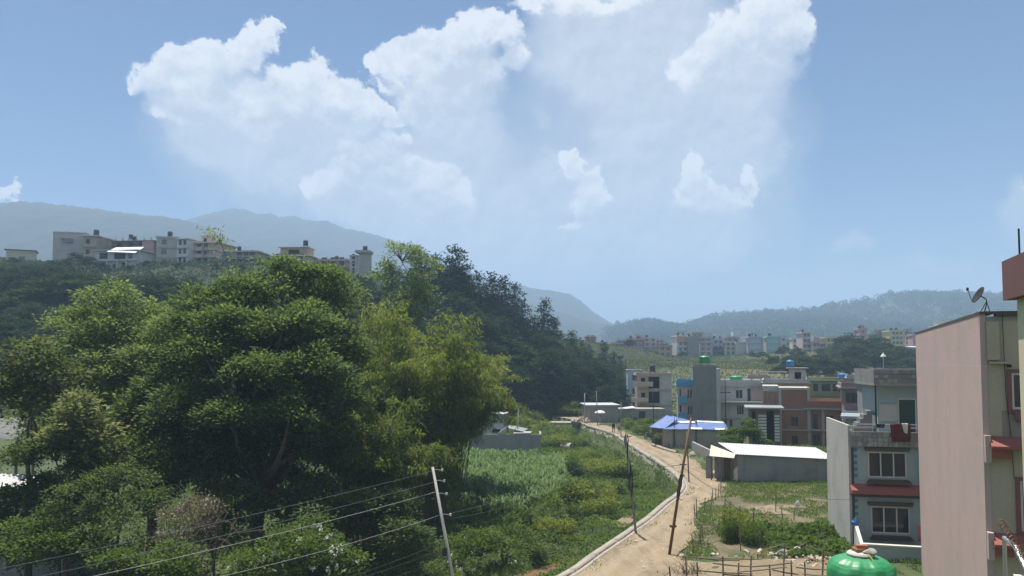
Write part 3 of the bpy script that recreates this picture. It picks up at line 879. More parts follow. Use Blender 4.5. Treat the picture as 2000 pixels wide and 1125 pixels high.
def house(label, px0, px1, ytop, d, depth=8.0, yaw=0.0, storeys=3, mat='concrete', trim='concrete_light', name='house',
          fcols=(0.25, 0.75), lcols=(), rcols=(), win='pane', ww=1.2, wh=1.3, glass=None, frame=None, mull=1, ledge=0.35, bands=True,
          parapet=0.8, tower=None, rebar=0, balcony=None, group=None, base=None, fholes=None, roof_mat=None, cat='house', hs=None, sill=0.9, parmat=None):
    c = at(px0, ytop, d)
    w = (px1 - px0) * d / FPX
    rz = -math.radians(yaw)
    ex = Vector((math.cos(rz), math.sin(rz))); ey = Vector((-math.sin(rz), math.cos(rz)))
    cor = [Vector((c.x, c.y)) + ex * a + ey * b for a in (0, w) for b in (0, depth)]
    zb = base if base is not None else float(ground_h(np.array([p.x for p in cor]), np.array([p.y for p in cor])).min()) - 0.3
    top = c.z - zb                          # height of the parapet top above the base
    roof = top - parapet
    hs = hs or roof / storeys
    z0 = max(roof - storeys * hs, 0.0)
    root = empty(name, (c.x, c.y, zb), rz, label, cat, group)
    t = 0.22
    holes = {'F': list(fholes(w, z0, hs)) if callable(fholes) else grid_holes(w, fcols, storeys, hs, z0, ww, wh, sill),
             'L': grid_holes(depth, lcols, storeys, hs, z0, ww, wh, sill), 'R': grid_holes(depth, rcols, storeys, hs, z0, ww, wh, sill), 'B': []}
    mb = MB()
    for fc in 'FLRB':
        P, wid = facemap(fc, w, depth)
        face_quads(mb, wid, 0.0, roof - 0.06, holes[fc], P, t)
    mb.build('wall', M[mat], root)
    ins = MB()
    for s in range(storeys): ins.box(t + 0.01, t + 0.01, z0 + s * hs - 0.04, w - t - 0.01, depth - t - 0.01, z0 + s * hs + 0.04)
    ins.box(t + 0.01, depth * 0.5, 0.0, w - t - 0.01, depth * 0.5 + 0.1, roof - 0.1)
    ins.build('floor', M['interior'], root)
    for fc in 'FLR':
        P, wid = facemap(fc, w, depth)
        for h in holes[fc]:
            k = h[4] if len(h) > 4 else win
            if k == 'open': continue
            add_window(root, P, h, k, M[frame] if frame else None, M[glass] if glass else None, h[5] if len(h) > 5 else mull)
    e = ledge
    MB().box(-e, -e, roof - 0.06, w + e, depth + e * 0.5, roof + 0.12).build('roof', M[roof_mat or trim], root)
    if parapet > 0.15:
        pm = MB(); q = 0.12
        pm.box(-e * 0.6, -e * 0.6, roof + 0.12, w + e * 0.6, -e * 0.6 + q, top); pm.box(-e * 0.6, depth - q, roof + 0.12, w + e * 0.6, depth, top)
        pm.box(-e * 0.6, -e * 0.6 + q, roof + 0.12, -e * 0.6 + q, depth - q, top); pm.box(w + e * 0.6 - q, -e * 0.6 + q, roof + 0.12, w + e * 0.6, depth - q, top)
        pm.build('parapet', M[parmat or mat], root)
    if bands:
        for s in range(1, storeys):
            MB().box(-e * 0.5, -e, z0 + s * hs - 0.09, w + e * 0.5, 0.1, z0 + s * hs + 0.09).build('ledge', M[trim], root)
    if balcony:
        bm_, b0, b1, bd = balcony
        for s in range(1, storeys):
            z = z0 + s * hs
            B = MB().box(w * b0, -bd, z - 0.12, w * b1, -0.02, z + 0.02)
            B.box(w * b0, -bd, z + 0.02, w * b1, -bd + 0.1, z + 0.9); B.box(w * b0, -bd + 0.1, z + 0.02, w * b0 + 0.1, -0.02, z + 0.9); B.box(w * b1 - 0.1, -bd + 0.1, z + 0.02, w * b1, -0.02, z + 0.9)
            B.build('balcony', M[bm_], root)
    if tower:
        u0, u1, v0, v1, th, tm = tower
        tw = MB(); x0, x1, y0, y1 = w * u0, w * u1, depth * v0, depth * v1
        P = lambda a, z, n: (x0 + a, y0 + n, z)
        face_quads(tw, x1 - x0, roof + 0.12, roof + th, [((x1 - x0) * 0.3, roof + 0.7, (x1 - x0) * 0.7, roof + th - 0.5)], P, 0.2)
        tw.quad((x0, y1, roof + 0.12), (x0, y0, roof + 0.12), (x0, y0, roof + th), (x0, y1, roof + th))
        tw.quad((x1, y0, roof + 0.12), (x1, y1, roof + 0.12), (x1, y1, roof + th), (x1, y0, roof + th))
        tw.quad((x1, y1, roof + 0.12), (x0, y1, roof + 0.12), (x0, y1, roof + th), (x1, y1, roof + th))
        o = tw.build('stair_tower', M[tm], root)
        MB().box(x0 - 0.4, y0 - 0.4, roof + th, x1 + 0.4, y1 + 0.4, roof + th + 0.15).build('roof_slab', M[trim], o)
    rg = random.Random(int(px0 * 13 + d))
    for i in range(rebar):
        x = w * (i + 0.5) / rebar; r = MB()
        r.box(x - 0.13, 0.2, roof + 0.12, x + 0.13, 0.46, roof + 0.12 + rg.uniform(0.5, 1.0))
        for dx in (-0.08, 0.08): r.tube([(x + dx, 0.33, roof + 0.5), (x + dx + rg.uniform(-.1, .1), 0.33, roof + rg.uniform(1.6, 2.3))], 0.02, 4)
        r.build('column', M['concrete'], root)
    root['_w'] = w; root['_d'] = depth; root['_roof'] = roof; root['_top'] = top
    return root

def on_roof(root, u, v, dz=0.12):
    w, d = root['_w'], root['_d']
    rz = root.rotation_euler.z
    x, y = w * u, d * v
    return (root.location.x + x * math.cos(rz) - y * math.sin(rz), root.location.y + x * math.sin(rz) + y * math.cos(rz), root.location.z + root['_roof'] + dz)

def water_tank(loc, col, label, r=0.55, h=1.2, stand=0.0, rz=0.0, group='rooftop water tanks'):
    root = empty('water_tank', loc, rz, label, 'water tank', group)
    if stand > 0.05:
        st = MB()
        for sx in (-1, 1):
            for sy in (-1, 1): st.box(sx * r * 0.75 - 0.04, sy * r * 0.75 - 0.04, 0, sx * r * 0.75 + 0.04, sy * r * 0.75 + 0.04, stand - 0.05)
        st.box(-r * 0.95, -r * 0.95, stand - 0.05, r * 0.95, r * 0.95, stand)
        st.build('stand', M['dark_steel'], root)
    z = stand
    prof = [(r * 0.93, z), (r * 0.96, z + 0.04 * h)]
    for i in range(5):
        a = z + h * (0.06 + 0.145 * i); prof += [(r, a), (r, a + h * 0.09), (r * 0.955, a + h * 0.105), (r * 0.955, a + h * 0.135)]
    prof += [(r, z + h * 0.80), (r * 0.82, z + h * 0.90), (r * 0.42, z + h * 0.96)]
    MB().lathe(prof, 20).build('body', M[col], root, smooth=False)
    MB().lathe([(r * 0.40, z + h * 0.96), (r * 0.40, z + h * 1.0), (r * 0.34, z + h * 1.03), (0.02, z + h * 1.04)], 16).build('lid', M[col], root)
    return root

# ------------------------------------------------------------------ hillside houses on the left
wall_mat('taupe_wall', (0.26, 0.19, 0.165), (0.15, 0.115, 0.10), .5)
hl = 'houses along the left hillside'
h = house('small cream hut with brown door at the far left of the ridge', 12, 60, 487, 232, 6, -25, 1, 'plaster_cream', 'rust_steel', fcols=(0.55,), parapet=0, ledge=0.5, group=hl, ww=1.6, name='hut', cat='hut')
h = house('grey blank-walled block at the left end of the ridge row', 104, 163, 452, 222, 9, -12, 3, 'concrete_light', fcols=(), bands=False, parapet=0.3, group=hl, ledge=0.1)
MB().box(2.2, -1.1, h['_roof'] - 1.9, 5.2, -0.02, h['_roof'] - 1.7).box(3.4, -1.0, h['_roof'] - 2.9, 5.2, -0.02, h['_roof'] - 1.9).build('balcony', M['concrete_dark'], h)
h = house('narrow grey stair block with protruding ledges beside the blank-walled block', 163, 190, 460, 220, 8, 5, 3, 'beige_bare', fcols=(0.35,), parapet=0.3, ledge=0.7, group=hl, win='open')
water_tank(on_roof(h, .45, .4), 'tank_black', 'black water tank on the narrow stair block at the left end of the ridge', 0.75, 1.7, 0.8)
h = house('two-storey white columned house under a white sheet awning', 186, 276, 489, 200, 8, 8, 2, 'plaster_white', fholes=lambda w, z0, hs: [(w * .06, z0 + .2, w * .30, z0 + hs - .4, 'open'), (w * .42, z0 + .8, w * .5, z0 + 2.0), (w * .62, z0 + .2, w * .72, z0 + hs - .4, 'open'), (w * .1, z0 + hs + .6, w * .3, z0 + 2 * hs - .5, 'open'), (w * .45, z0 + hs + .5, w * .72, z0 + 2 * hs - .5, 'open'), (w * .78, z0 + hs + .6, w * .88, z0 + 2 * hs - .7)], parapet=0.2, ledge=0.7, group=hl)
aw = MB(); r_ = h['_roof']
aw.hexa([(4.4, -1.6, r_ - .5), (12.4, -1.6, r_ - .95), (12.4, 2, r_ + 1.1), (4.4, 2, r_ + 1.1), (4.4, -1.6, r_ - .44), (12.4, -1.6, r_ - .89), (12.4, 2, r_ + 1.16), (4.4, 2, r_ + 1.16)]).build('awning', M['tarp_white'], h)
for x in (0.4, 3.6, 6.6, 9.0): MB().box(x, -0.65, 0, x + 0.3, -0.35, r_ / 2).build('column', M['plaster_white'], h)
h = house('dark unfinished block with red brick end behind the white columned house', 218, 306, 471, 222, 9, 6, 3, 'paint_maroon', 'concrete_dark', fcols=(.2, .45, .7), parapet=0.1, ledge=0.6, rebar=6, group=hl, win='open', ww=1.8)
MB().box(h['_w'] - 3.2, -0.5, 0, h['_w'] + 0.05, -0.02, h['_roof'] - 0.1).build('brick_bay', M['paint_rose'], h)
water_tank(on_roof(h, .28, .4), 'tank_black', 'left one of two black tanks on the dark unfinished hillside block', 0.6, 1.4, 1.2)
water_tank(on_roof(h, .36, .4), 'tank_black', 'right one of two black tanks on the dark unfinished hillside block', 0.6, 1.4, 0.6)
h = house('tall grey and white three-storey house in the middle of the ridge row', 306, 346, 461, 204, 10, -14, 3, 'concrete_light', 'concrete_light', fcols=(.35,), rcols=(), parapet=0.4, ledge=0.25, group=hl)
water_tank(on_roof(h, .45, .5), 'tank_black', 'black tank on the tall grey and white ridge house', 0.65, 1.5, 1.0)
h = house('white-fronted wing with two window columns beside the tall grey ridge house', 346, 372, 466, 203, 8, 18, 3, 'plaster_white', fcols=(.3, .72), parapet=0.3, ledge=0.4, group=hl, ww=0.9)
h = house('pink three-storey house with pale balconies on the ridge', 374, 430, 474, 205, 9, 10, 3, 'paint_palepink', 'concrete_light', fcols=(.3, .55), parapet=0.3, ledge=0.8, group=hl, tower=(.15, .45, .3, .7, 2.4, 'paint_palepink'), balcony=('paint_palepink', .05, .5, 1.1))
water_tank(on_roof(h, .8, .4), 'tank_black', 'black tank on the pink ridge house', 0.6, 1.3, 0.2)
h = house('low beige flat-roofed house with a blue shutter on the ridge', 432, 506, 490, 195, 8, 4, 2, 'beige_bare', 'concrete_light', fcols=(.5, .68, .85), parapet=0.35, ledge=0.6, group=hl)
MB().box(.3, -.12, .6, 2.6, -.02, 3.0).build('shutter', M['shutter_blue'], h)
water_tank(on_roof(h, .35, .4), 'tank_black', 'black tank on the low beige ridge house', 0.5, 1.2, 0.7)
h = house('grey flat-roofed house with overhanging slab behind the near treetop', 532, 606, 499, 190, 9, 6, 2, 'plaster_cream', 'concrete_light', fcols=(.15, .4, .8), parapet=0.3, ledge=0.7, group=hl, tower=(.18, .92, .1, .6, 2.3, 'beige_bare'))
water_tank(on_roof(h, .8, .3, 2.55), 'tank_black', 'black tank on the overhanging grey house behind the treetop', 0.62, 1.4, 0.5)
h = house('long low rose house left of the lift tower', 622, 680, 506, 190, 8, 4, 2, 'paint_rose', fcols=(.2, .5, .8), parapet=0.5, ledge=0.4, group=hl)
water_tank(on_roof(h, .5, .4), 'tank_black', 'black tank on the low rose house left of the concrete tower', 0.5, 1.2, 0.4)
h = house('white narrow wall block with window grid against the concrete tower', 683, 698, 498, 184, 5, 0, 3, 'plaster_white', fcols=(.5,), parapet=0.3, ledge=0.05, group=hl, ww=0.7)
# lift tower with a flared cap
c = at(700, 540, 182); zt = at(700, 489, 182).z
tw = empty('concrete_tower', (at(698, 540, 182).x, 182, gh(c.x, 184) - 0.5), -0.05, 'plain grey concrete tower with flared slab cap and black tank', 'tower', hl)
hh = zt - tw.location.z
MB().box(0.35, 0, 0, 2.75, 2.6, hh - 1.0).build('shaft', M['concrete_light'], tw)
MB().hexa([(0.35, 0, hh - 1.0), (2.75, 0, hh - 1.0), (2.75, 2.6, hh - 1.0), (0.35, 2.6, hh - 1.0), (-0.55, -.5, hh - 0.5), (3.05, -.5, hh - 0.5), (3.05, 3, hh - 0.5), (-0.55, 3, hh - 0.5)]).box(-.56, -.51, hh - .5, 3.06, 3.01, hh).build('cap', M['concrete_light'], tw)
water_tank((tw.location.x + 1.6, 183, tw.location.z + hh), 'tank_black', 'black tank on the plain concrete tower', 0.55, 1.0, 0.25)

# two houses showing over the wooded slope
hv = 'houses over the wooded slope'
h = house('pinkish house peeking over the dark trees left of the valley gap', 1082, 1101, 650, 290, 8, 5, 3, 'paint_palepink', fcols=(.3, .7), parapet=.4, group=hv)
h = house('orange-roofed house peeking between the dark treetops', 1143, 1164, 657, 300, 8, 5, 2, 'paint_orange', fcols=(.3, .7), parapet=.3, group=hv)
h = house('blue-grey house beside the orange-roofed one behind the treetops', 1168, 1184, 668, 310, 8, 0, 2, 'paint_paleblue', fcols=(.5,), parapet=.3, group=hv)

# ------------------------------------------------------------------ far town on the terrace
ft = 'houses of the far town'
FT = [
 ('dusky rose house at the left end of the far town', 1194, 1219, 669, 345, 'paint_rose', 3, (.2, .5, .8), 0),
 ('wide brick-red house with two tanks in the far town', 1222, 1255, 661, 350, 'paint_rose', 4, (.15, .38, .62, .85), 2),
 ('mauve house right of the wide brick-red one in the far town', 1257, 1282, 659, 352, 'paint_palepink', 4, (.25, .75), 1),
 ('low house with an orange upper wall in the far town', 1286, 1312, 674, 345, 'paint_orange', 2, (.3, .72), 0),
 ('white-fronted house with orange top floor in the far town', 1322, 1343, 655, 352, 'plaster_white', 4, (.35, .78), 1),
 ('tall windowless grey house in the far town', 1344, 1366, 656, 350, 'concrete', 4, (), 1),
 ('pink house with tan balconies right of the windowless grey one', 1367, 1390, 658, 352, 'paint_palepink', 4, (.25, .7), 0),
 ('bluish house with a dark ground floor in the far town', 1391, 1414, 661, 352, 'paint_paleblue', 3, (.3, .7), 1),
 ('cream house with a railed roof terrace in the far town', 1416, 1436, 667, 348, 'plaster_cream', 3, (.3, .75), 0),
 ('white blank-sided house beside the cream one in the far town', 1437, 1461, 668, 346, 'plaster_white', 3, (), 1),
 ('pale blue-grey blank house left of the teal one in the far town', 1463, 1488, 657, 342, 'paint_paleblue', 3, (), 2),
 ('teal-walled house with red edges in the far town', 1499, 1521, 656, 340, 'paint_teal', 3, (), 1),
 ('tall pinkish house with tank tower right of the landslide scar', 1567, 1584, 648, 350, 'paint_palepink', 4, (.3, .7), 1),
 ('low rose house right of the tall pinkish one', 1586, 1602, 665, 346, 'paint_rose', 2, (.3, .7), 0),
 ('yellow house between the trees in the far town', 1613, 1632, 658, 352, 'paint_yellow', 3, (.3, .7), 0),
 ('grey house right of the yellow one behind trees', 1633, 1650, 662, 356, 'concrete', 3, (.5,), 1),
 ('red-brown house with tank rising behind the big far trees', 1678, 1692, 641, 380, 'paint_rose', 4, (.5,), 1),
 ('yellow-green house behind trees left of the pink wall', 1738, 1766, 645, 370, 'paint_yellow', 4, (.25, .5, .75), 2),
 ('brick-brown house at the top corner of the pink wall', 1783, 1812, 652, 372, 'paint_rose', 3, (.3, .7), 1),
]
for i, (lb, a, b, yt, d, mt, st, cols, tk) in enumerate(FT):
    h = house(lb, a, b, yt, d, 9, (-6, 8, 3, 12, -3)[i % 5], st, mt, 'concrete_light' if i % 2 else 'concrete', fcols=cols, parapet=.7, ledge=.35, group=ft, tower=(.55, .95, .3, .8, 2.2, mt) if i % 3 == 1 else None, ww=1.3, wh=1.4)
    for k in range(tk):
        water_tank(on_roof(h, .3 + .35 * k, .4), 'tank_black', ('black tank on top of the ' if tk == 1 else ('left black tank on the ' if k == 0 else 'right black tank on the ')) + ' '.join(lb.split()[:5]) + ('' if i else ''), 0.6, 1.3, 0.7)
    if 'orange top floor' in lb:
        MB().box(-.2, -.5, h['_roof'] - 2.4, h['_w'] + .2, -.02, h['_roof'] - .2).build('upper_wall', M['paint_orange'], h)
    if 'teal' in lb:
        for x in (-.6, h['_w']): MB().box(x, -.3, 0, x + .6, -.01, h['_roof']).build('brick_edge', M['paint_rose'], h)
    if 'dark ground floor' in lb:
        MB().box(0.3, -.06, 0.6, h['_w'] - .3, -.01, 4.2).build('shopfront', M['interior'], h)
# second line of the town further up the slope
for i, (lb, a, b, yt, d, mt) in enumerate([
 ('small white house on the wooded slope above the far town', 1432, 1446, 641, 560, 'plaster_white'),
 ('small grey house tucked in trees above the teal house', 1527, 1543, 662, 420, 'concrete'),
 ('far white villa high on the right-hand hill', 1833, 1849, 626, 640, 'plaster_cream'),
 ('far pale house below the white hill villa', 1822, 1836, 637, 600, 'plaster_white'),
 ('far long white house right of the teal house', 1703, 1718, 668, 420, 'plaster_white')]):
    house(lb, a, b, yt, d, 9, 5, 2, mt, fcols=(.3, .7), parapet=.4, group='scattered houses on the far slope')

# white tin roofs among the far trees
for i, (lb, a, b, y, d) in enumerate([('long white tin roof among the far trees', 1667, 1697, 684, 300), ('short white tin roof just below the long one', 1669, 1690, 691, 296), ('small white tin roof left of the long far one', 1636, 1648, 694, 296), ('white tin roof shed by the far terrace path', 1779, 1800, 676, 310)]):
    c = at(a, y, d); w = (b - a) * d / FPX; g = gh(c.x + w / 2, d + 2)
    rt = empty('tin_shed', (c.x, d, g - .3), 0, lb, 'shed', 'tin sheds among the far trees')
    hz_ = c.z - rt.location.z
    MB().box(0.2, 0.3, 0, w - .2, 4.7, max(hz_ - .5, .4)).build('wall', M['concrete'], rt)
    MB().hexa([(0, 0, hz_ - .5), (w, 0, hz_ - .5), (w, 5, hz_), (0, 5, hz_), (0, 0, hz_ - .42), (w, 0, hz_ - .42), (w, 5, hz_ + .08), (0, 5, hz_ + .08)]).build('roof', M['tin_white'], rt)

# ------------------------------------------------------------------ middle town
mt_ = 'houses of the near town'
h = house('pale plain block behind the unfinished beige building', 1226, 1254, 722, 172, 8, 6, 3, 'paint_paleblue', 'concrete_light', fcols=(.5,), parapet=.2, ledge=.1, group=mt_, bands=False)
# unfinished beige frame
def bays(w, z0, hs):
    out = []
    for s in range(3):
        out.append((w * .34, z0 + s * hs + .35, w * .66, z0 + (s + 1) * hs - .3, 'open'))
        out.append((w * .12, z0 + s * hs + .9, w * .24, z0 + (s + 1) * hs - .5, 'open'))
    return out
h = house('unfinished beige building with open bays and stepped balconies', 1244, 1309, 728, 150, 9, 6, 3, 'beige_bare', 'beige_bare', fholes=bays, parapet=.5, ledge=.3, rebar=4, group=mt_, base=-0.3)
MB().box(-1.1, -1.0, 3.4, 2.0, -.3, 4.3).build('balcony', M['beige_bare'], h)
MB().box(-.6, -1.0, 6.4, 3.0, -.3, 7.3).build('balcony', M['beige_bare'], h)
MB().box(h['_w'] * .68, -.16, 0, h['_w'] + .1, -.01, h['_roof']).build('wall_panel', M['concrete_light'], h)
water_tank(on_roof(h, .5, .35), 'tank_black', 'dark tank on the unfinished beige building', 0.6, 1.4, 0.6)
# grey blank tower and its blue balcony wing
h = house('tall grey block with a blank wall facing the road', 1353, 1397, 713, 118, 8, 12, 3, 'concrete_dark', 'concrete', fcols=(), parapet=.25, ledge=.04, bands=False, group=mt_)
MB().box(h['_w'], -.1, 0, h['_w'] + .6, 6, h['_roof'] - .3).build('side_strip', M['concrete_light'], h)
water_tank(on_roof(h, .55, .4), 'tank_green', 'green water tank on the tall grey blank block', 0.85, 1.1, 0.5)
h = house('narrow white house with sky blue balcony parapets beside the grey block', 1323, 1352, 742, 120, 7, 11, 3, 'paint_palepink', 'paint_blue', fholes=lambda w, z0, hs: [(w * .62, z0 + s * hs + .55, w * .97, z0 + s * hs + 2.0, 'window', 1) for s in range(3)] + [(w * .12, z0 + s * hs + .9, w * .24, z0 + s * hs + 2.0, 'pane') for s in range(3)], parapet=.9, ledge=.3, group=mt_, parmat='paint_blue', win='window', balcony=('paint_blue', 0.0, .62, .8), bands=False)
h = house('white two-tone house with a slab canopy left of the brick building', 1406, 1491, 742, 122, 9, 14, 3, 'plaster_white', 'plaster_white', fholes=lambda w, z0, hs: [(w * .36, z0 + hs + .5, w * .52, z0 + hs + 2.0, 'window', 2), (w * .76, z0 + hs + .4, w * .94, z0 + hs + 2.0, 'window', 2), (w * .34, z0 + 2 * hs + .5, w * .5, z0 + 2 * hs + 1.9, 'window', 1), (w * .76, z0 + 2 * hs + .5, w * .92, z0 + 2 * hs + 1.9, 'window', 1), (w * .08, z0 + .5, w * .14, z0 + 2.2, 'pane'), (w * .2, z0 + .5, w * .26, z0 + 2.2, 'pane'), (w * .6, z0 + 2 * hs + .1, w * .67, z0 + 2 * hs + 2.1, 'pane')], win='window', parapet=.9, ledge=.3, group=mt_, glass='glass_green', rebar=5)
MB().box(-.6, -1.3, h['_roof'] * .667 - .1, h['_w'] - .2, -.02, h['_roof'] * .667 + .12).build('canopy', M['plaster_white'], h)
MB().box(h['_w'] * .68, -.12, h['_roof'] * .667 + .15, h['_w'], -.01, h['_roof'] - .1).build('wall_panel', M['paint_palepink'], h)
water_tank(on_roof(h, .38, .5), 'tank_green', 'green tank on the white two-tone house', 1.0, 1.1, 0.3)
# olive house
h = house('olive green house with arched little windows behind the brick building', 1577, 1652, 738, 138, 9, 21, 3, 'paint_olive', 'paint_olive', fholes=lambda w, z0, hs: [(w * u, z0 + s * hs + .7, w * u + .8, z0 + s * hs + 2.0, 'pane') for s in (1, 2) for u in (.14, .34, .43, .6, .74, .84, .93)], parapet=.4, ledge=.5, group=mt_, roof_mat='tin_white')
water_tank(on_roof(h, .86, .3), 'tank_blue', 'blue tank at the right end of the olive house roof', 0.9, 0.9, 0.2)
water_tank(on_roof(h, 1.18, .1, -.8), 'tank_green', 'big green tank above the pinkish-brown terrace house', 0.85, 1.9, 0.3)
# building between (grey concrete upper storeys behind the brick one)
h = house('concrete house with a rooftop stair room behind the brick building', 1494, 1571, 741, 116, 9, 18, 3, 'concrete_light', 'concrete', fcols=(.2, .45, .7), parapet=.6, ledge=.5, group=mt_, tower=(.6, .98, .1, .6, 2.2, 'concrete_light'))
water_tank(on_roof(h, .62, .3, 2.4), 'tank_blue', 'round blue tank on the stair room behind the brick building', 0.55, 1.0, 0.1)
MB().box(-.5, 1.2, h['_roof'] + 1.6, h['_w'] * .55, 3.4, h['_roof'] + 1.75).build('rooftop_canopy', M['tin_grey'], h)
# brick building, two volumes
h = house('unfinished red brick building with concrete frame, taller left part', 1521, 1577, 757, 100, 8, 18, 3, 'brick', 'concrete_light', fholes=lambda w, z0, hs: [(w * .38, z0 + 1 * hs + .5, w * .62, z0 + 1 * hs + 1.7, 'window', 1), (w * .38, z0 + .6, w * .6, z0 + 1.9, 'window', 1)], win='window', frame='frame_brown', parapet=.2, ledge=.12, group=mt_, base=-0.4)
for x in (-.05, h['_w'] - .3): MB().box(x, -.14, 0, x + .35, -.02, h['_roof'] - .07).build('column', M['concrete_light'], h)
MB().box(-2.0, 0, 0, -.06, 6, h['_roof'] + .4).build('side_bay', M['concrete_light'], h)
for i in range(3): MB().box(-1.85 + i * .6, -.12, h['_roof'] * .67, -1.4 + i * .6, -.01, h['_roof'] - .3).build('brick_panel', M['brick'], h)
h = house('lower right part of the brick building with a brick terrace parapet', 1577, 1647, 783, 99, 8, 18, 2, 'brick', 'concrete_light', fholes=lambda w, z0, hs: [(w * .12, z0 + hs + .1, w * .26, z0 + hs + 2.0, 'door', 0), (w * .45, z0 + hs + .5, w * .68, z0 + hs + 1.9, 'window', 1), (w * .12, z0 + .1, w * .32, z0 + 2.1, 'door', 1), (w * .5, z0 + .6, w * .75, z0 + 2.0, 'window', 1)], frame='frame_brown', win='window', parapet=1.0, ledge=.5, group=mt_, base=-0.4, parmat='brick')
for x in (-.05, h['_w'] * .36, h['_w'] - .3): MB().box(x, -.14, 0, x + .3, -.02, h['_roof'] - .07).build('column', M['concrete_light'], h)
# slatted hut
h = house('small hut with white slatted sides and a dark doorway', 1462, 1520, 797, 94, 5, 16, 1, 'frame_brown', 'tin_grey', fholes=lambda w, z0, hs: [(w * .58, z0 + 1.6, w * .80, z0 + hs - .3, 'open'), (w * .1, z0 + 1.6, w * .22, z0 + hs - .4, 'open')], parapet=0, ledge=.45, group=mt_, name='hut', cat='hut', base=-.3)
for u0, u1 in ((.3, .56), (.82, .98)):
    for k in range(9):
        z = 1.7 + k * .36
        MB().box(h['_w'] * u0, -.09, z, h['_w'] * u1, -.02, z + .25).build('slat', M['plaster_white'], h)
MB().box(0, -.7, 0, h['_w'] + .5, -.1, 1.2).build('plinth', M['concrete_light'], h)
# right-hand cluster behind the blue-grey house
h = house('pinkish-brown terrace house with a pale blue parapet', 1648, 1706, 748, 92, 8, 20, 3, 'taupe_wall', 'concrete', fcols=(.2, .5, .8), parapet=.6, ledge=.5, group=mt_, ww=1.1, win='window', frame='frame_brown')
MB().box(-.3, -1.6, h['_roof'] * .55, h['_w'] + 1, -1.45, h['_roof'] * .55 + 1.0).build('terrace_parapet', M['paint_paleblue'], h)
MB().box(-.3, -1.6, h['_roof'] * .55 - .15, h['_w'] + 1, -.02, h['_roof'] * .55 - .01).build('terrace_slab', M['concrete'], h)
h = house('grey stone-clad house with a weathered parapet behind the roof terrace', 1685, 1742, 722, 78, 8, 20, 3, 'stone_clad', 'tin_white', fcols=(.35, .75), parapet=1.3, ledge=.25, group=mt_, win='window')
h = house('low cluttered concrete house with tin roof beside the white wall', 1652, 1704, 815, 66, 4, 24, 1, 'concrete', 'tin_grey', fcols=(.25, .5, .75), parapet=0, ledge=.4, group=mt_, win='window')

# more houses filling the slope of the far town
for i, (lb, a, b, yt, d, mt, st) in enumerate([
 ('small grey house squeezed behind the dusky rose one', 1205, 1224, 664, 400, 'concrete', 3),
 ('pale house behind the mauve one in the far town', 1280, 1296, 663, 400, 'paint_palepink', 3),
 ('brick-coloured low house before the wide brick-red one', 1228, 1250, 680, 318, 'paint_rose', 2),
 ('grey low house before the mauve one', 1256, 1276, 681, 316, 'concrete', 2),
 ('orange-brown house behind the windowless grey one', 1352, 1372, 649, 420, 'paint_orange', 4),
 ('white house behind the bluish one in the far town', 1398, 1412, 652, 420, 'plaster_white', 3),
 ('rose house behind the cream one in the far town', 1420, 1440, 657, 410, 'paint_rose', 3),
 ('pale blue house behind the teal one', 1518, 1534, 655, 400, 'paint_paleblue', 3),
 ('cream house left of the tall pinkish one', 1548, 1564, 660, 380, 'plaster_cream', 3),
 ('low grey-brown house left of the yellow one', 1601, 1613, 668, 345, 'beige_bare', 2),
 ('white flat house between far trees right of the yellow one', 1652, 1668, 672, 350, 'plaster_white', 2),
 ('pinkish house right of the big far trees', 1768, 1784, 655, 390, 'paint_palepink', 3)]):
    house(lb, a, b, yt, d, 8, (4, 14, 9)[i % 3], st, mt, 'concrete_light', fcols=(.28, .72), parapet=.6, ledge=.3, group=ft)
# a few more in the near town
house('brown-grey house filling the gap behind the white two-tone house', 1462, 1500, 733, 150, 8, 16, 3, 'beige_bare', 'concrete', fcols=(.3, .7), parapet=.5, group=mt_, win='window', rebar=3)
house('grey house right of the olive one behind the terrace houses', 1656, 1700, 733, 128, 8, 22, 3, 'concrete', 'concrete_light', fcols=(.25, .55, .85), parapet=.5, group=mt_, win='window', rebar=3)
house('weathered concrete house behind the stone-clad one', 1708, 1790, 721, 96, 8, 24, 3, 'concrete', 'tin_white', fcols=(.2, .5, .8), parapet=.5, group=mt_, win='window')

# long grey roadside store and yard wall
h = house('long grey roadside store with thin white roof', 1148, 1208, 792, 140, 7, -4, 1, 'concrete', 'tin_white', fcols=(), parapet=0, ledge=.35, group='low buildings by the road end', name='store', cat='shed')
h = house('grey yard wall block right of the roadside store', 1209, 1300, 800, 143, 5, -4, 1, 'concrete', 'concrete', fcols=(.5,), parapet=0, ledge=.05, group='low buildings by the road end', name='store', cat='shed')
MB().hexa([(1.0, -.6, h['_roof'] + .12), (3.0, -.8, h['_roof'] + .3), (3.0, 2, h['_roof'] + .5), (1, 2, h['_roof'] + .2), (1.0, -.6, h['_roof'] + .18), (3.0, -.8, h['_roof'] + .36), (3.0, 2, h['_roof'] + .56), (1, 2, h['_roof'] + .26)]).build('roof_sheet', M['tin_white'], h)
# dark little house on the far slope
h = house('dark open-fronted little house at the foot of the wooded slope', 1202, 1220, 694, 250, 6, 0, 2, 'plaster_white', 'concrete', fholes=lambda w, z0, hs: [(w * .2, z0 + hs + .3, w * .9, z0 + 2 * hs - .3, 'open'), (w * .3, z0 + .3, w * .7, z0 + hs - .4, 'open')], parapet=.1, group=hv)

# ------------------------------------------------------------------ field houses
h = house('white hut with a blue door and slanting tin roof', 938, 981, 809, 128, 4, 10, 1, 'plaster_white', 'tin_white', fholes=lambda w, z0, hs: [(w * .55, z0 + .3, w * .92, z0 + 2.2, 'open')], parapet=0, ledge=.4, group='huts in the field', name='hut', cat='hut')
MB().box(h['_w'] * .56, .05, .3, h['_w'] * .91, .12, 1.7).build('door', M['shutter_blue'], h)
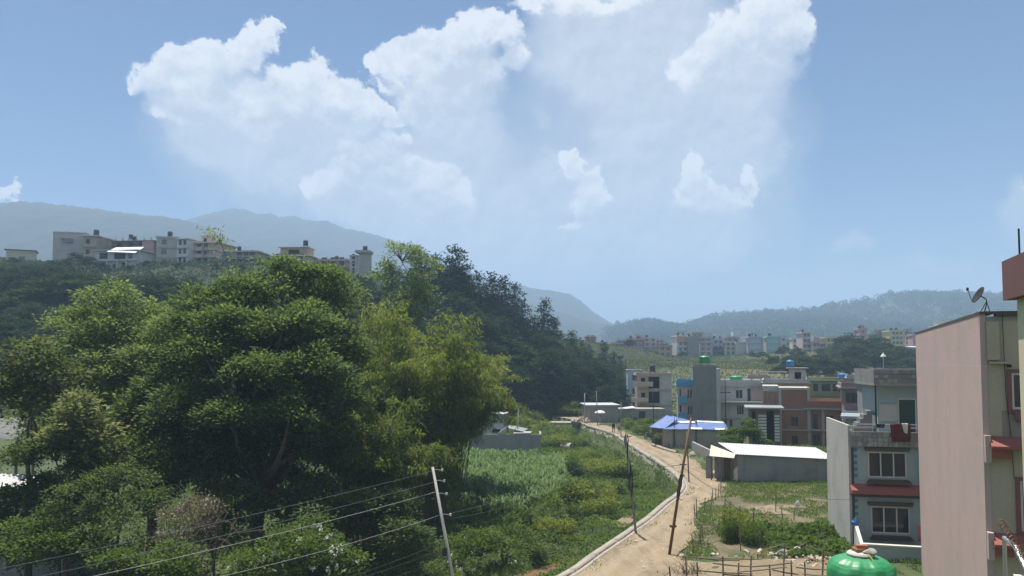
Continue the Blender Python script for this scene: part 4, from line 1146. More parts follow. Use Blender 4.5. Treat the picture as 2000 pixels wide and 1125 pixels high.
# roofless yard wall with tin sheets
c = at(916, 885, 109); gz = gh(0, 109) - .4
yw = empty('yard_house', (c.x, 109, gz), -.03, 'grey plastered yard wall with crumpled tin sheets on top', 'shed', 'huts in the field')
wt_ = at(916, 848, 109).z - gz
MB().box(0, 0, 0, 10.1, .25, wt_).build('wall', M['concrete'], yw)
MB().box(9.85, .26, 0, 10.1, 5, wt_).box(0, .26, 0, .25, 5, wt_ - .4).build('side_wall', M['concrete'], yw)
for P in ([(4.0, .1, wt_ + .05), (5.0, .1, wt_ + .75), (5.4, 3, wt_ + .95), (4.3, 3, wt_ + .2)], [(5.2, .4, wt_ + .85), (7.6, .3, wt_ + .3), (8.2, 3, wt_ + .5), (5.6, 3, wt_ + 1.0)], [(6.2, -.1, wt_ + .1), (8.6, -.1, wt_ + .15), (8.8, .8, wt_ + .3), (6.4, .8, wt_ + .35)]):
    s = MB(); s.hexa(P + [(p[0], p[1], p[2] + .05) for p in P]); s.build('roof_sheet', M['tin_grey'], yw)

# ------------------------------------------------------------------ grey shed with tin roof (right of the road)
c = at(1440, 884, 71)
sh = empty('tin_roof_shed', (c.x, 71, -.2), -.03, 'long grey block shed with white tin roof and cream porch', 'shed')
W_ = 9.0
MB().hexa([(0, 0, 0), (W_, 0, 0), (W_, .25, 0), (0, .25, 0), (0, 0, 2.66), (W_, 0, 2.2), (W_, .25, 2.2), (0, .25, 2.66)]).build('wall', M['concrete'], sh)
MB().box(0, .26, 0, .25, 5.2, 2.6).build('end_wall', M['concrete'], sh)
MB().box(.26, 4.95, 0, W_, 5.2, 2.6).build('back_wall', M['concrete'], sh)
def corrugated(P00, P10, P11, P01, n, amp, th=.02):
    """sheet with real ridges: P00-P10 along the corrugation, ridges across n"""
    mb = MB(); P00, P10, P11, P01 = map(Vector, (P00, P10, P11, P01))
    rows = []
    for i in range(n * 2 + 1):
        t = i / (n * 2); z = Vector((0, 0, amp if i % 2 else -amp))
        rows.append((P00.lerp(P10, t) + z, P01.lerp(P11, t) + z))
    for (a, b), (c_, d_) in zip(rows, rows[1:]):
        mb.hexa([a, c_, d_, b, a + Vector((0, 0, th)), c_ + Vector((0, 0, th)), d_ + Vector((0, 0, th)), b + Vector((0, 0, th))])
    return mb
corrugated((-.15, -.3, 2.74), (W_, -.3, 2.30), (W_, 5.3, 2.75), (-.5, 5.3, 3.2), 36, .02).build('roof', M['tin_white'], sh)
corrugated((-2.3, 1.0, 2.42), (-.45, -.55, 2.42), (-.2, -.1, 2.74), (-1.5, 3.9, 3.12), 14, .02).build('porch_roof', M['tin_cream'], sh)
for x, y, zz in ((-2.1, 1.2, 2.4), (-.62, -.3, 2.4), (-1.3, .5, 2.4)): MB().box(x - .05, y - .05, 0, x + .05, y + .05, zz).build('post', M['wood_weathered'], sh)
MB().box(-1.6, 2.0, 0, -.02, 2.15, 2.5).build('porch_wall', M['concrete'], sh)
MB().box(-.75, 1.93, .1, -.15, 1.99, 2.1).build('door', M['frame_brown'], sh)
MB().box(-2.3, 2.6, 0, -1.65, 2.7, 2.3).build('panel', M['tin_grey'], sh)
# low wall beside it
c0 = gp(1353, 880); c1 = gp(1400, 905)
lw = MB(); a = Vector((c0.x, c0.y, 0)); b = Vector((c1.x, c1.y, 0)); nn = Vector((.15, .1, 0))
lw.hexa([a - nn, b - nn, b + nn, a + nn, a - nn + Vector((0, 0, 1.1)), b - nn + Vector((0, 0, 1.1)), b + nn + Vector((0, 0, 1.1)), a + nn + Vector((0, 0, 1.1))])
tag(lw.build('yard_wall', M['concrete']), 'low grey yard wall running from the tarp shed to the porch', 'wall')

# ------------------------------------------------------------------ blue tarp shed
c = gp(1293, 874)
ts = empty('tarp_shed', (c.x, c.y, -.1), -.12, 'matting-walled roadside shed roofed with blue and white tarpaulin', 'shed')
for i in range(9):
    MB().box(i * .46, -.02 + .02 * (i % 2), 0, i * .46 + .44, .04 + .02 * (i % 2), 2.45).build('wall_panel', M['matting'], ts)
for x in (-.05, 1.35, 4.2): MB().box(x, -.12, 0, x + .12, -.03, 2.6).build('post', M['wood_weathered'], ts)
MB().box(4.2, .05, 0, 8.2, .2, 2.2).build('side_wall', M['matting'], ts)
MB().box(4.0, 5.0, 0, 8.2, 5.2, 2.2).build('back_wall', M['concrete'], ts)
MB().box(-1.0, 4.8, 0, 3.9, 4.95, 2.2).build('back_panel', M['frame_brown'], ts)
def sheet(P, mat, name, root, n=10, sag=.12):
    """draped cloth over four corners with sag and wrinkles"""
    P = [Vector(p) for p in P]; V = []; F = []
    for i in range(n + 1):
        for j in range(n + 1):
            u, v = i / n, j / n
            p = P[0].lerp(P[1], u).lerp(P[3].lerp(P[2], u), v)
            p.z += -sag * 4 * u * (1 - u) * v * (1 - v) * 2 + .05 * mnoise.noise(p * 1.7)
            V.append(tuple(p))
    F = [(i * (n + 1) + j, (i + 1) * (n + 1) + j, (i + 1) * (n + 1) + j + 1, i * (n + 1) + j + 1) for i in range(n) for j in range(n)]
    me = mesh_np(name, V, F, mat, smooth=True)
    o = link(name, me, root)
    md = o.modifiers.new('thick', 'SOLIDIFY'); md.thickness = .03
    return o
sheet([(-1.6, 1.2, 2.55), (.3, -.5, 2.5), (2.3, 1.9, 3.75), (.9, 4.0, 3.9)], M['tarp_blue'], 'tarp', ts)
sheet([(.2, -.6, 2.48), (4.5, -.6, 2.5), (4.6, 2.0, 3.05), (.9, 1.5, 3.1)], M['tarp_blue'], 'tarp', ts)
sheet([(.9, 1.6, 3.16), (4.4, 1.7, 3.1), (4.4, 2.3, 3.3), (1.0, 2.2, 3.3)], M['tarp_white'], 'tarp', ts, sag=.04)
sheet([(2.6, 2.2, 3.2), (4.6, 2.0, 3.0), (4.4, 4.6, 3.1), (1.6, 4.4, 3.85)], M['tarp_blue'], 'tarp', ts)
sheet([(4.55, -.4, 2.52), (8.3, -.3, 2.4), (8.3, 2.4, 3.0), (4.6, 2.4, 3.15)], M['tarp_blue'], 'tarp', ts)
sheet([(4.7, 2.5, 3.2), (8.2, 2.5, 3.05), (8.1, 3.4, 3.2), (4.6, 3.4, 3.3)], M['tarp_white'], 'tarp', ts, sag=.04)
sheet([(3.6, -.66, 2.52), (5.0, -.66, 2.5), (5.0, -.1, 2.66), (3.6, -.1, 2.68)], M['tarp_white'], 'tarp', ts, sag=.02)
sheet([(6.6, -.45, 2.5), (8.3, -.4, 2.42), (8.3, .2, 2.58), (6.6, .1, 2.64)], M['tarp_white'], 'tarp', ts, sag=.02)

# ------------------------------------------------------------------ blue-grey house with roof terrace
c = gp(1657, 1066)
HX, HY = 20.0, 46.0
bh = empty('terrace_house', (HX, HY, -.25), -math.radians(12), 'blue-grey two-storey house with stone-clad roof terrace and white side wall', 'house')
Wd_, Dp = 7.5, 6.8
z1 = 3.75; z2 = 6.25
P, _ = facemap('F', Wd_, Dp)
holes = [(1.03, 1.22, 3.12, 2.76, 'window', 2), (.93, 4.44, 3.02, 5.92, 'window', 2), (4.05, 4.5, 5.2, 5.92, 'window', 1), (4.2, .3, 5.2, 2.5, 'door', 0)]
mb = MB(); face_quads(mb, Wd_, 0, z2, holes, P, .23); mb.build('front_wall', M['plaster_bluegrey'], bh)
for h_ in holes: add_window(bh, P, h_, h_[4], M['frame_white'], M['glass_dark'], h_[5])
PL, _ = facemap('L', Wd_, Dp)
mb = MB(); mb.box(-.14, .0, 0, -.001, Dp, 7.45)
mb.build('side_wall', M['plaster_offwhite'], bh)
MB().box(Wd_ - .23, .24, 0, Wd_, Dp, z2).box(.24, Dp - .23, 0, Wd_ - .24, Dp, z2).build('rear_wall', M['plaster_bluegrey'], bh)
MB().box(.24, .24, z1 - .1, Wd_ - .24, Dp - .24, z1).box(.24, 3.0, .05, Wd_ - .24, 3.1, z1 - .12).box(.24, 3.0, z1 + .02, Wd_ - .24, 3.1, z2 - .02).build('floor', M['interior'], bh)
MB().box(0.001, 0.002, z2, Wd_, Dp, z2 + .15).build('terrace_slab', M['concrete'], bh)
for zc, wx0, wx1 in ((2.76, .85, 3.3), (5.92, .75, 3.2)):
    MB().hexa([(wx0 + .1, -.22, zc + .08), (wx1 - .1, -.22, zc + .08), (wx1, -.01, zc + .08), (wx0, -.01, zc + .08), (wx0, -.22, zc + .28), (wx1, -.22, zc + .28), (wx1, -.01, zc + .28), (wx0, -.01, zc + .28)]).build('lintel', M['paint_brown'], bh)
for zc, wx0, wx1 in ((1.22, .85, 3.3), (4.44, .75, 3.3)):
    MB().hexa([(wx0 + .05, -.3, zc - .32), (wx1 - .05, -.3, zc - .32), (wx1 - .05, -.01, zc - .32), (wx0 + .05, -.01, zc - .32), (wx0 + .22, -.3, zc - .1), (wx1 - .22, -.3, zc - .1), (wx1 - .22, -.01, zc - .1), (wx0 + .22, -.01, zc - .1)]).build('sill', M['paint_brown'], bh)
# red ledge between storeys
MB().hexa([(-.1, -.55, z1 - .22), (3.95, -.55, z1 - .22), (3.95, -.01, z1 - .22), (-.1, -.01, z1 - .22), (-.1, -.5, z1 - .02), (3.95, -.5, z1 - .02), (3.95, -.01, z1 + .3), (-.1, -.01, z1 + .3)]).build('ledge', M['paint_redledge'], bh)
MB().box(-.05, -.3, z1 - .42, 3.9, -.01, z1 - .225).build('ledge_beam', M['paint_brown'], bh)
# corner quoins
MB().box(.002, -.03, .4, .14, -.002, z2 - .1).build('corner_strip', M['paint_brown'], bh)
qm = MB().box(0, 0, 0, .17, .05, .17)
q0 = None
for i in range(15):
    z = .75 + i * .37
    if abs(z - z1) < .35: continue
    if q0 is None: q0 = qm.build('quoin', M['shutter_blue'], bh, (.15, -.055, z))
    else: link('quoin', q0.data, bh, (.15, -.055, z))
for i in range(7): link('quoin', q0.data, bh, (3.75 if i % 2 else 3.86, -.055, .5 + i * .4))
# stone-clad pillar and parapet with single stones
MB().box(3.7, -.28, z1 + .32, 4.0, -.01, z2 + .9).build('pillar', M['stone_clad'], bh)
MB().box(.0, -.2, z2 - .02, Wd_, -.003, z2 + .85).build('parapet', M['stone_clad'], bh)
rg = random.Random(5)
cols_, rows_ = 26, 3
jit = {}
def jp(i, j):
    if (i, j) not in jit: jit[(i, j)] = (rg.uniform(-.08, .08) if 0 < i < cols_ else 0, rg.uniform(-.07, .07) if 0 < j < rows_ else 0)
    return jit[(i, j)]
for i in range(cols_):
    for j in range(rows_):
        q = []
        for a, b in ((i, j), (i + 1, j), (i + 1, j + 1), (i, j + 1)):
            dx, dz = jp(a, b); q.append((Wd_ * a / cols_ + dx, z2 + .83 * b / rows_ + dz))
        cx = sum(p[0] for p in q) / 4; cz = sum(p[1] for p in q) / 4
        o_ = rg.uniform(.015, .05)
        f = [(cx + (p[0] - cx) * .9, cz + (p[1] - cz) * .88) for p in q]
        s = MB(); s.hexa([(f[0][0], -.2 - o_, f[0][1]), (f[1][0], -.2 - o_, f[1][1]), (f[1][0], -.199, f[1][1]), (f[0][0], -.199, f[0][1]), (f[3][0], -.2 - o_, f[3][1]), (f[2][0], -.2 - o_, f[2][1]), (f[2][0], -.199, f[2][1]), (f[3][0], -.199, f[3][1])])
        s.build('stone', M['stone_pale'] if rg.random() < .45 else M['stone_clad'], bh)
# terrace railing
rl = MB()
for zz in (1.15, 1.0, .93): rl.tube([(.1, -.1, z2 + zz + .15), (Wd_ - .1, -.1, z2 + zz + .15)], .022, 5)
for x in (.1, 1.4, 2.7, 4.0, 5.2, 6.4): rl.tube([(x, -.1, z2 + .84), (x, -.1, z2 + 1.3)], .025, 5)
rl.build('railing', M['rail_steel'], bh)
# set-back upper storey
us = 2.4; zt2 = 9.75
PU = lambda a, z, n: (2.1 + a, us + n, z)
uh = [(1.15, z2 + .15, 2.2, z2 + 2.7, 'door', 0), (2.5, z2 + .6, 3.3, z2 + 2.7, 'window', 1)]
mb = MB(); face_quads(mb, 5.2, z2 + .15, zt2, uh, PU, .2)
mb.quad((2.1, Dp - .3, z2 + .15), (2.1, us, z2 + .15), (2.1, us, zt2), (2.1, Dp - .3, zt2))
mb.quad((7.3, us, z2 + .15), (7.3, Dp - .3, z2 + .15), (7.3, Dp - .3, zt2), (7.3, us, zt2))
mb.quad((7.3, Dp - .3, z2 + .15), (2.1, Dp - .3, z2 + .15), (2.1, Dp - .3, zt2), (7.3, Dp - .3, zt2))
ust = mb.build('upper_storey', M['plaster_bluegrey'], bh)
for h_ in uh: add_window(ust, PU, h_, h_[4], M['frame_white'], M['glass_green'], h_[5])
MB().box(1.7, us - .9, zt2, 7.5, Dp, zt2 + .15).build('roof_slab', M['concrete'], bh)
MB().box(1.7, us - .9, zt2 + .151, 7.5, us - .75, zt2 + 1.0).box(1.7, us - .74, zt2 + .151, 1.85, Dp, zt2 + 1.0).box(5.2, us - .95, zt2 - .6, 5.55, us - .6, zt2 + 1.02).build('upper_parapet', M['stone_clad'], bh)
rg = random.Random(15)
for i in range(22):
    for j in range(3):
        x0 = 1.72 + i * .262 + rg.uniform(-.03, .03); z0_ = zt2 + .17 + j * .275 + rg.uniform(-.02, .02); w0 = rg.uniform(.2, .25); h0 = rg.uniform(.2, .25); o_ = rg.uniform(.02, .06); sk_ = rg.uniform(-.05, .05)
        yy = us - .9
        MB().hexa([(x0, yy - o_, z0_), (x0 + w0, yy - o_, z0_ + sk_ * .5), (x0 + w0, yy - .001, z0_ + sk_ * .5), (x0, yy - .001, z0_), (x0 + sk_, yy - o_, z0_ + h0), (x0 + w0, yy - o_, z0_ + h0), (x0 + w0, yy - .001, z0_ + h0), (x0 + sk_, yy - .001, z0_ + h0)]).build('stone', M['stone_pale'] if rg.random() < .4 else M['stone_clad'], bh)
MB().box(2.15, us - .09, z2 + 1.3, 3.2, us - .02, z2 + 2.35).build('sheet_panel', M['plaster_offwhite'], bh)
MB().tube([(1.8, us - .8, z2 + .15), (1.8, us - .8, zt2)], .05, 6).build('pole', M['dark_steel'], bh)
stp = MB()
for k in range(7): stp.box(.4 + k * .2, 3.0, z2 + .15 + k * .25, 1.9, 4.0, z2 + .15 + (k + 1) * .25 - .004)
stp.build('stair', M['concrete_dark'], bh)
# things on the terrace
def hang(name, label, cat, mat, P, group=None, n=8, wav=.05, vdir=(0, -1, 0)):
    """hanging cloth: top edge P[0]-P[1], bottom P[3]-P[2]"""
    P = [Vector(p) for p in P]; V = []
    for i in range(n + 1):
        for j in range(n + 1):
            u, v = i / n, j / n
            p = P[0].lerp(P[1], u).lerp(P[3].lerp(P[2], u), v) + Vector(vdir) * (wav * math.sin(u * 9 + v * 2) * (.3 + v))
            V.append(tuple(p))
    F = [(i * (n + 1) + j, (i + 1) * (n + 1) + j, (i + 1) * (n + 1) + j + 1, i * (n + 1) + j + 1) for i in range(n) for j in range(n)]
    o = link(name, mesh_np(name, V, F, mat, smooth=True)); md = o.modifiers.new('thick', 'SOLIDIFY'); md.thickness = .02
    return tag(o, label, cat, group)
def bhp(x, y, z):
    a = -math.radians(12); return (HX + x * math.cos(a) - y * math.sin(a), HY + x * math.sin(a) + y * math.cos(a), -.25 + z)
hang('blanket', 'dark red quilt hung over the roof terrace railing', 'blanket', M['cloth_red'], [bhp(2.1, -.32, z2 + 1.36), bhp(3.2, -.32, z2 + 1.36), bhp(3.17, -.34, z2 + .35), bhp(2.14, -.34, z2 + .32)])
hang('towel', 'white cloth draped over the dark red quilt', 'towel', M['cloth_white'], [bhp(2.7, -.42, z2 + 1.4), bhp(3.02, -.42, z2 + 1.4), bhp(3.0, -.42, z2 + .75), bhp(2.78, -.42, z2 + .9)])
hang('laundry', 'dark cloth hung on the left part of the terrace railing', 'laundry', M['cloth_dark'], [bhp(1.35, -.18, z2 + 1.32), bhp(1.85, -.18, z2 + 1.32), bhp(1.82, -.2, z2 + 1.1), bhp(1.38, -.2, z2 + 1.12)])
hang('laundry', 'faded pink cloth hanging by the ground-floor window', 'laundry', M['cloth_pink'], [bhp(3.12, -1.2, 2.0), bhp(3.72, -1.2, 2.0), bhp(3.68, -1.22, 1.1), bhp(3.15, -1.22, 1.12)])
sk = link('sack', rock_mesh(3, M['cloth_white'], 'sack')); sk.location = bhp(.9, .7, z2 + .5); sk.scale = (1.3, .6, .6)
tag(sk, 'crumpled white sack on the left of the roof terrace', 'sack')
# compound wall
cwl = empty('compound_wall', bhp(.05, -2.6, 0), -math.radians(12) - .05, 'low blue-grey compound wall with white coping before the house', 'wall')
MB().box(0, 0, -.3, 4.3, .2, 1.05).build('wall', M['plaster_bluegrey'], cwl)
MB().box(-.06, -.05, 1.052, 4.36, .25, 1.14).build('coping', M['plaster_white'], cwl)
MB().hexa([(-.2, .0, -.3), (-.02, .0, -.3), (-.02, 2.0, -.3), (-.2, 2.0, -.3), (-.2, .0, 1.1), (-.02, .0, 1.1), (-.02, 2.0, 1.9), (-.2, 2.0, 1.9)]).build('stair_wall', M['plaster_white'], cwl)
bb = link('plastic_bag', rock_mesh(8, M['cloth_blue'], 'plastic_bag')); bb.location = bhp(-.02, -.75, 1.95); bb.scale = (.4, .35, .5)
tag(bb, 'blue plastic bag hung at the corner of the blue-grey house', 'bag')

# ------------------------------------------------------------------ pink-sided building on the right
A_ = Vector((14.4, 23.5)); B_ = Vector((21.57, 41.0)); ang = math.atan2(B_.x - A_.x, B_.y - A_.y)
pb = empty('apartment_building', (A_.x, A_.y, -.5), -ang, 'tall building with plain pink side wall and khaki front', 'building')
LB = (B_ - A_).length; TB = 12.45 + .5; WB = 9.0
PF, _ = facemap('F', WB, LB)
eyz = 11.5
wins = [(.62, 10.05, 1.9, 11.15, 'window', 0), (.75, 6.45, 2.0, 7.95, 'window', 0), (.75, 3.4, 2.0, 4.9, 'window', 0), (.75, .9, 2.0, 2.3, 'window', 0)]
mb = MB(); face_quads(mb, WB, 0, TB - .25, wins, PF, .25); mb.build('front_wall', M['plaster_khaki'], pb)
MB().box(.002, -.10, 10.98 + .55, .34, -.002, TB - .26).build('corner_pier', M['plaster_khaki'], pb)
MB().box(.36, -.02, 9.1, WB, -.003, 10.02).build('wall_panel', M['plaster_taupe'], pb)
for w_ in wins:
    o = add_window(pb, PF, w_, 'window', M['frame_white'], M['glass_dark'], 0)
    f = MB(); x0, z0_, x1, z1_ = w_[:4]
    f.box(x0 - .12, -.05, z0_ - .12, x0, .03, z1_ + .1); f.box(x1, -.05, z0_ - .12, x1 + .12, .03, z1_ + .1); f.box(x0, -.05, z1_, x1, .03, z1_ + .1); f.box(x0, -.08, z0_ - .12, x1, .03, z0_)
    f.build('window_surround', M['frame_maroon'], pb)
hang('laundry', 'dark maroon cloth hanging under the upper window of the pink-sided building', 'laundry', M['frame_maroon'], [pb.matrix_basis @ Vector(p) for p in ((.66, -.12, 10.0), (.95, -.12, 10.0), (.93, -.12, 9.68), (.67, -.12, 9.7))], wav=.01)
# side and other walls
sw = MB(); n_ = 10
sw.box(-.16, -.02, 0, -.001, LB, TB - .02)
sw.build('side_wall', M['plaster_pink'], pb)
MB().box(WB - .2, .26, 0, WB, LB, TB - .3).box(.26, LB - .2, 0, WB - .21, LB, TB - .3).build('rear_wall', M['plaster_khaki'], pb)
MB().box(.0, .0, TB - .25, WB, LB, TB - .1).build('roof', M['concrete'], pb)
MB().box(-.18, -.12, TB - .018, .25, LB + .02, TB + .05).box(.251, -.12, TB - .098, WB, .2, TB + .05).build('coping', M['paint_brown'], pb)
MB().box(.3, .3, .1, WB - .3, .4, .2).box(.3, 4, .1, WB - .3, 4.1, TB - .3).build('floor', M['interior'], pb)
for zl in (8.72 + .5, 5.85 + .5, 2.9 + .5):
    MB().hexa([(-.02, -.5, zl - .32), (WB, -.5, zl - .32), (WB, -.003, zl - .32), (-.02, -.003, zl - .32), (-.02, -.5, zl - .24), (WB, -.5, zl - .24), (WB, -.003, zl + .02), (-.02, -.003, zl + .02)]).build('ledge', M['paint_redledge'], pb)
    MB().box(.0, -.30, zl - .62, .5, -.004, zl - .322).build('bracket', M['paint_redledge'], pb)
    MB().box(-.15, -.3, zl - .75, .0, -.021, zl + .05).build('corner_block', M['plaster_pink'], pb)
MB().box(.05, -.2, 10.92 + .5, .6, -.004, 10.98 + .5).build('ledge_slab', M['plaster_khaki'], pb)
MB().tube([(.42, -.115, TB), (.46, -.06, 10.5), (.55, -.06, 9.3), (.6, -.06, 8.0)], .012, 4).build('cable', M['cable_black'], pb)
MB().tube([(.5, -.09, 11.35), (.62, -.09, 11.35)], .04, 6).build('pipe_end', M['rubber'], pb)
# satellite dish on the parapet
sp_ = pb.matrix_basis @ Vector((.05, .5, TB + .05))
sd = empty('satellite_dish', sp_, 0.0, 'dark satellite dish on the parapet of the pink-sided building', 'satellite dish')
N_ = 18; V = []; F = []
ax = Vector((-.86, .12, .50)).normalized(); u_ = ax.orthogonal().normalized(); v_ = ax.cross(u_)
cen = Vector((-.10, 0, .52))
for k in range(5):
    r = .30 * k / 4
    for i in range(N_):
        a = 2 * math.pi * i / N_; V.append(tuple(cen + u_ * r * math.cos(a) + v_ * r * .92 * math.sin(a) + ax * (r * r * .75)))
for k in range(4):
    for i in range(N_): F.append((k * N_ + i, k * N_ + (i + 1) % N_, (k + 1) * N_ + (i + 1) % N_, (k + 1) * N_ + i))
o = link('reflector', mesh_np('reflector', V, F, M['dish_grey'], smooth=True), sd); md = o.modifiers.new('t', 'SOLIDIFY'); md.thickness = .012
MB().tube([cen - ax * .02, (.08, 0, .42), (.1, 0, .3), (.02, .02, 0)], .018, 6).tube([(.09, 0, .34), (.16, -.05, 0)], .012, 5).tube([(.09, 0, .34), (-.05, .12, 0)], .012, 5).build('mount', M['dark_steel'], sd)
foc = cen + ax * .42
MB().tube([cen - v_ * .3 + ax * .06, foc], .01, 5).build('feed_arm', M['dark_steel'], sd)
MB().lathe([(.03, -.05), (.04, 0), (.03, .05)], 8).build('feed_horn', M['dark_steel'], sd, tuple(foc))

# ------------------------------------------------------------------ nearest building at the right edge
c = at(1990, 700, 12.0)
nbq = empty('neighbour_house', (c.x, 12.0, 0), -math.radians(19), 'cream wall corner under a maroon roof fascia at the right edge', 'building')
MB().box(0, -9, 0, 5, -.01, 12.1).build('wall', M['plaster_cream'], nbq)
zf0 = at(1960, 585, 12).z; zf1 = at(1960, 508, 12).z
MB().box(-.15, -9.2, zf0, 5.2, .16, zf1).build('roof_fascia', M['paint_maroon'], nbq)
MB().tube([(.07, .05, zf1), (.07, .05, zf1 + .5)], .014, 6).build('rod', M['dark_steel'], nbq)
# small balcony with rails below
zb_ = at(1965, 1105, 12.0).z
bx = at(1966, 1105, 12.6)
MB().box(-.32, -2.6, zb_ - .5, -.02, -.6, zb_).build('balcony', M['plaster_white'], nbq)
MB().tube([(-.30, -.1, zb_ + .42), (-.28, -.6, zb_ + .40), (-.25, -1.6, zb_ - .05)], .035, 8).tube([(-.30, -.1, zb_ + .42), (-.30, -.1, zb_ - .3)], .03, 6).build('handrail', M['galv'], nbq)
wr = MB(); pts = []
for i in range(90):
    t = i / 89; a = i * 1.1; pts.append((-.3 + .05 * math.cos(a), .1 - 1.9 * t, zb_ + .62 - .35 * t + .05 * math.sin(a)))
wr.tube(pts, .008, 4).build('wire_coil', M['rust_steel'], nbq)

# ------------------------------------------------------------------ green water tank in front, on its own roof
tk = at(1681, 1084, 16.0)
pl = empty('roof_platform', (tk.x, tk.y, 0), .1, 'concrete roof platform under the green tank', 'platform')
MB().box(-1.6, -1.6, 0, 1.6, 1.0, 5.45).build('wall', M['concrete'], pl); MB().box(-1.7, -1.7, 5.451, 1.7, 1.1, 5.6).build('slab', M['concrete_light'], pl)
gt = empty('water_tank', (tk.x, tk.y, 5.6), .2, 'large glossy green water tank in the foreground', 'water tank')
r = .655; ztop = tk.z - 5.6
prof = [(r * .95, 0), (r * .99, .06), (r, .2), (r, .36), (r * .97, .40), (r * .97, .46), (r, .5), (r, .70), (r * .97, .74), (r * .97, .80), (r, .84), (r * 1.0, ztop - .36), (r * .985, ztop - .26), (r * .93, ztop - .17), (r * .84, ztop - .11), (r * .62, ztop - .04), (r * .40, ztop - .005), (r * .36, ztop + .0)]
V = []; F = []; n = 96
fine = []
for (r0, z0_), (r1, z1_) in zip(prof, prof[1:]):
    for k in range(4): fine.append((r0 + (r1 - r0) * k / 4, z0_ + (z1_ - z0_) * k / 4))
fine.append(prof[-1])
for rr, zz in fine:
    for k in range(n):
        a = 2 * math.pi * k / n; w_ = .5 + .5 * math.tanh(4 * math.cos(8 * a)); sh_ = math.exp(-((zz - (ztop - .16)) / .11) ** 2)
        q = rr * (1 - .035 * sh_ * (1 - w_)); V.append((q * math.cos(a), q * math.sin(a), zz - .028 * sh_ * (1 - w_)))
for i in range(len(fine) - 1):
    for k in range(n): F.append((i * n + k, i * n + (k + 1) % n, (i + 1) * n + (k + 1) % n, (i + 1) * n + k))
link('body', mesh_np('body', V, F, M['tank_green'], smooth=True), gt)
MB().lathe([(r * .42, ztop - .02), (r * .36, ztop + .001)], 32).build('neck', M['tank_green'], gt)
MB().lathe([(r * 1.005, .93), (r * 1.02, .95), (r * 1.005, .97)], 48).build('band', M['tank_green'], gt)
MB().lathe([(r * .40, ztop + .001), (r * .41, ztop + .03), (r * .37, ztop + .06), (r * .2, ztop + .078), (.02, ztop + .08)], 28).build('lid', M['concrete_light'], gt)
lid_c = Vector((tk.x, tk.y, 5.6 + ztop + .08))
def brick(off, rz, lab):
    mb = MB().box(-.115, -.055, 0, .115, .055, .065)
    o = mb.build('brick', M['brick_solid'], None, tuple(lid_c + Vector(off)), rz)
    bv = o.modifiers.new('b', 'BEVEL'); bv.width = .006
    return tag(o, lab, 'brick', 'bricks weighing down the tank lid')
brick((-.02, -.05, 0), .15, 'red brick lying lowest on the green tank lid'); brick((-.03, .07, 0), .2, 'red brick at the back of the green tank lid'); brick((.02, -.02, .066), -.1, 'red brick on top of the others on the green tank')
st = link('stone', rock_mesh(5, M['rubble_grey'])); st.location = lid_c + Vector((.14, -.15, .02)); st.scale = (.3, .2, .16); tag(st, 'grey stone on the front of the green tank lid', 'stone')
rp = MB(); pts = []
for i in range(12):
    t = i / 11
    rr = .1 + t * (r + .02 - .1) if t < .75 else r + .02
    zz = 5.6 + ztop + .07 - max(0, t - .1) ** 2.2 * .9
    pts.append((tk.x + rr * .22, tk.y - rr, zz - (t - .75) * 1.2 * (t > .75)))
tag(rp.tube(pts, .014, 6).build('rope', M['rope_yellow']), 'yellow rope hanging down over the green tank', 'rope')

# ------------------------------------------------------------------ leaf materials
leaf_mat('leaf_broad', (0.052, 0.090, 0.026), (0.110, 0.176, 0.048), (0.195, 0.250, 0.085), 0.5, 0.6, 0.2)
leaf_mat('leaf_bamboo', (0.074, 0.110, 0.018), (0.158, 0.212, 0.038), (0.25, 0.28, 0.072), 0.5, 0.6, 0.2)
leaf_mat('leaf_dark', (0.014, 0.032, 0.014), (0.030, 0.058, 0.024), (0.060, 0.092, 0.036), 0.3, 0.85, 0.05)
leaf_mat('leaf_big', (0.055, 0.082, 0.022), (0.110, 0.145, 0.042), (0.21, 0.23, 0.095), 0.42, 0.6, 0.2)
leaf_mat('leaf_shrub', (0.042, 0.074, 0.018), (0.086, 0.138, 0.034), (0.15, 0.20, 0.06), 0.42, 0.6, 0.2)
leaf_mat('leaf_weed', (0.052, 0.092, 0.018), (0.095, 0.160, 0.032), (0.16, 0.22, 0.056), 0.42, 0.65, 0.15)
leaf_mat('leaf_maize', (0.050, 0.105, 0.022), (0.090, 0.165, 0.040), (0.165, 0.235, 0.080), 0.42, 0.5, 0.3)
leaf_mat('leaf_slope', (0.044, 0.064, 0.020), (0.085, 0.106, 0.034), (0.15, 0.148, 0.062), 0.3, 0.9, 0.05)
leaf_mat('leaf_farwood', (0.020, 0.040, 0.016), (0.038, 0.066, 0.024), (0.066, 0.090, 0.036), 0.3, 0.9, 0.05)
leaf_mat('leaf_dry', (0.10, 0.080, 0.045), (0.16, 0.125, 0.075), (0.24, 0.195, 0.12), 0.2)
leaf_mat('flower_white', (0.62, 0.62, 0.54), (0.74, 0.74, 0.68), (0.82, 0.82, 0.78), 0.3)
flat_mat('stem_bamboo', (0.105, 0.125, 0.045), 0.6)
flat_mat('stem_green', (0.06, 0.09, 0.03), 0.8)

def build_crown(name, V, F, T, mat, parent, origin):
    V = V - np.array(origin)[None]
    return link(name, mesh_np(name, V, F, mat, tone=T), parent)

def pxlobe(px, py, d, rx, ry, rd=None):
    """lobe given by its place and size in the picture at distance d"""
    c = at(px, py, d); s = d / FPX
    return (c.x, c.y, c.z, rx * s, (rd if rd else (rx + ry) * 0.5 * s), ry * s)

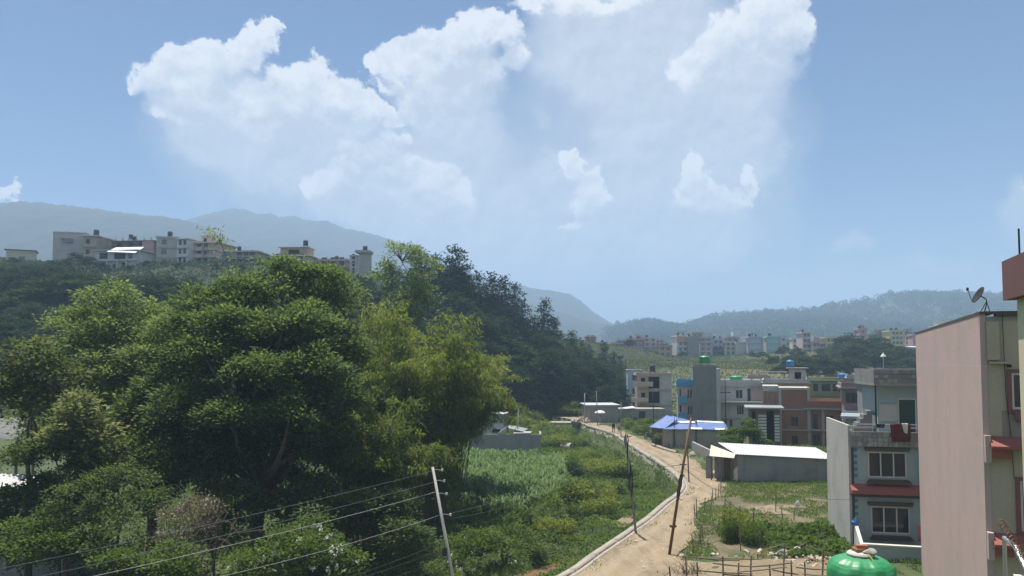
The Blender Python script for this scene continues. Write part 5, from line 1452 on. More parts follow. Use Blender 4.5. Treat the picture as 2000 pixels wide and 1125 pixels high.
def broad_tree(label, base, lobes, mat='leaf_broad', clumps=2400, per=18, L=.29, Wd=.135, spread=.36, tr=.35, group=None, seed=1, flat=.55, droop=.15, tone0=.45, name='tree', twigs=70, cat='tree', shell=.6, bark='bark', tonevar=.22):
    rng = np.random.default_rng(seed); rg = random.Random(seed)
    root = empty(name, base, 0, label, cat, group)
    big = max(l[3] for l in lobes) > 1.3
    PL_ = puffs(lobes, rng) if big else puffs(lobes, rng, .25, .5, 1.3, .75)
    V, F, T, P = crown_leaves(PL_, clumps, per, spread * .8, L, Wd, rng, flat, droop, .35, tone0, tonevar, low=-.3)
    build_crown('crown', V, F, T, M[mat], root, base)
    b = Vector(base); mb = MB()
    cx = sum(l[0] for l in lobes) / len(lobes); cy_ = sum(l[1] for l in lobes) / len(lobes)
    zlo = min(l[2] - l[5] for l in lobes)
    fork = Vector(((b.x * 2 + cx) / 3, (b.y * 2 + cy_) / 3, max(b.z + 1.0, b.z + (zlo - b.z) * 0.8)))
    pth = limb_path(b - b, fork - b, rg, .05)
    mb.tube(pth, [tr * (1.25 - .5 * i / 6) for i in range(7)], 8)
    for l in lobes:
        c = Vector(l[:3]); p = limb_path(fork - b, c - b, rg, .1)
        mb.tube(p, [tr * (.55 - .45 * i / 6) for i in range(7)], 6)
    lo = [Vector(l[:3]) for l in lobes]
    for k in range(twigs):
        q = Vector(P[rg.randrange(len(P))]); c = min(lo, key=lambda a: (a - q).length)
        p = limb_path(c - b, q - b, rg, .08, 4)
        mb.tube(p, [.06, .05, .04, .028, .015], 4)
    mb.build('trunk', M[bark], root, smooth=True)
    return root

def bamboo(label, base, culms, hgt, lean, seed, mat='leaf_bamboo', per=90, spread=1.0, group=None, L=.46, Wd=.10, tone0=.5, low=.14, bias=(0, 0)):
    """clump of arching culms with hanging leaf sprays"""
    rng = np.random.default_rng(seed); rg = random.Random(seed)
    root = empty('bamboo_clump', base, 0, label, 'bamboo', group)
    mb = MB(); C = []; D = []; tn = []
    for k in range(culms):
        a = rg.uniform(0, 2 * math.pi); r0 = rg.uniform(0, spread)
        h_ = hgt * rg.uniform(.72, 1.03); ln = lean * rg.uniform(.35, 1.15)
        dx, dy = math.cos(a) + bias[0], math.sin(a) + bias[1]
        pts = []
        for i in range(11):
            t = i / 10
            out = ln * t ** 2.3
            z = h_ * (t - .30 * t ** 4.5 * ln / max(lean, .1))
            pts.append(Vector((r0 * math.cos(a) + dx * out, r0 * math.sin(a) + dy * out, z)))
        mb.tube(pts, [.055 * (1 - .85 * i / 10) for i in range(11)], 5)
        ctone = rg.gauss(tone0, .16)
        n = per
        for j in range(n):
            t = rg.uniform(low, 1.0) ** .75
            i = min(int(t * 10), 9); f = t * 10 - i
            p = pts[i].lerp(pts[i + 1], f)
            ang = rg.uniform(0, 2 * math.pi); br = rg.uniform(.1, 1.25) * (1.15 - .55 * t)
            q = p + Vector((math.cos(ang) * br, math.sin(ang) * br, -br * rg.uniform(.0, .55)))
            m_ = 7
            for _ in range(m_):
                C.append(q + Vector((rg.gauss(0, .16), rg.gauss(0, .16), rg.gauss(0, .14))))
                D.append((math.cos(ang) * .55 + rg.gauss(0, .45), math.sin(ang) * .55 + rg.gauss(0, .45), rg.gauss(-.55, .4)))
                tn.append(ctone + rg.gauss(0, .14))
    mb.build('culms', M['stem_bamboo'], root)
    C = np.array([tuple(c) for c in C]); D = np.array(D)
    V, F = leaf_cards(C, D, L * (.7 + .6 * rng.random(len(C))), Wd * (.7 + .6 * rng.random(len(C))), .2, rng, nrm=np.tile(np.array([0, 0, 1.0]), (len(C), 1)))
    link('foliage', mesh_np('foliage', V, F, M[mat], tone=np.repeat(np.clip(tn, 0, 1), 4)), root)
    return root

def G0(px, d): 
    x = (px - 1000) / FPX * d
    return (x, d, gh(x, d) - .1)

# ---- the big trees in front
broad_tree('domed leafy tree at the left of the near thicket', G0(205, 56), [pxlobe(215, 612, 56, 62, 58), pxlobe(150, 645, 56, 55, 45), pxlobe(285, 640, 57, 52, 45), pxlobe(330, 655, 54, 44, 36), pxlobe(335, 725, 53, 46, 40), pxlobe(265, 720, 51.5, 46, 34), pxlobe(170, 735, 51.5, 50, 34), pxlobe(230, 800, 51, 55, 36), pxlobe(125, 690, 55, 45, 40), pxlobe(205, 690, 54, 80, 60), pxlobe(300, 700, 55, 60, 55), pxlobe(240, 770, 54, 90, 60), pxlobe(120, 760, 54, 60, 55), pxlobe(200, 840, 53, 90, 55), pxlobe(90, 830, 53, 60, 50)],
           clumps=3200, per=18, seed=11, tone0=.55)
broad_tree('largest broadleaf tree in the centre of the thicket', G0(520, 52), [pxlobe(540, 560, 53, 62, 52), pxlobe(470, 585, 52, 60, 48), pxlobe(410, 600, 52, 48, 40), pxlobe(620, 575, 54, 60, 55), pxlobe(650, 578, 56, 42, 40), pxlobe(380, 660, 51, 60, 55), pxlobe(480, 670, 50, 90, 65), pxlobe(590, 670, 51, 90, 70), pxlobe(660, 690, 53, 60, 60), pxlobe(430, 760, 50, 80, 60), pxlobe(540, 780, 49, 90, 65), pxlobe(350, 720, 51, 50, 50), pxlobe(330, 790, 50, 70, 55), pxlobe(640, 790, 51, 60, 70), pxlobe(470, 850, 50, 80, 50), pxlobe(400, 700, 46.5, 50, 32), pxlobe(500, 735, 45.5, 58, 36), pxlobe(600, 715, 46.5, 50, 36), pxlobe(450, 825, 45, 58, 36), pxlobe(560, 815, 45.5, 58, 36), pxlobe(350, 795, 46, 48, 36), pxlobe(660, 755, 48, 42, 40), pxlobe(430, 640, 48, 46, 30), pxlobe(560, 640, 48, 50, 32), pxlobe(560, 850, 48, 70, 50), pxlobe(630, 870, 49, 60, 50), pxlobe(420, 900, 48, 60, 40)],
           clumps=8400, per=17, seed=12, tr=.5, tone0=.45, twigs=120)
broad_tree('darker leafy tree low in the left of the thicket', G0(300, 49), [pxlobe(290, 840, 49, 75, 55), pxlobe(380, 850, 48, 70, 55), pxlobe(220, 870, 48, 60, 50), pxlobe(330, 920, 47, 90, 50), pxlobe(440, 870, 49, 60, 50), pxlobe(160, 830, 50, 50, 45)],
           clumps=2800, per=14, seed=13, tone0=.4, mat='leaf_shrub', L=.3, Wd=.16)
broad_tree('dark understorey tree below the largest broadleaf tree', G0(560, 56), [pxlobe(560, 880, 56, 80, 60), pxlobe(470, 910, 57, 60, 50), pxlobe(640, 870, 58, 60, 70), pxlobe(560, 960, 55, 90, 40)],
           clumps=1700, per=13, seed=14, tone0=.25, mat='leaf_shrub', L=.3, Wd=.16)
broad_tree('slender light green tree rising above the bamboo', G0(790, 84), [pxlobe(785, 510, 84, 42, 30), pxlobe(760, 545, 84, 34, 26), pxlobe(822, 530, 85, 30, 30), pxlobe(790, 580, 84, 45, 32), pxlobe(830, 590, 84, 32, 32), pxlobe(780, 640, 83, 45, 40)],
           clumps=900, per=13, seed=15, tone0=.62, L=.34, tr=.3)
broad_tree('small yellowish tree at the left edge with large pale leaves', G0(70, 46), [pxlobe(60, 720, 46, 55, 38), pxlobe(15, 745, 46, 45, 45), pxlobe(105, 745, 46, 45, 40), pxlobe(60, 790, 46, 55, 35)],
           mat='leaf_big', clumps=520, per=10, L=.36, Wd=.19, spread=.36, seed=16, tone0=.35, tr=.16, twigs=50)
broad_tree('pale large-leaved shrub tree standing before the domed tree', G0(160, 43), [pxlobe(155, 820, 43, 42, 40), pxlobe(130, 870, 43, 45, 38), pxlobe(185, 865, 43, 35, 35)],
           mat='leaf_big', clumps=420, per=10, L=.34, Wd=.19, spread=.32, seed=17, tone0=.6, tr=.12, twigs=40)
# shrubs at the bottom left
sg = 'shrubs at the bottom left of the thicket'
for k, (lb, px, d, lobs, mt2, t0, cl) in enumerate([
    ('broad glossy shrub in the bottom left corner', 60, 39, [(60, 1065, 39, 70, 40), (20, 1090, 38, 60, 40), (120, 1090, 38, 60, 40)], 'leaf_weed', .38, 900),
    ('mid green shrub left of the dead vine tangle', 180, 40, [(170, 990, 40, 70, 45), (230, 960, 41, 60, 45), (210, 1060, 39, 70, 50), (280, 1010, 41, 50, 50)], 'leaf_shrub', .45, 1100),
    ('dark shrub under the pale large-leaved shrub tree', 120, 43, [(110, 900, 43, 60, 28), (60, 905, 43, 50, 24), (190, 925, 43, 55, 30)], 'leaf_shrub', .5, 800),
    ('low leafy bush at the bottom edge below the wires', 330, 37, [(330, 1110, 37, 60, 30), (250, 1115, 37, 60, 30)], 'leaf_weed', .5, 600)]):
    broad_tree(lb, G0(px, d), [pxlobe(*l) for l in lobs], mat=mt2, clumps=cl, per=13, L=.17, Wd=.11, spread=.22, tr=.09, seed=30 + k, tone0=t0, name='shrub', cat='shrub', group=sg, twigs=30)
ug = 'dark understorey shrubs of the thicket'
for k, (lb, px, d, lobs) in enumerate([
    ('leafy shrub covering the front of the tin hut', 70, 44, [(70, 960, 44, 40, 22), (30, 980, 44, 35, 20), (115, 985, 44, 45, 40), (25, 1030, 43, 40, 25)]),
    ('dark shrub in the gap left of the largest trunk', 430, 46, [(400, 950, 47, 60, 45), (460, 990, 46, 60, 45), (430, 1050, 45, 60, 40), (370, 930, 48, 50, 40)]),
    ('dark shrub in the gap right of the largest trunk', 590, 47, [(540, 1010, 48, 60, 45), (620, 980, 49, 60, 50), (680, 1010, 48, 55, 50), (580, 1060, 46, 60, 35)]),
    ('dark shrub at the foot of the low bamboo clump', 730, 49, [(720, 1040, 49, 60, 45), (780, 1060, 48, 55, 45), (760, 1000, 50, 50, 40)]),
    ('dark shrub below the domed tree', 240, 46, [(250, 900, 47, 60, 40), (190, 930, 46, 50, 35), (300, 950, 46, 50, 40)])]):
    broad_tree(lb, G0(px, d), [pxlobe(*l) for l in lobs], mat='leaf_shrub', clumps=1100, per=13, L=.24, Wd=.13, spread=.26, tr=.09, seed=130 + k, tone0=.32, name='shrub', cat='shrub', group=ug, twigs=30)
# flowering shrubs
def flowering(label, px, d, lobs, seed, nfl, clumps=900):
    r = broad_tree(label, G0(px, d), [pxlobe(*l) for l in lobs], mat='leaf_weed', clumps=clumps, per=13, L=.16, Wd=.09, spread=.2, tr=.07, seed=seed, tone0=.4, name='flowering_shrub', cat='shrub', group='white-flowering shrubs', twigs=30)
    rng = np.random.default_rng(seed + 1); L_ = np.array([pxlobe(*l) for l in lobs])
    idx = rng.integers(0, len(L_), nfl); dd = rand_dirs(nfl, rng); dd[:, 2] = np.abs(dd[:, 2]); dd[:, 1] = -np.abs(dd[:, 1])
    P = L_[idx, :3] + unit(dd) * L_[idx, 3:6] * 1.02
    per = 9; C = np.repeat(P, per, 0) + rng.normal(size=(nfl * per, 3)) * .035
    V, F = leaf_cards(C, rand_dirs(nfl * per, rng), .10, .08, .2, rng)
    build_crown('flowers', V, F, np.full(len(V), .6), M['flower_white'], r, r.location)['kind'] = 'stuff'
    return r
flowering('wide white-flowering shrub at the bottom centre', 590, 36, [(600, 1085, 36, 70, 45), (520, 1110, 36, 70, 35), (660, 1110, 36, 50, 30), (610, 1050, 37, 40, 28)], 41, 60)
flowering('white-flowering shrub right of the grey utility pole', 940, 46, [(940, 1085, 46, 60, 45), (900, 1110, 45, 40, 30), (985, 1105, 46, 35, 30)], 43, 34)
# dead vine tangle
base = G0(370, 40); root = empty('dead_vine_tangle', base, 0, 'tangle of dry vines and bare branches between the shrubs', 'dead branches')
rg = random.Random(9); mb = MB()
cen = at(365, 1030, 40)
for k in range(110):
    a = cen + Vector((rg.gauss(0, 1.1), rg.gauss(0, .7), rg.gauss(-.3, 1.0))); b = a + Vector((rg.gauss(0, .9), rg.gauss(0, .5), rg.gauss(.1, .9)))
    p = limb_path(a - Vector(base), b - Vector(base), rg, .35, 6); mb.tube(p, [.022 - .002 * i for i in range(7)], 4)
for px, yt in ((308, 975), (405, 965), (425, 1000), (438, 985), (370, 980), (447, 990)):
    t_ = at(px, yt, 40.3); g = Vector(base) + Vector((rg.gauss(0, .8), rg.gauss(0, .4), 0))
    p = limb_path(g - Vector(base), t_ - Vector(base), rg, .07, 8); mb.tube(p, [.05 - .004 * i for i in range(9)], 5)
mb.build('branches', M['wood_weathered'], root)
V, F, T, _ = crown_leaves([pxlobe(360, 1035, 40, 55, 50), pxlobe(330, 1080, 39.5, 50, 40), pxlobe(390, 1010, 40.5, 40, 40)], 330, 12, .2, .14, .06, np.random.default_rng(4), tone0=.4)
build_crown('dry_leaves', V, F, T, M['leaf_dry'], root, base)

# ---- bamboo
bg_ = 'bamboo clumps in the thicket'
bamboo('tall dense bamboo clump in the middle right of the thicket', G0(835, 64), 66, 20.5, 5.2, 51, group=bg_, per=84, spread=1.6, tone0=.42)
bamboo('drooping bamboo clump at the right edge of the thicket', G0(885, 74), 56, 17.5, 5.0, 52, group=bg_, per=82, spread=1.4, tone0=.56, bias=(.2, 0), low=.42)
bamboo('bamboo clump behind the largest broadleaf tree', G0(735, 70), 50, 23, 4.6, 53, group=bg_, per=60, spread=1.4, tone0=.5)
bamboo('low dark bamboo clump behind the grey utility pole', G0(735, 54), 46, 13, 4.4, 54, group=bg_, per=66, spread=1.6, tone0=.28)
# the single bamboo tip rising above the canopy
base = G0(455, 60); root = empty('bamboo_stalk', base, 0, 'lone bamboo tip arching above the treetops before the ridge houses', 'bamboo')
pts = [Vector(at(px, py, 60)) - Vector(base) for px, py in ((470, 700), (462, 620), (452, 555), (444, 510), (432, 475), (420, 455), (408, 448))]
MB().tube([Vector((0, 0, 0))] + pts, [.06, .055, .05, .045, .04, .03, .02, .012], 5).build('culm', M['stem_bamboo'], root)
rng = np.random.default_rng(3); C = []; D = []
for j in range(170):
    t = rng.random() ** .7 * 4.99 + 1; i = int(t); p = pts[i].lerp(pts[min(i + 1, 6)], t - i)
    C.append(tuple(p + Vector((rng.normal() * .45, rng.normal() * .3, rng.normal() * .3)))); D.append((rng.normal() * .6 - .2, rng.normal() * .4, -.4 + rng.normal() * .4))
V, F = leaf_cards(np.array(C), np.array(D), .42, .09, .2, rng); link('foliage', mesh_np('foliage', V, F, M['leaf_bamboo'], tone=np.repeat(np.clip(rng.normal(.7, .15, len(C)), 0, 1), 4)), root)

# ------------------------------------------------------------------ wood on the slope: individual trees sharing a few meshes
def tree_variant(seed, hgt, kind, mat, leaf, cover, per):
    rng = np.random.default_rng(seed); rg = random.Random(seed); lobes = []
    if kind == 'tall':
        n = 22
        for i in range(n):
            t = i / (n - 1); z = hgt * (.24 + .74 * t); r = hgt * (.115 * (1 - t) ** .5 + .035) * rg.uniform(.7, 1.25)
            a = i * 2.4 + rg.uniform(-.5, .5); o_ = hgt * (.20 * (1 - t) ** .7 + .01) * rg.uniform(.45, 1.1)
            lobes.append((math.cos(a) * o_, math.sin(a) * o_, z, r, r, r * .5))
    else:
        for i in range(20):
            a = i * 2.4; u = math.sqrt(rg.random()); r = hgt * rg.uniform(.09, .15)
            z = hgt * (.40 + .50 * (1 - u * u) * rg.uniform(.55, 1.0) + .06)
            lobes.append((math.cos(a) * hgt * .33 * u, math.sin(a) * hgt * .33 * u, z, r, r, r * .62))
    V, F, T, P = crown_leaves(lobes, int(26 * len(lobes) * cover), per, hgt * .022, leaf, leaf * .55, rng, .55, .1, .35, .45, .20, low=-.5)
    crown = mesh_np('crown', V, F, M[mat], tone=T)
    mb = MB(); mb.tube(limb_path((0, 0, -.5), (0, 0, hgt * .92), rg, .02, 7), [hgt * .016 * (1.2 - i / 7.5) for i in range(8)], 6)
    for l in lobes: mb.tube(limb_path((0, 0, l[2] - l[5] * .8), l[:3], rg, .08, 3), [hgt * .006, hgt * .005, hgt * .004, hgt * .002], 4)
    me = bpy.data.meshes.new('trunk'); me.from_pydata(mb.v, [], mb.f); me.materials.append(M['bark'])
    return crown, me, hgt
VT = [tree_variant(60 + i, 15, 'tall', 'leaf_dark', .55, 1.0, 8) for i in range(4)]
VR = [tree_variant(70 + i, 10, 'round', 'leaf_dark', .45, .9, 8) for i in range(3)]
VS = [tree_variant(80 + i, 10, 'round', 'leaf_farwood', .6, .8, 8) for i in range(3)]
VL = [tree_variant(90 + i, 8, 'round', 'leaf_weed', .3, 1.7, 10) for i in range(2)]
def plant(var, x, y, h_, label, group, rz=None, sx=1.0, cat='tree', name='tree', z=None, rgx=rnd):
    cr, tr, hh_ = var; s = h_ / hh_
    root = empty(name, (x, y, (gh(x, y) if z is None else z) - .2), rgx.uniform(0, 6.28) if rz is None else rz, label, cat, group)
    for nm, me in (('crown', cr), ('trunk', tr)):
        o = link(nm, me, root); o.scale = (s * sx, s * sx, s)
    return root
wg = 'trees of the dark wood on the slope'
wl = 'dark tree in the dense wood covering the slope above the valley'
rgw = random.Random(21)
ridge_l = [(818, 486, 172), (850, 500, 173), (888, 484, 175), (905, 520, 176), (935, 535, 178), (962, 538, 180), (985, 545, 182), (1005, 556, 184), (1020, 590, 185), (1062, 588, 190), (1045, 618, 188), (1082, 625, 192), (1116, 648, 196), (1150, 672, 200), (1180, 672, 204), (1198, 690, 206), (1212, 702, 208), (1135, 668, 200)]
for px, yt, d in ridge_l:
    x = (px - 1000) / FPX * d; zt_ = at(px, yt, d).z; hh_ = max(zt_ - gh(x, d), 6)
    lab = {888: 'tallest rounded dark tree standing out on the slope skyline', 1062: 'lone dark layered tree sticking out above the valley gap', 818: 'dark tree left of the tallest rounded one on the skyline'}.get(px, wl)
    plant(VT[rgw.randrange(4)], x, d, hh_ * 1.04, lab, wg, sx=rgw.uniform(.75, 1.05))
for i in range(120):
    px = rgw.uniform(760, 1215); d = rgw.uniform(148, 200); x = (px - 1000) / FPX * d
    g = gh(x, d)
    sky_y = np.interp(px, [760, 820, 890, 940, 1000, 1050, 1100, 1150, 1215], [500, 500, 500, 545, 570, 625, 640, 678, 705])
    zmax = at(px, sky_y + rgw.uniform(12, 60), d).z
    hh_ = min(rgw.uniform(10, 16), zmax - g)
    if hh_ < 5: continue
    plant(VT[rgw.randrange(4)] if rgw.random() < .6 else VR[rgw.randrange(3)], x, d, hh_, wl, wg, sx=rgw.uniform(.9, 1.3))
# left hillside
lg = 'trees and bushes on the left hillside'; ll = 'dark bushy tree on the left hillside below the ridge houses'
for i in range(170):
    px = rgw.uniform(-60, 720) if i < 80 else rgw.uniform(-60, 360); d = rgw.uniform(118, 205); x = (px - 1000) / FPX * d; g = gh(x, d)
    house_y = np.interp(px, [-60, 60, 100, 190, 300, 430, 520, 700], [515, 515, 510, 535, 535, 535, 525, 540])
    zmax = at(px, house_y, d).z
    hh_ = min(rgw.uniform(5, 12), zmax - g)
    if hh_ < 2.2: continue
    plant((VR + VS)[rgw.randrange(6)], x, d, hh_, ll, lg, sx=rgw.uniform(1.0, 1.7))
for px, yt, d, w in ((125, 505, 190, 1.2), (205, 517, 186, 1.1), (250, 522, 184, 1.0), (345, 520, 184, .9), (420, 512, 182, 1.0), (470, 518, 180, 1.1), (520, 508, 180, 1.1), (560, 512, 178, 1.1), (150, 492, 196, 1.6), (170, 500, 192, 1.5), (283, 505, 188, 1.0), (95, 515, 200, 1.5), (20, 512, 205, 1.5), (285, 540, 170, 1.3), (262, 560, 165, 1.2), (310, 560, 160, 1.4)):
    x = (px - 1000) / FPX * d; z_ = at(px, yt, d).z - gh(x, d)
    plant(VR[rgw.randrange(3)], x, d, max(z_, 3), {150: 'round green bush in front of the grey stair block on the ridge', 283: 'upright tree between the white columned house and the tall grey one'}.get(px, ll), lg, sx=w)
# far town trees
tg_ = 'trees around the far town'; tl = 'round dark tree among the slopes below the far town'
for px, yt, d, w in ((1530, 700, 250, 1.3), (1548, 694, 255, 1.2), (1575, 690, 262, 1.4), (1612, 688, 262, 1.4), (1655, 690, 262, 1.3), (1670, 665, 290, 1.4), (1712, 680, 275, 1.4), (1735, 672, 280, 1.4), (1758, 668, 290, 1.3), (1775, 690, 270, 1.3), (1560, 682, 300, 1.3), (1585, 690, 285, 1.2), (1600, 684, 300, 1.2), (1540, 690, 290, 1.2), (1510, 690, 285, 1.0), (1660, 648, 330, 1.5), (1680, 655, 325, 1.5), (1705, 652, 325, 1.5), (1650, 665, 318, 1.4), (1695, 690, 290, 1.3), (1725, 662, 320, 1.5), (1750, 690, 300, 1.4), (1770, 680, 305, 1.4), (1720, 695, 285, 1.3), (1785, 700, 290, 1.3), (1740, 705, 270, 1.3), (1625, 690, 280, 1.4), (1640, 705, 265, 1.3), (1600, 705, 262, 1.3), (1570, 705, 255, 1.3), (1760, 712, 250, 1.3), (1690, 712, 250, 1.3), (1270, 668, 365, 1.2), (1300, 668, 370, 1.3), (1318, 672, 365, 1.0), (1245, 690, 320, 1.5), (1280, 690, 320, 1.5), (1230, 695, 300, 1.5), (1330, 690, 322, 1.0), (1490, 695, 290, 1.3), (1470, 690, 310, 1.0), (1870, 612, 330, 1.6), (1530, 672, 380, 1.2), (1555, 675, 380, 1.2), (1605, 675, 370, 1.2), (1985, 588, 420, 1.4), (1810, 690, 300, 1.3), (1720, 640, 470, 1.5), (1770, 640, 480, 1.5), (1630, 690, 330, 1.1), (1575, 668, 420, 1.2), (1660, 680, 300, 1.3)):
    d = d * .80 if px > 1490 and d < 400 and px < 1800 else d
    x = (px - 1000) / FPX * d; z_ = at(px, yt, d).z - gh(x, d)
    plant(VS[rgw.randrange(3)], x, d, min(max(z_, 4.5), 13), tl, tg_, sx=w)
# the roadside tree by the tarp shed, and a few in town
x, d = (1446 - 1000) / FPX * 84, 84
plant(VL[0], x, d, at(1446, 812, d).z - gh(x, d), 'rounded green tree between the tarp shed and the brick building', None, sx=1.3, rz=.4)

# ------------------------------------------------------------------ field shrubs
fg = 'bushes in the field left of the road'; fl = 'leafy green bush in the weedy field left of the road'
def shrub_variant(seed, mat):
    rng = np.random.default_rng(seed); rg = random.Random(seed)
    lobes = [(rg.gauss(0, .5), rg.gauss(0, .5), rg.uniform(.35, 1.0), rg.uniform(.4, .75), rg.uniform(.4, .75), rg.uniform(.35, .6)) for _ in range(7)]
    V, F, T, P = crown_leaves(lobes, 330, 11, .14, .17, .085, rng, .7, .1, .5, .48, .2, low=-.9)
    st = MB()
    for l in lobes: st.tube(limb_path((l[0] * .2, l[1] * .2, -.2), l[:3], rg, .1, 3), [.03, .025, .02, .01], 4)
    me = bpy.data.meshes.new('stems'); me.from_pydata(st.v, [], st.f); me.materials.append(M['bark'])
    return mesh_np('foliage', V, F, M[mat], tone=T), me
SV = [shrub_variant(100 + i, ('leaf_shrub', 'leaf_weed', 'leaf_weed', 'leaf_bamboo')[i]) for i in range(4)]
def put_shrub(x, y, s, label, group, v=None, sz=1.0, rgx=rgw):
    fo, stm = SV[rgx.randrange(4) if v is None else v]
    root = empty('bush', (x, y, gh(x, y) - .1), rgx.uniform(0, 6.28), label, 'bush', group)
    for nm, me in (('foliage', fo), ('stems', stm)):
        o = link(nm, me, root); o.scale = (s, s, s * sz)
for px, py, s in ((880, 1010, 1.3), (905, 1030, 1.2), (935, 1010, 1.3), (960, 1035, 1.3), (1000, 1040, 1.5), (1035, 1035, 1.5), (1060, 1000, 1.6), (1090, 985, 1.6), (1125, 985, 1.7), (1150, 965, 1.6), (1170, 975, 1.3), (1045, 1010, 1.4), (1010, 1065, 1.1), (1040, 1080, .9), (980, 1060, 1.2), (1075, 1040, 1.2), (1110, 1020, 1.2), (1150, 1000, 1.2), (1185, 985, 1.0), (1200, 960, 1.1), (1120, 930, 1.6), (1150, 920, 1.6), (1180, 930, 1.5), (1200, 900, 1.3), (1170, 890, 1.2), (1130, 895, 1.2), (1090, 905, 1.3), (1215, 930, 1.0), (1235, 950, .9), (900, 905, 1.5), (870, 930, 1.6), (860, 960, 1.5), (1105, 1045, .8), (920, 1060, 1.1), (1060, 905, 1.3), (1240, 925, .8), (1080, 950, 1.5), (1225, 985, .8), (1040, 895, 1.1)):
    p = gp(px, py, -2.2)
    ds_, _ = poly_dist(np.array([p.x]), np.array([p.y]), STREAM)
    if ds_[0] < 1.6 * s * .6 and p.y < 62: continue
    put_shrub(p.x, p.y, s, fl, fg, sz=rgw.uniform(.8, 1.15))
for i in range(60):                      # far field, behind the yard wall and round the road end
    px = rgw.uniform(985, 1140); d = rgw.uniform(118, 165); x = (px - 1000) / FPX * d
    s_, _s = poly_dist(np.array([x]), np.array([d]), RL)
    if s_[0] < 2.0: continue
    put_shrub(x, d, rgw.uniform(1.0, 2.0), 'leafy green bush beyond the grey yard wall', 'bushes beyond the yard wall')
for i in range(46):                      # between the town houses
    px = rgw.uniform(1215, 1330) if i < 26 else rgw.uniform(1480, 1640); d = rgw.uniform(100, 135) if i < 26 else rgw.uniform(78, 92); x = (px - 1000) / FPX * d
    s_, _s = poly_dist(np.array([x]), np.array([d]), RR)
    if _s[0] < 0 or s_[0] < 1.2: continue
    put_shrub(x, d, rgw.uniform(.6, 1.2), 'low green bush on open ground between the town houses', 'bushes between the town houses')

# ------------------------------------------------------------------ maize and ground cover (masses nobody could count)
rng = np.random.default_rng(77)
def maize():
    n = 1500
    px = rng.uniform(868, 1105, n * 2); py = rng.uniform(893, 1000, n * 2)
    keep = (py < 900 + (px - 868) * .9 + 60) & (py > 893 + np.maximum(0, px - 1010) * .12) & (py < 1004 - np.maximum(0, px - 1000) * .35)
    px, py = px[keep][:n], py[keep][:n]
    Vs, Fs, Ts = [], [], []
    W0 = np.array([tuple(gp(a, b, -1.4)) for a, b in zip(px, py)])
    z0 = ground_h(W0[:, 0], W0[:, 1])
    for k in range(9):
        ang = rng.uniform(0, 2 * np.pi, len(W0)); hh_ = .35 + 1.55 * (k / 8) * (0.9 + .25 * rng.random(len(W0)))
        C = np.c_[W0[:, 0], W0[:, 1], z0 + hh_]
        d1 = np.c_[np.cos(ang) * .6, np.sin(ang) * .6, np.full(len(W0), .75)]; Lh = .42 + .2 * rng.random(len(W0))
        M1 = C + d1 * Lh[:, None]
        d2 = np.c_[np.cos(ang) * .85, np.sin(ang) * .85, np.full(len(W0), -.45 - .3 * rng.random(len(W0)))]
        M2 = M1 + d2 * (Lh * .9)[:, None]
        S = np.c_[-np.sin(ang), np.cos(ang), np.zeros(len(W0))] * .055
        Vq = np.stack([C - S * .6, C + S * .6, M1 + S, M1 - S, M2 + S * .2, M2 - S * .2], 1).reshape(-1, 3)
        b = np.arange(len(W0))[:, None] * 6
        Fq = np.concatenate([b + np.array([[0, 1, 2, 3]]), b + np.array([[3, 2, 4, 5]])])
        Vs.append(Vq); Fs.append(Fq); Ts.append(np.repeat(np.clip(.5 + .2 * rng.normal(size=len(W0)), 0, 1), 6))
    st = np.c_[W0[:, 0], W0[:, 1], z0]; top = st + np.array([0, 0, 2.0])
    e = np.array([.02, 0, 0])
    Vs.append(np.stack([st - e, st + e, top + e * .5, top - e * .5], 1).reshape(-1, 3)); Fs.append(np.arange(len(st) * 4).reshape(-1, 4)); Ts.append(np.full(len(st) * 4, .4))
    V, F, T = join_np(list(zip(Vs, Fs, Ts)))
    tag(link('maize_field', mesh_np('maize_field', V, F, M['leaf_maize'], tone=T)), 'field of tall green maize left of the road', 'maize', kind='stuff')
maize()

def cover(name, label, cat, X, Y, hfun, L, Wd, mat, up=.6, tone0=.5, tv=.15, patch_s=.25):
    n = len(X)
    Z = ground_h(X, Y) + hfun(X, Y) * (.25 + .75 * rng.random(n)) - .05
    D = rand_dirs(n, rng); D[:, 2] = np.abs(D[:, 2]) * up + up * .5
    V, F = leaf_cards(np.c_[X, Y, Z], D, L * (.6 + .8 * rng.random(n)), Wd * (.6 + .8 * rng.random(n)), .25, rng, nrm=np.tile(np.array([0, 0, 1.0]), (n, 1)))
    T = np.clip(tone0 + .22 * vnoise(X, Y, patch_s, 6) + .12 * vnoise(X, Y, patch_s * 3.3, 7) + rng.normal(size=n) * tv, 0, 1)
    return tag(link(name, mesh_np(name, V, F, M[mat], tone=np.repeat(T, 4))), label, cat, kind='stuff')
def region(n, x0, x1, y0, y1, test):
    X = rng.uniform(x0, x1, n); Y = rng.uniform(y0, y1, n); k = test(X, Y); return X[k], Y[k]
def left_of_road(X, Y, gap=.25):
    d, s = poly_dist(X, Y, RL); return (s < 0) & (d > gap)
def right_of_road(X, Y, gap=.3):
    d, s = poly_dist(X, Y, RR); return (s > 0) & (d > gap + .5 * vnoise(X, Y, .8, 8))
def dry(X, Y, r=1.25):
    d, _ = poly_dist(X, Y, STREAM); bank = np.hypot(X - 9.6, Y - 65.3) < 1.5 + .4 * vnoise(X, Y, .9, 4)
    return ((d > .85 + .3 * vnoise(X, Y, .7, 9)) | (Y > 53)) & ~bank
X, Y = region(95000, -9, 16, 40, 84, lambda a, b: left_of_road(a, b) & dry(a, b))
cover('ground_cover', 'dense creeping green plants on the bank below the kerb', 'weeds', X, Y, lambda a, b: .28 + .42 * np.clip(vnoise(a, b, .55, 2) + .35, 0, 1.3), .17, .13, 'leaf_weed', .5, .45)
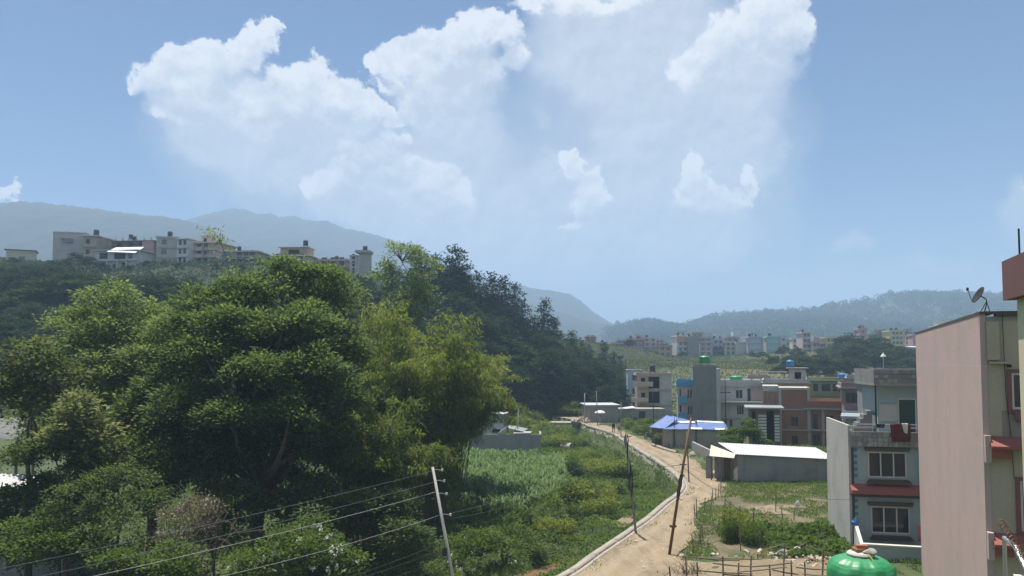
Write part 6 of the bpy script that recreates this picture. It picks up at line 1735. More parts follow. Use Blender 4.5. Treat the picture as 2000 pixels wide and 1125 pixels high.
X, Y = region(60000, -16, 17, 80, 150, lambda a, b: left_of_road(a, b) & dry(a, b, .6) & ~((a > -6.5) & (a < 4.5) & (b > 108) & (b < 114)))
cover('weeds', 'tall weeds and grass across the far part of the field', 'weeds', X, Y, lambda a, b: .35 + .55 * np.clip(vnoise(a, b, .4, 3) + .3, 0, 1.3), .30, .16, 'leaf_weed', .9, .5)
X, Y = region(60000, -46, -4, 40, 104, lambda a, b: (poly_dist(a, b, STREAM)[0] > 3))
cover('undergrowth', 'tangled undergrowth beneath the trees of the thicket', 'undergrowth', X, Y, lambda a, b: .5 + .9 * np.clip(vnoise(a, b, .35, 4) + .3, 0, 1.3), .26, .14, 'leaf_shrub', .8, .4)
X, Y = region(90000, -190, 34, 100, 236, lambda a, b: (a < (b - 190) * .5 + 26) & left_of_road(a, b, 1.0))
cover('hillside_scrub', 'scrub and grass covering the left hillside', 'scrub', X, Y, lambda a, b: .5 + .9 * np.clip(vnoise(a, b, .15, 5) + .2, 0, 1.3), .6, .38, 'leaf_dark', .7, .6, tv=.12, patch_s=.06)
X, Y = region(110000, 12, 215, 168, 400, lambda a, b: b > 160)
cover('terrace_scrub', 'patchy grass and scrub on the slope below the far town', 'scrub', X, Y, lambda a, b: .15 + .7 * np.clip(vnoise(a, b, .09, 6) - .1, 0, 1.3), .55, .36, 'leaf_slope', .6, .45, tv=.1, patch_s=.035)
X, Y = region(80000, 8, 31, 40.5, 72, lambda a, b: right_of_road(a, b) & ((vnoise(a, b, .42, 3) > -.48) | (b > 62)) & ~((b < 43.3) & (a > 8.4) & (a < 18)) & ~((a > 20.2 + (b - 46) * .2) & (b > 44) & (b < 54)) & ~((np.abs(b - 59.0 - .0 * a) < .9) & (a > 17.6) & (a < 22)) & ~((a > 21.0) & (b > 70.5)))
cover('grass', 'grass and weeds in the plot right of the road', 'grass', X, Y, lambda a, b: .06 + .2 * np.clip(vnoise(a, b, .6, 7) + .1, 0, 1.3), .17, .05, 'leaf_weed', 1.2, .5)
X, Y = region(40000, 16, 75, 73, 172, lambda a, b: right_of_road(a, b, .8) & ~((a > 17) & (a < 30.5) & (b < 78) & (b > 70)))
cover('town_weeds', 'weeds on the open ground between the town houses', 'weeds', X, Y, lambda a, b: .15 + .35 * np.clip(vnoise(a, b, .3, 8) + .1, 0, 1.3), .30, .10, 'leaf_weed', 1.0, .42)
X, Y = region(26000, -14, 34, 142, 186, lambda a, b: (b < 186) & (np.abs(a - 12) > 4))
cover('meadow', 'lighter grassy foot of the wooded slope', 'grass', X, Y, lambda a, b: .25 + .4 * np.clip(vnoise(a, b, .25, 8) + .1, 0, 1.3), .42, .2, 'leaf_weed', .9, .38)
# big-leaved garden patch
X, Y = region(4600, 15.0, 21.5, 43.5, 53.5, lambda a, b: ((a - 14.5) > (b - 44) * .25) & (vnoise(a, b, .55, 2) > -.45))
cover('garden_plants', 'dark broad-leaved vegetable patch behind the bamboo fence', 'vegetables', X, Y, lambda a, b: .15 + .3 * np.clip(vnoise(a, b, .9, 9) + .3, 0, 1.3), .27, .24, 'leaf_weed', .45, .42)
# verge tufts along the road edges
tt = rng.integers(0, len(RRd), 5000); X = RRd[tt, 0] + rng.normal(size=5000) * .35 + .25; Y = RRd[tt, 1] + rng.normal(size=5000) * .5
k = (Y > 38) & (Y < 150) & (vnoise(X, Y, .5, 3) > -.1); cover('verge_grass', 'short grass tufts along the right edge of the dirt road', 'grass', X[k], Y[k], lambda a, b: .08 + 0 * a, .2, .05, 'leaf_weed', 1.3, .5)
tt = rng.integers(0, len(RLd), 2600); X = RLd[tt, 0] + .55 + np.abs(rng.normal(size=2600)) * .22; Y = RLd[tt, 1] + rng.normal(size=2600) * .4
k = (Y > 38) & (Y < 150) & (vnoise(X, Y, .6, 5) > .1); cover('verge_grass', 'sparse weeds growing along the foot of the kerb', 'grass', X[k], Y[k], lambda a, b: .08 + 0 * a, .15, .05, 'leaf_weed', 1.2, .42)
# pebbles on the road
tt = rng.integers(0, len(RLd), 1300); uu = np.where(rng.random(1300) < .5, rng.random(1300) * .18 + .06, rng.random(1300) * .9 + .05); XY = RLd[tt] * (1 - uu)[:, None] + RRd[tt] * uu[:, None] + rng.normal(size=(1300, 2)) * .12
XY = XY[(XY[:, 1] > 36) & (XY[:, 1] < 110)]; m_ = len(XY); sz = rng.uniform(.015, .05, m_) * (1 + (rng.random(m_) < .04) * 1.5)
oc = np.array([[1, 0, 0], [0, 1, 0], [-1, 0, 0], [0, -1, 0], [0, 0, .7]], float)
Vp = (np.c_[XY, np.full(m_, .02)][:, None] + oc[None] * sz[:, None, None] * rng.uniform(.6, 1.4, (m_, 5, 1))).reshape(-1, 3)
Fp = (np.arange(m_)[:, None, None] * 5 + np.array([[0, 1, 4], [1, 2, 4], [2, 3, 4], [3, 0, 4]])[None]).reshape(-1, 3)
tag(link('gravel', mesh_np('gravel', Vp, Fp, M['rubble'])), 'loose gravel scattered on the dirt road', 'gravel', kind='stuff')
# far wooded hill: canopy of small trees
def far_wood():
    rngf = np.random.default_rng(5); n = 5200
    px = rngf.uniform(1150, 2080, n); t = rngf.random(n) ** .8
    prof = [(1130, 690), (1170, 660), (1200, 643), (1230, 636), (1265, 634), (1300, 641), (1330, 645), (1365, 632), (1410, 622), (1470, 618), (1530, 614), (1570, 613), (1620, 606), (1690, 594), (1730, 584), (1780, 579), (1850, 580), (1920, 582), (1960, 592), (2010, 602), (2150, 620)]
    rzp = np.interp(px, [p[0] for p in prof], [p[1] for p in prof])
    hill = [o for o in COL.objects if o.name.startswith('hill')][0]
    me = hill.data; co_ = np.empty(len(me.vertices) * 3, np.float32); me.vertices.foreach_get('co', co_); co_ = co_.reshape(-1, 3)
    pick = rngf.integers(0, len(co_), n * 3); pts = co_[pick]
    pts = pts[(pts[:, 1] > 960) & (pts[:, 1] < 1490) & (pts[:, 0] < 1250)]
    bare = (vnoise(pts[:, 0], pts[:, 2], .02, 3) > .15) & (pts[:, 0] > 780)
    pts = pts[~bare][:n]
    ridge_extra = co_[(co_[:, 1] > 1420) & (co_[:, 1] < 1470)]
    pts = np.concatenate([pts, ridge_extra[rngf.integers(0, len(ridge_extra), 420)] + rngf.normal(size=(420, 3)) * np.array([3, 3, .5])])
    m_ = len(pts); per = 26; hgt = rngf.uniform(7, 14, m_)
    ci = np.repeat(np.arange(m_), per)
    d = rand_dirs(m_ * per, rngf); rad = hgt[ci][:, None] * np.array([.34, .34, .42])
    C = pts[ci] + np.array([0, 0, 1.0]) * (hgt[ci] * .55)[:, None] + d * rad * rngf.uniform(.6, 1.0, (m_ * per, 1)) + rngf.normal(size=(m_ * per, 3)) * .5
    V, F = leaf_cards(C, unit(d + rngf.normal(size=d.shape) * .5), 3.0, 2.2, .3, rngf)
    T = np.repeat(np.clip(np.repeat(rngf.normal(.45, .2, m_), per) + rngf.normal(size=m_ * per) * .12, 0, 1), 4)
    tag(link('far_wood', mesh_np('far_wood', V, F, M['leaf_farwood'], tone=T)), 'wood covering the hill behind the far town', 'wood', kind='stuff')
far_wood()

# ------------------------------------------------------------------ kerb and retaining wall along the road
def left_off(P, o):
    t = np.gradient(P, axis=0); n = np.c_[-t[:, 1], t[:, 0]] / np.linalg.norm(t, axis=1)[:, None]; return P + n * o
kw = empty('retaining_wall', (0, 0, 0), 0, 'stone retaining wall with pale concrete coping along the road', 'wall')
K0, K1 = left_off(RLd, .18), left_off(RLd, -.20)
sel = (RLd[:, 1] > 28) & (RLd[:, 1] < 141)
k0, k1 = K0[sel], K1[sel]
def wallstrip(A, B, z0, z1, name, mat, parent):
    V = []; F = []
    for a, b in zip(A, B): V += [(a[0], a[1], z0), (b[0], b[1], z0), (b[0], b[1], z1), (a[0], a[1], z1)]
    for i in range(len(A) - 1):
        p, q = i * 4, i * 4 + 4
        F += [(p + 3, p + 2, q + 2, q + 3), (p, p + 3, q + 3, q), (p + 1, q + 1, q + 2, p + 2)]
    F += [(0, 1, 2, 3), (len(V) - 4, len(V) - 1, len(V) - 2, len(V) - 3)]
    return link(name, mesh_np(name, V, F, mat), parent)
def kerb_wobble(A, s):
    out = A.copy()
    for i, p in enumerate(A): out[i] += .035 * np.array([mnoise.noise(Vector((p[0] * .8, p[1] * .8, s))), mnoise.noise(Vector((p[0] * .8, p[1] * .8, s + 4)))])
    return out
m_ = len(k0); step_ = 10
for i in range(0, m_ - 1, step_):        # coping cast in lengths
    a = kerb_wobble(k0[i:i + step_ + 1], 1); b = kerb_wobble(k1[i:i + step_ + 1], 2)
    if len(a) < 2: continue
    a = a.copy(); b = b.copy(); a[-1] = a[-1] * .97 + a[-2] * .03; b[-1] = b[-1] * .97 + b[-2] * .03
    wallstrip(a, b, -.12, .15 + .03 * mnoise.noise(Vector((i * .37, 0, 0))), 'coping', MAT['kerb_concrete'], kw)
def masonry_mat():
    m, nb, bs, out = newmat('masonry')
    co = nb.new('ShaderNodeTexCoord').outputs['Object']
    v = nb.new('ShaderNodeTexVoronoi'); v.inputs['Scale'].default_value = 2.6; nb.put(v.inputs['Vector'], co)
    e = nb.new('ShaderNodeTexVoronoi', feature='DISTANCE_TO_EDGE'); e.inputs['Scale'].default_value = 2.6; nb.put(e.inputs['Vector'], co)
    sp = nb.new('ShaderNodeSeparateXYZ'); nb.t.links.new(v.outputs['Color'], sp.inputs[0])
    c = nb.mix(sp.outputs[0], (0.17, 0.155, 0.135), (0.28, 0.26, 0.225))
    c = nb.mix(nb.step(e.outputs[0], .02, .09), (0.33, 0.31, 0.27), c)
    nb.t.links.new(c, bs.inputs['Base Color']); bs.inputs['Roughness'].default_value = .95
    bump(nb, bs, nb.step(e.outputs[0], 0, .12), .6, .04)
masonry_mat()
wallstrip(left_off(RLd, -.22)[sel], left_off(RLd, -.46)[sel], -.1, .045, 'footing', MAT['kerb_concrete'], kw)
wallstrip(left_off(RLd, .16)[sel], left_off(RLd, -.1)[sel], -2.9, -.121, 'masonry', MAT['masonry'], kw)
# culvert bridge at the road end
c0 = at(1075, 824, 139); c1 = at(1133, 824, 139)
cb = empty('culvert_bridge', (0, 0, 0), 0, 'pale concrete slab bridge crossing the stream at the road end', 'bridge')
MB().box(c0.x, 138.3, -.35, c1.x, 141.5, .05).build('deck', M['kerb_concrete'], cb)
MB().box(c1.x - 1.2, 138.4, -3, c1.x - .2, 141.4, -.352).build('pier', M['concrete_dark'], cb)
MB().box(c0.x + .1, 138.4, -3, c0.x + .7, 141.4, -.352).build('abutment', M['concrete_dark'], cb)
# concrete pipe in the field
p = gp(1106, 877, -2.3); cp = empty('concrete_pipe', (p.x, p.y, gh(p.x, p.y) + .95), 0, 'short concrete sewer pipe lying on its side in the field', 'pipe')
pm = MB(); n = 20; prof = [(.62, -.85), (.68, -.85), (.68, -.65), (.62, -.64), (.62, .85), (.5, .85), (.5, -.85), (.62, -.85)]
V = []; F = []
for r_, y_ in prof:
    for k in range(n):
        a = 2 * math.pi * k / n; V.append((r_ * math.cos(a), y_, r_ * math.sin(a)))
for i in range(len(prof) - 1):
    for k in range(n): F.append((i * n + k, i * n + (k + 1) % n, (i + 1) * n + (k + 1) % n, (i + 1) * n + k))
o = link('ring', mesh_np('ring', V, F, M['concrete_light'], smooth=False), cp); o.rotation_euler = (0, 0, math.radians(62))
# sack heap by the pole
sk = link('sack', rock_mesh(12, M['rubble'], 'sack')); q = at(875, 912, 80); sk.location = (q.x, q.y, gh(q.x, q.y) + 1.4); sk.scale = (1.6, 1.2, 1.3)
sk.location.z = q.z - .3
tag(sk, 'bulging pale sack heap beside the bamboo', 'sack')

# ------------------------------------------------------------------ utility poles and wires
pg_ = 'utility poles along the road'
def pole(name, label, base, top, r0, r1, mat, group=pg_):
    root = empty(name, tuple(base), 0, label, 'pole', group); d_ = Vector(top) - Vector(base)
    MB().tube([Vector((0, 0, -.4)), d_ * .5, d_], [r0, (r0 + r1) / 2, r1], 10).build('shaft', M[mat], root, smooth=True)
    return root, d_
# grey pole, left
T1 = at(845, 912, 36); Q1 = at(884, 1125, 35.4); B1 = Q1 + (Q1 - T1) * ((Q1.z + 2.7) / (T1.z - Q1.z))
p1, d1 = pole('utility_pole', 'leaning grey steel utility pole in front of the thicket', B1, T1, .088, .056, 'concrete_light')
def along(d_, t): return d_ * t
for i, t in enumerate((.985, .93, .865, .76)):
    c = along(d1, t); br = MB()
    br.tube([c, c + Vector((.18, 0, .02)), c + Vector((.42, -.05, -.02))], .016, 5); br.build('bracket', M['rail_steel'], p1)
    MB().lathe([(.02, -.06), (.05, -.05), (.055, -.02), (.035, 0), (.055, .02), (.05, .05), (.02, .06)], 10).build('insulator', M['frame_white'], p1, tuple(c + Vector((.42, -.05, 0))))
c = along(d1, .575)
MB().box(-.27, -.12, -.16, -.05, .1, .18).build('meter_box', M['dark_steel'], p1, tuple(c))
MB().tube([c + Vector((-.22, 0, -.22)), c + Vector((.12, 0, -.18))], .02, 5).build('clamp', M['galv'], p1)
# black-cabled pole, kerb side
B2 = gp(1243, 1042); T2 = at(1222, 848, B2.y)
p2, d2 = pole('utility_pole', 'thin pole at the kerb wrapped in black cables', B2, T2, .085, .06, 'concrete_dark')
rg = random.Random(3)
for k in range(7):
    pts = []; ph = rg.uniform(0, 6.28)
    for i in range(15):
        t = .25 + .75 * i / 14; bul = .07 + .08 * math.exp(-((t - .58) / .12) ** 2) + .08 * math.exp(-((t - .95) / .05) ** 2)
        pts.append(along(d2, t) + Vector((math.cos(ph + i * .8) * bul, math.sin(ph + i * .8) * bul, rg.gauss(0, .05))))
    MB().tube(pts, .02, 5).build('cable', M['cable_black'], p2)
MB().tube([along(d2, .97) + Vector((-.3, 0, 0)), along(d2, .97) + Vector((.35, 0, .05))], .03, 6).build('crossarm', M['dark_steel'], p2)
# rusty leaning pole on the road's right
B3 = gp(1305, 1083); T3 = at(1350, 816, B3.y + .3)
p3, d3 = pole('utility_pole', 'rusty pole leaning to the right beside the dirt road', B3, T3, .09, .065, 'rust_steel')
MB().box(-.17, -.1, -.06, .17, .1, .06).build('clamp', M['rust_steel'], p3, tuple(along(d3, .205)))
MB().tube([along(d3, .205) + Vector((-.2, 0, .03)), along(d3, .205) + Vector((.22, 0, -.02))], .03, 6).build('bolt', M['dark_steel'], p3)
for k in range(4):
    pts = [along(d3, t) + Vector((.08 * math.cos(k * 2 + i), .08 * math.sin(k * 2 + i), 0)) for i, t in enumerate((.42, .46, .5, .54, .58))]
    MB().tube(pts, .04, 5).build('cable', M['cable_black'], p3)
MB().tube([along(d3, .655) + Vector((-.22, 0, .02)), along(d3, .655) + Vector((.22, 0, -.02))], .028, 6).build('crossarm', M['dark_steel'], p3)
MB().tube([along(d3, .66), along(d3, .74) + Vector((-.5, 0, .2)), along(d3, .8) + Vector((-.62, .2, .35))], .012, 4).build('loose_cable', M['cable_black'], p3)
# slimmer poles further off
for lb, pb_, pt_, d_, r_, mt2 in [
    ('slim wooden pole at the bend of the road', (1346, 938), (1341, 842), 71, .06, 'wood_weathered'),
    ('slim pole at the right verge near the walking people', (1213, 858), (1213, 786), 112, .06, 'concrete_dark'),
    ('tall thin dark pole left of the blue tarp shed', (1277, 858), (1275, 748), 108, .06, 'dark_steel'),
    ('thin pale pole at the left end of the roadside store', (1142, 829), (1142, 768), 136, .07, 'concrete_light'),
    ('thin pole in front of the roadside store', (1167, 833), (1165, 764), 132, .08, 'concrete_dark'),
    ('thin pale pole beside the path in the field', (1013, 840), (1012, 796), 122, .06, 'concrete_light'),
    ('dark pole with a crossarm before the white two-tone house', (1418, 835), (1416, 735), 110, .07, 'dark_steel'),
    ('thin pole behind the blue tarp roof', (1362, 850), (1360, 812), 100, .06, 'dark_steel'),
    ('thin pole left of the blue tarp roof ridge', (1318, 858), (1317, 815), 99, .05, 'dark_steel')]:
    t_ = at(pt_[0], pt_[1], d_); bz = gh(t_.x, d_); b_ = Vector((at(pb_[0], pb_[1], d_).x, d_, bz))
    r__, dd_ = pole('utility_pole', lb, b_, t_, r_ * 1.15, r_ * .8, mt2)
    if 'crossarm' in lb: MB().box(-.75, -.05, -.06, .75, .05, .06).build('crossarm', M['dark_steel'], r__, tuple(dd_ * .74))
# street lamp with white head
t_ = at(1725, 697, 118); b_ = Vector((t_.x, 118, gh(t_.x, 118))); sl = empty('street_lamp', tuple(b_), 0, 'tall lamp post with white cone head above the far roofs', 'street lamp')
MB().tube([(0, 0, 0), (0, 0, t_.z - b_.z)], .07, 8).build('post', M['galv'], sl)
MB().lathe([(.42, 0), (.40, .08), (.1, .5), (.02, .75)], 12).build('lamp_head', M['frame_white'], sl, (0, 0, t_.z - b_.z))
# wires
wg_ = 'overhead wires at the grey pole'
def wire(a, b, sag, label, r=.0105, mat='wire', n=22):
    a, b = Vector(a), Vector(b)
    pts = [a.lerp(b, i / n) - Vector((0, 0, sag * 4 * (i / n) * (1 - i / n))) for i in range(n + 1)]
    tag(MB().tube(pts, r, 4, cap=False).build('wire', M[mat]), label, 'wire', wg_)
wp = lambda t: T1 + (B1 - T1) * t
wire(wp(.02), at(-60, 1123, 24), .12, 'topmost wire running from the grey pole to the left edge')
wire(wp(.075), at(0, 1142, 24), .14, 'second wire from the top running left from the grey pole')
wire(wp(.125), at(60, 1152, 24), .14, 'third wire from the top running left from the grey pole')
wire(wp(.24), at(360, 1142, 24), .16, 'wire leaving the middle of the grey pole to the lower left')
for k, (t, px, py) in enumerate(((.37, 470, 1185), (.40, 500, 1180), (.45, 520, 1190), (.48, 560, 1200))):
    wire(wp(t), at(px, py, 26), .2, ('highest', 'second', 'third', 'lowest')[k] + ' of the faint dark service wires below the grey pole', .011, 'cable_black')
wire(wp(.235) + Vector((.4, 0, 0)), T2 - Vector((0, 0, .35)), .55, 'sagging wire from the grey pole to the black-cabled pole', .009, 'wire_dull')
wire(wp(.26) + Vector((.4, 0, 0)), T2 - Vector((0, 0, .8)), .75, 'lower sagging wire from the grey pole to the black-cabled pole', .008, 'wire_dull')
wire(T2 - Vector((0, 0, 1.6)), B3 + d3 * .655, .25, 'dark cable from the black-cabled pole to the rusty pole', .014, 'cable_black')
wire(B3 + d3 * .65, bhp(-.1, -.05, 3.1), .5, 'thin cable from the rusty pole to the blue-grey house', .009, 'cable_black')
wire(B3 + d3 * .64, at(1420, 962, 60), .3, 'dark cable drooping from the rusty pole across the road', .014, 'cable_black')

# ------------------------------------------------------------------ bamboo fences and stakes
rg = random.Random(31)
fn = empty('bamboo_fence', (0, 0, 0), 0, 'rickety bamboo pole fence across the dirt yard', 'fence', 'bamboo fences')
def stake(root, px, yt, yb, r=.035, z=0.0):
    b = gp(px, yb, z); t = at(px + rg.uniform(-3, 3), yt, b.y)
    MB().tube([b - Vector((0, 0, .2)), b.lerp(t, .5) + Vector((rg.gauss(0, .02), 0, 0)), t], [r, r * .9, r * .75], 6).build('post', M['bamboo_dry'] if rg.random() < .6 else M['wood_weathered'], root)
def rail(root, p0, p1, d0, d1=None, r=.032):
    a = at(p0[0], p0[1], d0); b = at(p1[0], p1[1], d1 or d0); m_ = a.lerp(b, .5) + Vector((0, 0, -.03))
    MB().tube([a, m_, b], [r, r, r * .8], 6).build('rail', M['bamboo_dry'] if rg.random() < .5 else M['wood_weathered'], root)
for px, yt, yb in ((1310, 1106, 1150), (1341, 1086, 1140), (1413, 1086, 1140), (1442, 1099, 1140), (1467, 1086, 1138), (1505, 1102, 1138), (1530, 1062, 1138), (1546, 1094, 1136), (1573, 1097, 1134), (1605, 1073, 1134), (1362, 1098, 1140)): stake(fn, px, yt, yb, .045)
for a, b, d_ in (((1358, 1114), (1470, 1121), 38.8), ((1350, 1088), (1444, 1095), 38.9), ((1392, 1100), (1470, 1107), 38.8), ((1466, 1107), (1548, 1099), 38.9), ((1440, 1117), (1537, 1107), 38.7), ((1509, 1113), (1560, 1122), 38.8), ((1555, 1108), (1620, 1113), 39), ((1568, 1121), (1622, 1125), 38.8), ((1413, 1122), (1560, 1130), 38.7)): rail(fn, a, b, d_, r=.04)
fr = empty('stake_fence', (0, 0, 0), 0, 'row of thin stakes along the right edge of the dirt road', 'fence', 'bamboo fences')
for px, yt, yb in ((1357, 984, 1024), (1361, 974, 1014), (1375, 972, 1002), (1387, 968, 996), (1393, 955, 984), (1398, 953, 978), (1402, 944, 970), (1406, 938, 964), (1368, 1026, 1064), (1374, 1028, 1058), (1364, 1042, 1068), (1353, 1042, 1080), (1410, 934, 958)): stake(fr, px, yt, yb, .035)
fgd = empty('garden_trellis', (0, 0, 0), 0, 'loose trellis of sticks standing among the garden plants', 'fence', 'bamboo fences')
for px, yt, yb in ((1415, 972, 1022), (1425, 978, 1018), (1473, 990, 1052), (1447, 988, 1078), (1515, 970, 1002), (1529, 988, 1012), (1550, 990, 1016), (1500, 1040, 1078), (1569, 1056, 1090)): stake(fgd, px, yt, yb, .035)
for a, b, d_ in (((1416, 976), (1450, 1000), 53), ((1462, 1006), (1490, 990), 52), ((1360, 1022), (1405, 1026), 49), ((1358, 1064), (1400, 1076), 45.5), ((1532, 1080), (1572, 1061), 43.5), ((1575, 1065), (1630, 1084), 43), ((1490, 1074), (1530, 1062), 44)): rail(fgd, a, b, d_)
pk = MB(); a = at(1379, 1044, 47.2); b = at(1403, 1026, 48.2); w_ = Vector((.06, .1, 0))
pk.hexa([a - w_, a + w_, b + w_, b - w_, a - w_ + Vector((0, 0, .05)), a + w_ + Vector((0, 0, .05)), b + w_ + Vector((0, 0, .05)), b - w_ + Vector((0, 0, .05))])
tag(pk.build('plank', M['tin_white']), 'pale plank propped in the garden by the stakes', 'plank')
ws = link('sack', rock_mesh(21, M['cloth_white'], 'sack')); q = at(1557, 985, 58); ws.location = q; ws.scale = (.35, .3, .62); tag(ws, 'white sack hung on a stick in the garden', 'sack')
patch('soil_bed', g2((1392, 1006), (1420, 1003), (1432, 1010), (1410, 1018), (1392, 1014)), MAT['dirt_road'], 'small bare soil bed by the roadside stakes', amp=.12)
patch('soil_bed', g2((1478, 1044), (1510, 1040), (1530, 1048), (1505, 1058), (1480, 1054)), MAT['dirt_road'], 'bare soil bed in the middle of the vegetable patch', amp=.12, lift=.06)
# bean vines on sticks
for k, (px, py, s, lb) in enumerate(((1425, 1060, .75, 'left climbing bean bush on garden sticks'), (1450, 1055, .9, 'middle and tallest climbing bean bush on garden sticks'), (1472, 1068, .75, 'right climbing bean bush on garden sticks'))):
    p = gp(px, py, 0); root = empty('bean_bush', (p.x, p.y, gh(p.x, p.y)), k, lb, 'bush', 'bean bushes in the garden')
    for nm, me in zip(('foliage', 'stems'), SV[3 if k == 1 else 2]):
        o = link(nm, me, root); o.scale = (s * .7, s * .7, s * 1.45)
# dry brush pile at the fence's left end
bp = gp(1348, 1122); br = empty('brush_pile', tuple(bp), 0, 'heap of dry brushwood at the left end of the bamboo fence', 'brush pile'); mb = MB()
for k in range(60):
    a = Vector((rg.gauss(0, .3), rg.gauss(0, .2), 0)); b = a + Vector((rg.gauss(0, .3), rg.gauss(0, .2), rg.uniform(.15, .8))); mb.tube(limb_path(a, b, rg, .15, 3), [.014, .012, .01, .006], 4)
mb.build('twigs', M['wood_weathered'], br)

# ------------------------------------------------------------------ loose stones and the rubble heap
stones = [rock_mesh(i, M['rubble'] if i % 3 else M['rubble_grey']) for i in range(5)]
for k, (px, py, s, lb) in enumerate(((1530, 1088, 1.0, 'largest cream stone slab beside the bamboo fence'), (1485, 1081, .55, None), (1457, 1080, .42, None), (1478, 1089, .4, None), (1332, 1087, .55, 'brown boulder at the foot of the rusty pole'), (1391, 1089, .3, None), (1350, 1083, .28, None), (1506, 1086, .5, None), (1548, 1081, .5, None), (1516, 1092, .35, None), (1438, 1092, .25, None), (1402, 1088, .3, None))):
    p = gp(px, py, 0); o = link('stone', stones[k % 5]); o.location = (p.x, p.y, gh(p.x, p.y) + .1 * s); o.scale = (s * .9, s * .7, s * .6); o.rotation_euler = (0, 0, k * 1.3)
    tag(o, lb or 'pale broken stone lying in the grass by the bamboo fence', 'stone', 'loose stones by the bamboo fence')
rh = empty('rubble_heap', tuple(gp(1582, 1098)), 0, 'spread heap of broken brick and stone beside the green tank', 'rubble')
for k in range(70):
    x = rg.gauss(0, .75); y = rg.gauss(0, .55); s = rg.uniform(.10, .34)
    o = link('piece', stones[k % 5], rh); o.location = (x, y, .06 + .25 * math.exp(-(x * x + y * y)) * rg.random()); o.scale = (s, s * .8, s * .6); o.rotation_euler = (rg.random(), rg.random(), rg.random() * 6)
for k in range(14):
    o = MB().box(-.115, -.055, -.033, .115, .055, .033).build('brick', M['brick_solid'], rh, (rg.gauss(.2, .5), rg.gauss(0, .4), .12)); o.rotation_euler = (rg.random(), rg.random(), rg.random() * 6)
for px, py, s, lb in ((1557, 1072, .4, 'crumpled white plastic scrap left of the rubble'), (1598, 1084, .45, 'round white scrap on top of the rubble'), (1392, 1084, .3, 'small white litter by the brush in the garden')):
    p = gp(px, py + 5); o = link('litter', rock_mesh(int(px), M['cloth_white'], 'litter')); o.location = (p.x, p.y, .2); o.scale = (s, s * .6, s * .5); tag(o, lb, 'litter')
# spoil and stone pillar at the road end
se = empty('stone_pile', tuple(gp(1136, 826)), 0, 'sandy stone pile at the far end of the retaining wall', 'stone pile')
for k in range(24):
    x, y = rg.gauss(0, .9), rg.gauss(0, .6); s = rg.uniform(.4, .9)
    o = link('stone', stones[k % 5], se); o.location = (x, y, .25 + 1.0 * math.exp(-(x * x + y * y) * .8) * rg.random()); o.scale = (s, s, s * .8); o.rotation_euler = (rg.random(), rg.random(), rg.random() * 6)
# kerb stones before the tarp shed
ks = MB(); a = gp(1274, 870); b = gp(1302, 880); c = gp(1322, 885)
tag(ks.tube([a + Vector((0, 0, .1)), b + Vector((0, 0, .12)), c + Vector((0, 0, .08))], .22, 6).build('kerb', M['kerb_concrete']), 'broken pale kerb before the tarp shed', 'kerb')
p = gp(1352, 891); o = link('stone', stones[1]); o.location = (p.x, p.y, .2); o.scale = (1.0, .8, .8); tag(o, 'pale block of stone at the tarp shed corner', 'stone')
p = gp(1395, 926); o = link('stone', stones[2]); o.location = (p.x, p.y, .12); o.scale = (1.2, .7, .5); tag(o, 'pale flat stone before the cream porch', 'stone')

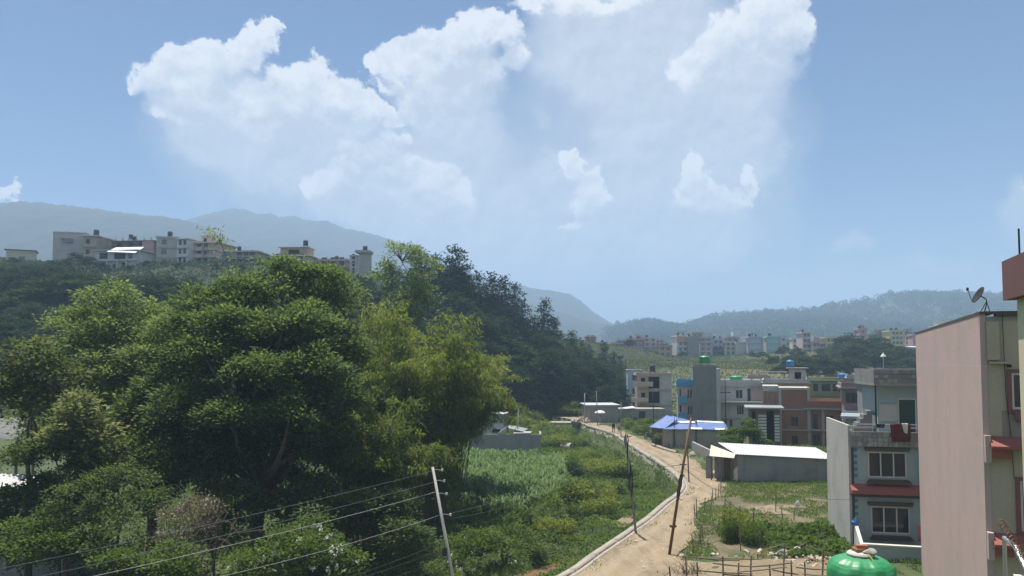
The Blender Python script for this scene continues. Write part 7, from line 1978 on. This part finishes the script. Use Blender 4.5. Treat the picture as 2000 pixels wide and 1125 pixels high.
# ------------------------------------------------------------------ people
def person(label, loc, rz, hgt, top, legs, group, stride=.28, arm=.2):
    root = empty('person', loc, rz, label, 'person', group)
    s = hgt / 1.72
    J = dict(pel=(0, 0, .95), sp=(0, 0, 1.2), ch=(0, .01, 1.38), nk=(0, .0, 1.48), hd=(0, -.02, 1.60), ht=(0, -.02, 1.70),
             lh=(.09, 0, .92), lk=(.10, -stride * .5, .5), la=(.10, -stride * .55, .09), lt=(.10, -stride * .55 - .16, .04),
             rh=(-.09, 0, .92), rk=(-.10, stride * .3, .5), ra=(-.10, stride * .95, .12), rt=(-.10, stride * .95 - .14, .04),
             ls=(.19, 0, 1.40), le=(.24, arm * .5, 1.14), lw=(.24, arm * .2, .88), lf=(.24, arm * .1, .78),
             rs=(-.19, 0, 1.40), re=(-.24, -arm * .5, 1.14), rw=(-.24, -arm * .9, .9), rf=(-.24, -arm, .8))
    R = dict(pel=.14, sp=.13, ch=.16, nk=.055, hd=.095, ht=.07, lh=.10, lk=.065, la=.045, lt=.04, rh=.10, rk=.065, ra=.045, rt=.04, ls=.065, le=.05, lw=.035, lf=.04, rs=.065, re=.05, rw=.035, rf=.04)
    E = [('pel', 'sp'), ('sp', 'ch'), ('ch', 'nk'), ('nk', 'hd'), ('hd', 'ht'), ('pel', 'lh'), ('lh', 'lk'), ('lk', 'la'), ('la', 'lt'), ('pel', 'rh'), ('rh', 'rk'), ('rk', 'ra'), ('ra', 'rt'), ('ch', 'ls'), ('ls', 'le'), ('le', 'lw'), ('lw', 'lf'), ('ch', 'rs'), ('rs', 're'), ('re', 'rw'), ('rw', 'rf')]
    ks_ = list(J); me = bpy.data.meshes.new('body')
    me.from_pydata([tuple(v * s for v in J[k]) for k in ks_], [(ks_.index(a), ks_.index(b)) for a, b in E], [])
    m = bpy.data.materials.new('clothes'); m.use_nodes = True; nb = NB(m.node_tree); bs = m.node_tree.nodes['Principled BSDF']; bs.inputs['Roughness'].default_value = .9
    sx = nb.new('ShaderNodeSeparateXYZ'); nb.t.links.new(nb.new('ShaderNodeTexCoord').outputs['Object'], sx.inputs[0])
    z = sx.outputs[2]
    c = nb.mix(nb.m('GREATER_THAN', z, .92 * s), legs, top); c = nb.mix(nb.m('GREATER_THAN', z, 1.47 * s), c, (.22, .12, .08)); c = nb.mix(nb.m('GREATER_THAN', z, 1.64 * s), c, (.015, .012, .01))
    nb.t.links.new(c, bs.inputs['Base Color'])
    me.materials.append(m)
    o = link('body', me, root); o.modifiers.new('skin', 'SKIN')
    for k, sv in enumerate(me.skin_vertices[0].data): sv.radius = (R[ks_[k]] * s,) * 2
    me.skin_vertices[0].data[0].use_root = True
    o.modifiers.new('sub', 'SUBSURF').levels = 1; o.modifiers['sub'].render_levels = 1
    return root
p = gp(1198, 846); person('person in dark clothes walking on the dirt road', (p.x, p.y, .02), .2, 1.68, (.03, .03, .035), (.02, .02, .025), 'people on the road')
p = gp(1207, 846); person('person in a yellowish top walking on the dirt road', (p.x + .1, p.y - .4, .02), .1, 1.6, (.40, .36, .16), (.08, .07, .05), 'people on the road')
p = gp(1172, 829); person('person in pink standing under the white umbrella', (p.x, p.y, .0), 1.2, 1.6, (.55, .28, .28), (.5, .42, .4), 'people on the road', stride=.06, arm=.1)
um = empty('umbrella', (p.x, p.y, .9), 0, 'white umbrella held up before the roadside store', 'umbrella')
prof = [(.95, 1.1), (.9, 1.2), (.7, 1.36), (.4, 1.48), (.05, 1.54)]
V = []; F = []; n = 16
for r_, z_ in prof:
    for k in range(n): a = 2 * math.pi * k / n; V.append((r_ * math.cos(a) * (1 - .03 * (k % 2)), r_ * math.sin(a) * (1 - .03 * (k % 2)), z_))
for i in range(len(prof) - 1):
    for k in range(n): F.append((i * n + k, i * n + (k + 1) % n, (i + 1) * n + (k + 1) % n, (i + 1) * n + k))
link('canopy', mesh_np('canopy', V, F, M['cloth_white']), um); MB().tube([(.3, -.1, 0), (.05, 0, 1.5)], .02, 6).build('shaft', M['dark_steel'], um)

# ------------------------------------------------------------------ motorbikes by the tarp shed
def motorbike(label, loc, rz, col):
    r = empty('motorbike', loc, rz, label, 'motorbike', 'motorbikes parked by the tarp shed')
    for x in (-.62, .62):
        V = []; F = []; n, k_ = 16, 6
        for i in range(n):
            a = 2 * math.pi * i / n
            for j in range(k_): b = 2 * math.pi * j / k_; rr = .25 + .055 * math.cos(b); V.append((x + rr * math.cos(a), .05 * math.sin(b), .3 + rr * math.sin(a)))
        for i in range(n):
            for j in range(k_): F.append((i * k_ + j, i * k_ + (j + 1) % k_, ((i + 1) % n) * k_ + (j + 1) % k_, ((i + 1) % n) * k_ + j))
        w_ = link('wheel', mesh_np('wheel', V, F, M['rubber'], smooth=True), r)
        h_ = MB()
        for i in range(5): a = 2 * math.pi * i / 5; h_.tube([(x, 0, .3), (x + .2 * math.cos(a), 0, .3 + .2 * math.sin(a))], .018, 4)
        h_.build('spokes', M['rail_steel'], w_)
    MB().hexa([(-.25, -.1, .3), (.3, -.1, .3), (.3, .1, .3), (-.25, .1, .3), (-.2, -.12, .6), (.28, -.1, .62), (.28, .1, .62), (-.2, .12, .6)]).build('engine', M['dark_steel'], r)
    MB().hexa([(-.05, -.12, .66), (.42, -.1, .7), (.42, .1, .7), (-.05, .12, .66), (.02, -.1, .88), (.36, -.08, .92), (.36, .08, .92), (.02, .1, .88)]).build('fuel_tank', M[col], r)
    MB().hexa([(-.75, -.1, .72), (-.06, -.12, .68), (-.06, .12, .68), (-.75, .1, .72), (-.78, -.09, .84), (-.04, -.11, .78), (-.04, .11, .78), (-.78, .09, .84)]).build('seat', M['rubber'], r)
    MB().tube([(.62, .08, .3), (.48, .08, .85), (.45, .08, 1.0)], .025, 6).tube([(.62, -.08, .3), (.48, -.08, .85), (.45, -.08, 1.0)], .025, 6).build('fork', M['rail_steel'], r)
    MB().tube([(.36, -.35, 1.05), (.45, -.1, 1.02), (.45, .1, 1.02), (.36, .35, 1.05)], .018, 6).build('handlebar', M['dark_steel'], r)
    MB().lathe([(.03, 0), (.08, .04), (.085, .1)], 10).build('headlight', M['frame_white'], r, (.52, 0, .86))
p = gp(1284, 866); motorbike('motorbike parked under the blue tarp edge', (p.x, p.y, .03), 1.9, 'tank_blue')
p = gp(1262, 859); motorbike('motorbike parked left of the tarp shed on the verge', (p.x + .4, p.y, .03), 2.2, 'tank_black')

# ------------------------------------------------------------------ tin hut behind the shrubs at the left edge
c = at(-40, 948, 47); th = empty('tin_hut', (c.x, 47, gh(c.x, 47) - .2), .05, 'tin-roofed hut half hidden by shrubs at the left edge', 'hut')
zr = c.z - th.location.z
corrugated((-1, -.4, zr - .55), (5.3, -.4, zr - .65), (5.3, 3, zr + .15), (-1, 3, zr + .25), 30, .02).build('roof', M['tin_grey'], th)
MB().box(-.8, 0, 0, 5.0, .15, zr - .7).build('wall', M['tin_grey'], th)
MB().box(3.4, -.08, zr - 1.9, 4.3, -.01, zr - 1.0).build('shutter', M['tarp_white'], th)
MB().box(-.8, .16, 0, -.65, 2.8, zr - .7).build('side_wall', M['tin_grey'], th)
MB().box(4.85, .16, 0, 5.0, 2.8, zr - .7).build('side_wall', M['tin_grey'], th)
q = at(9, 1010, 43.5); ob = empty('plastic_barrel', (q.x, q.y, q.z - .45), 0, 'orange plastic barrel beside the tin hut at the left edge', 'barrel')
MB().lathe([(.26, 0), (.30, .05), (.31, .3), (.33, .33), (.31, .36), (.31, .7), (.33, .73), (.30, .88), (.2, .92)], 18).build('body', M['plastic_orange'], ob); MB().lathe([(.1, .92), (.1, .96), (.02, .97)], 10).build('cap', M['tank_black'], ob)
MB().box(-.45, -.45, -2.4, .45, .45, -.002).build('plinth', M['concrete_dark'], ob)
# grey rubble slope at the left edge
sl2 = empty('tin_sheets', tuple(at(10, 835, 58)), 0, 'grey tin sheets showing through leaves at the left edge', 'tin sheets')
corrugated((-2.5, 0, -.7), (.8, 0, -.9), (.9, 2.5, .5), (-2.5, 2.5, .6), 16, .03).build('sheet', M['concrete_dark'], sl2)
for x in (-2.2, .6): MB().box(x, .3, -9, x + .15, .45, -1.0).build('post', M['wood_weathered'], sl2)
for x in (-2.2, .7): MB().box(x, 2.2, -9, x + .15, 2.35, .3).build('post', M['wood_weathered'], sl2)
# concrete retaining edge and road on the ridge below the houses
a = at(305, 534, 196); b = at(385, 527, 196)
rw = MB(); rw.box(a.x, 195, gh(a.x, 195) - 3, b.x, 196, at(340, 531, 195).z); tag(rw.build('terrace_wall', M['concrete_light']), 'pale terrace wall below the tall grey ridge house', 'wall')
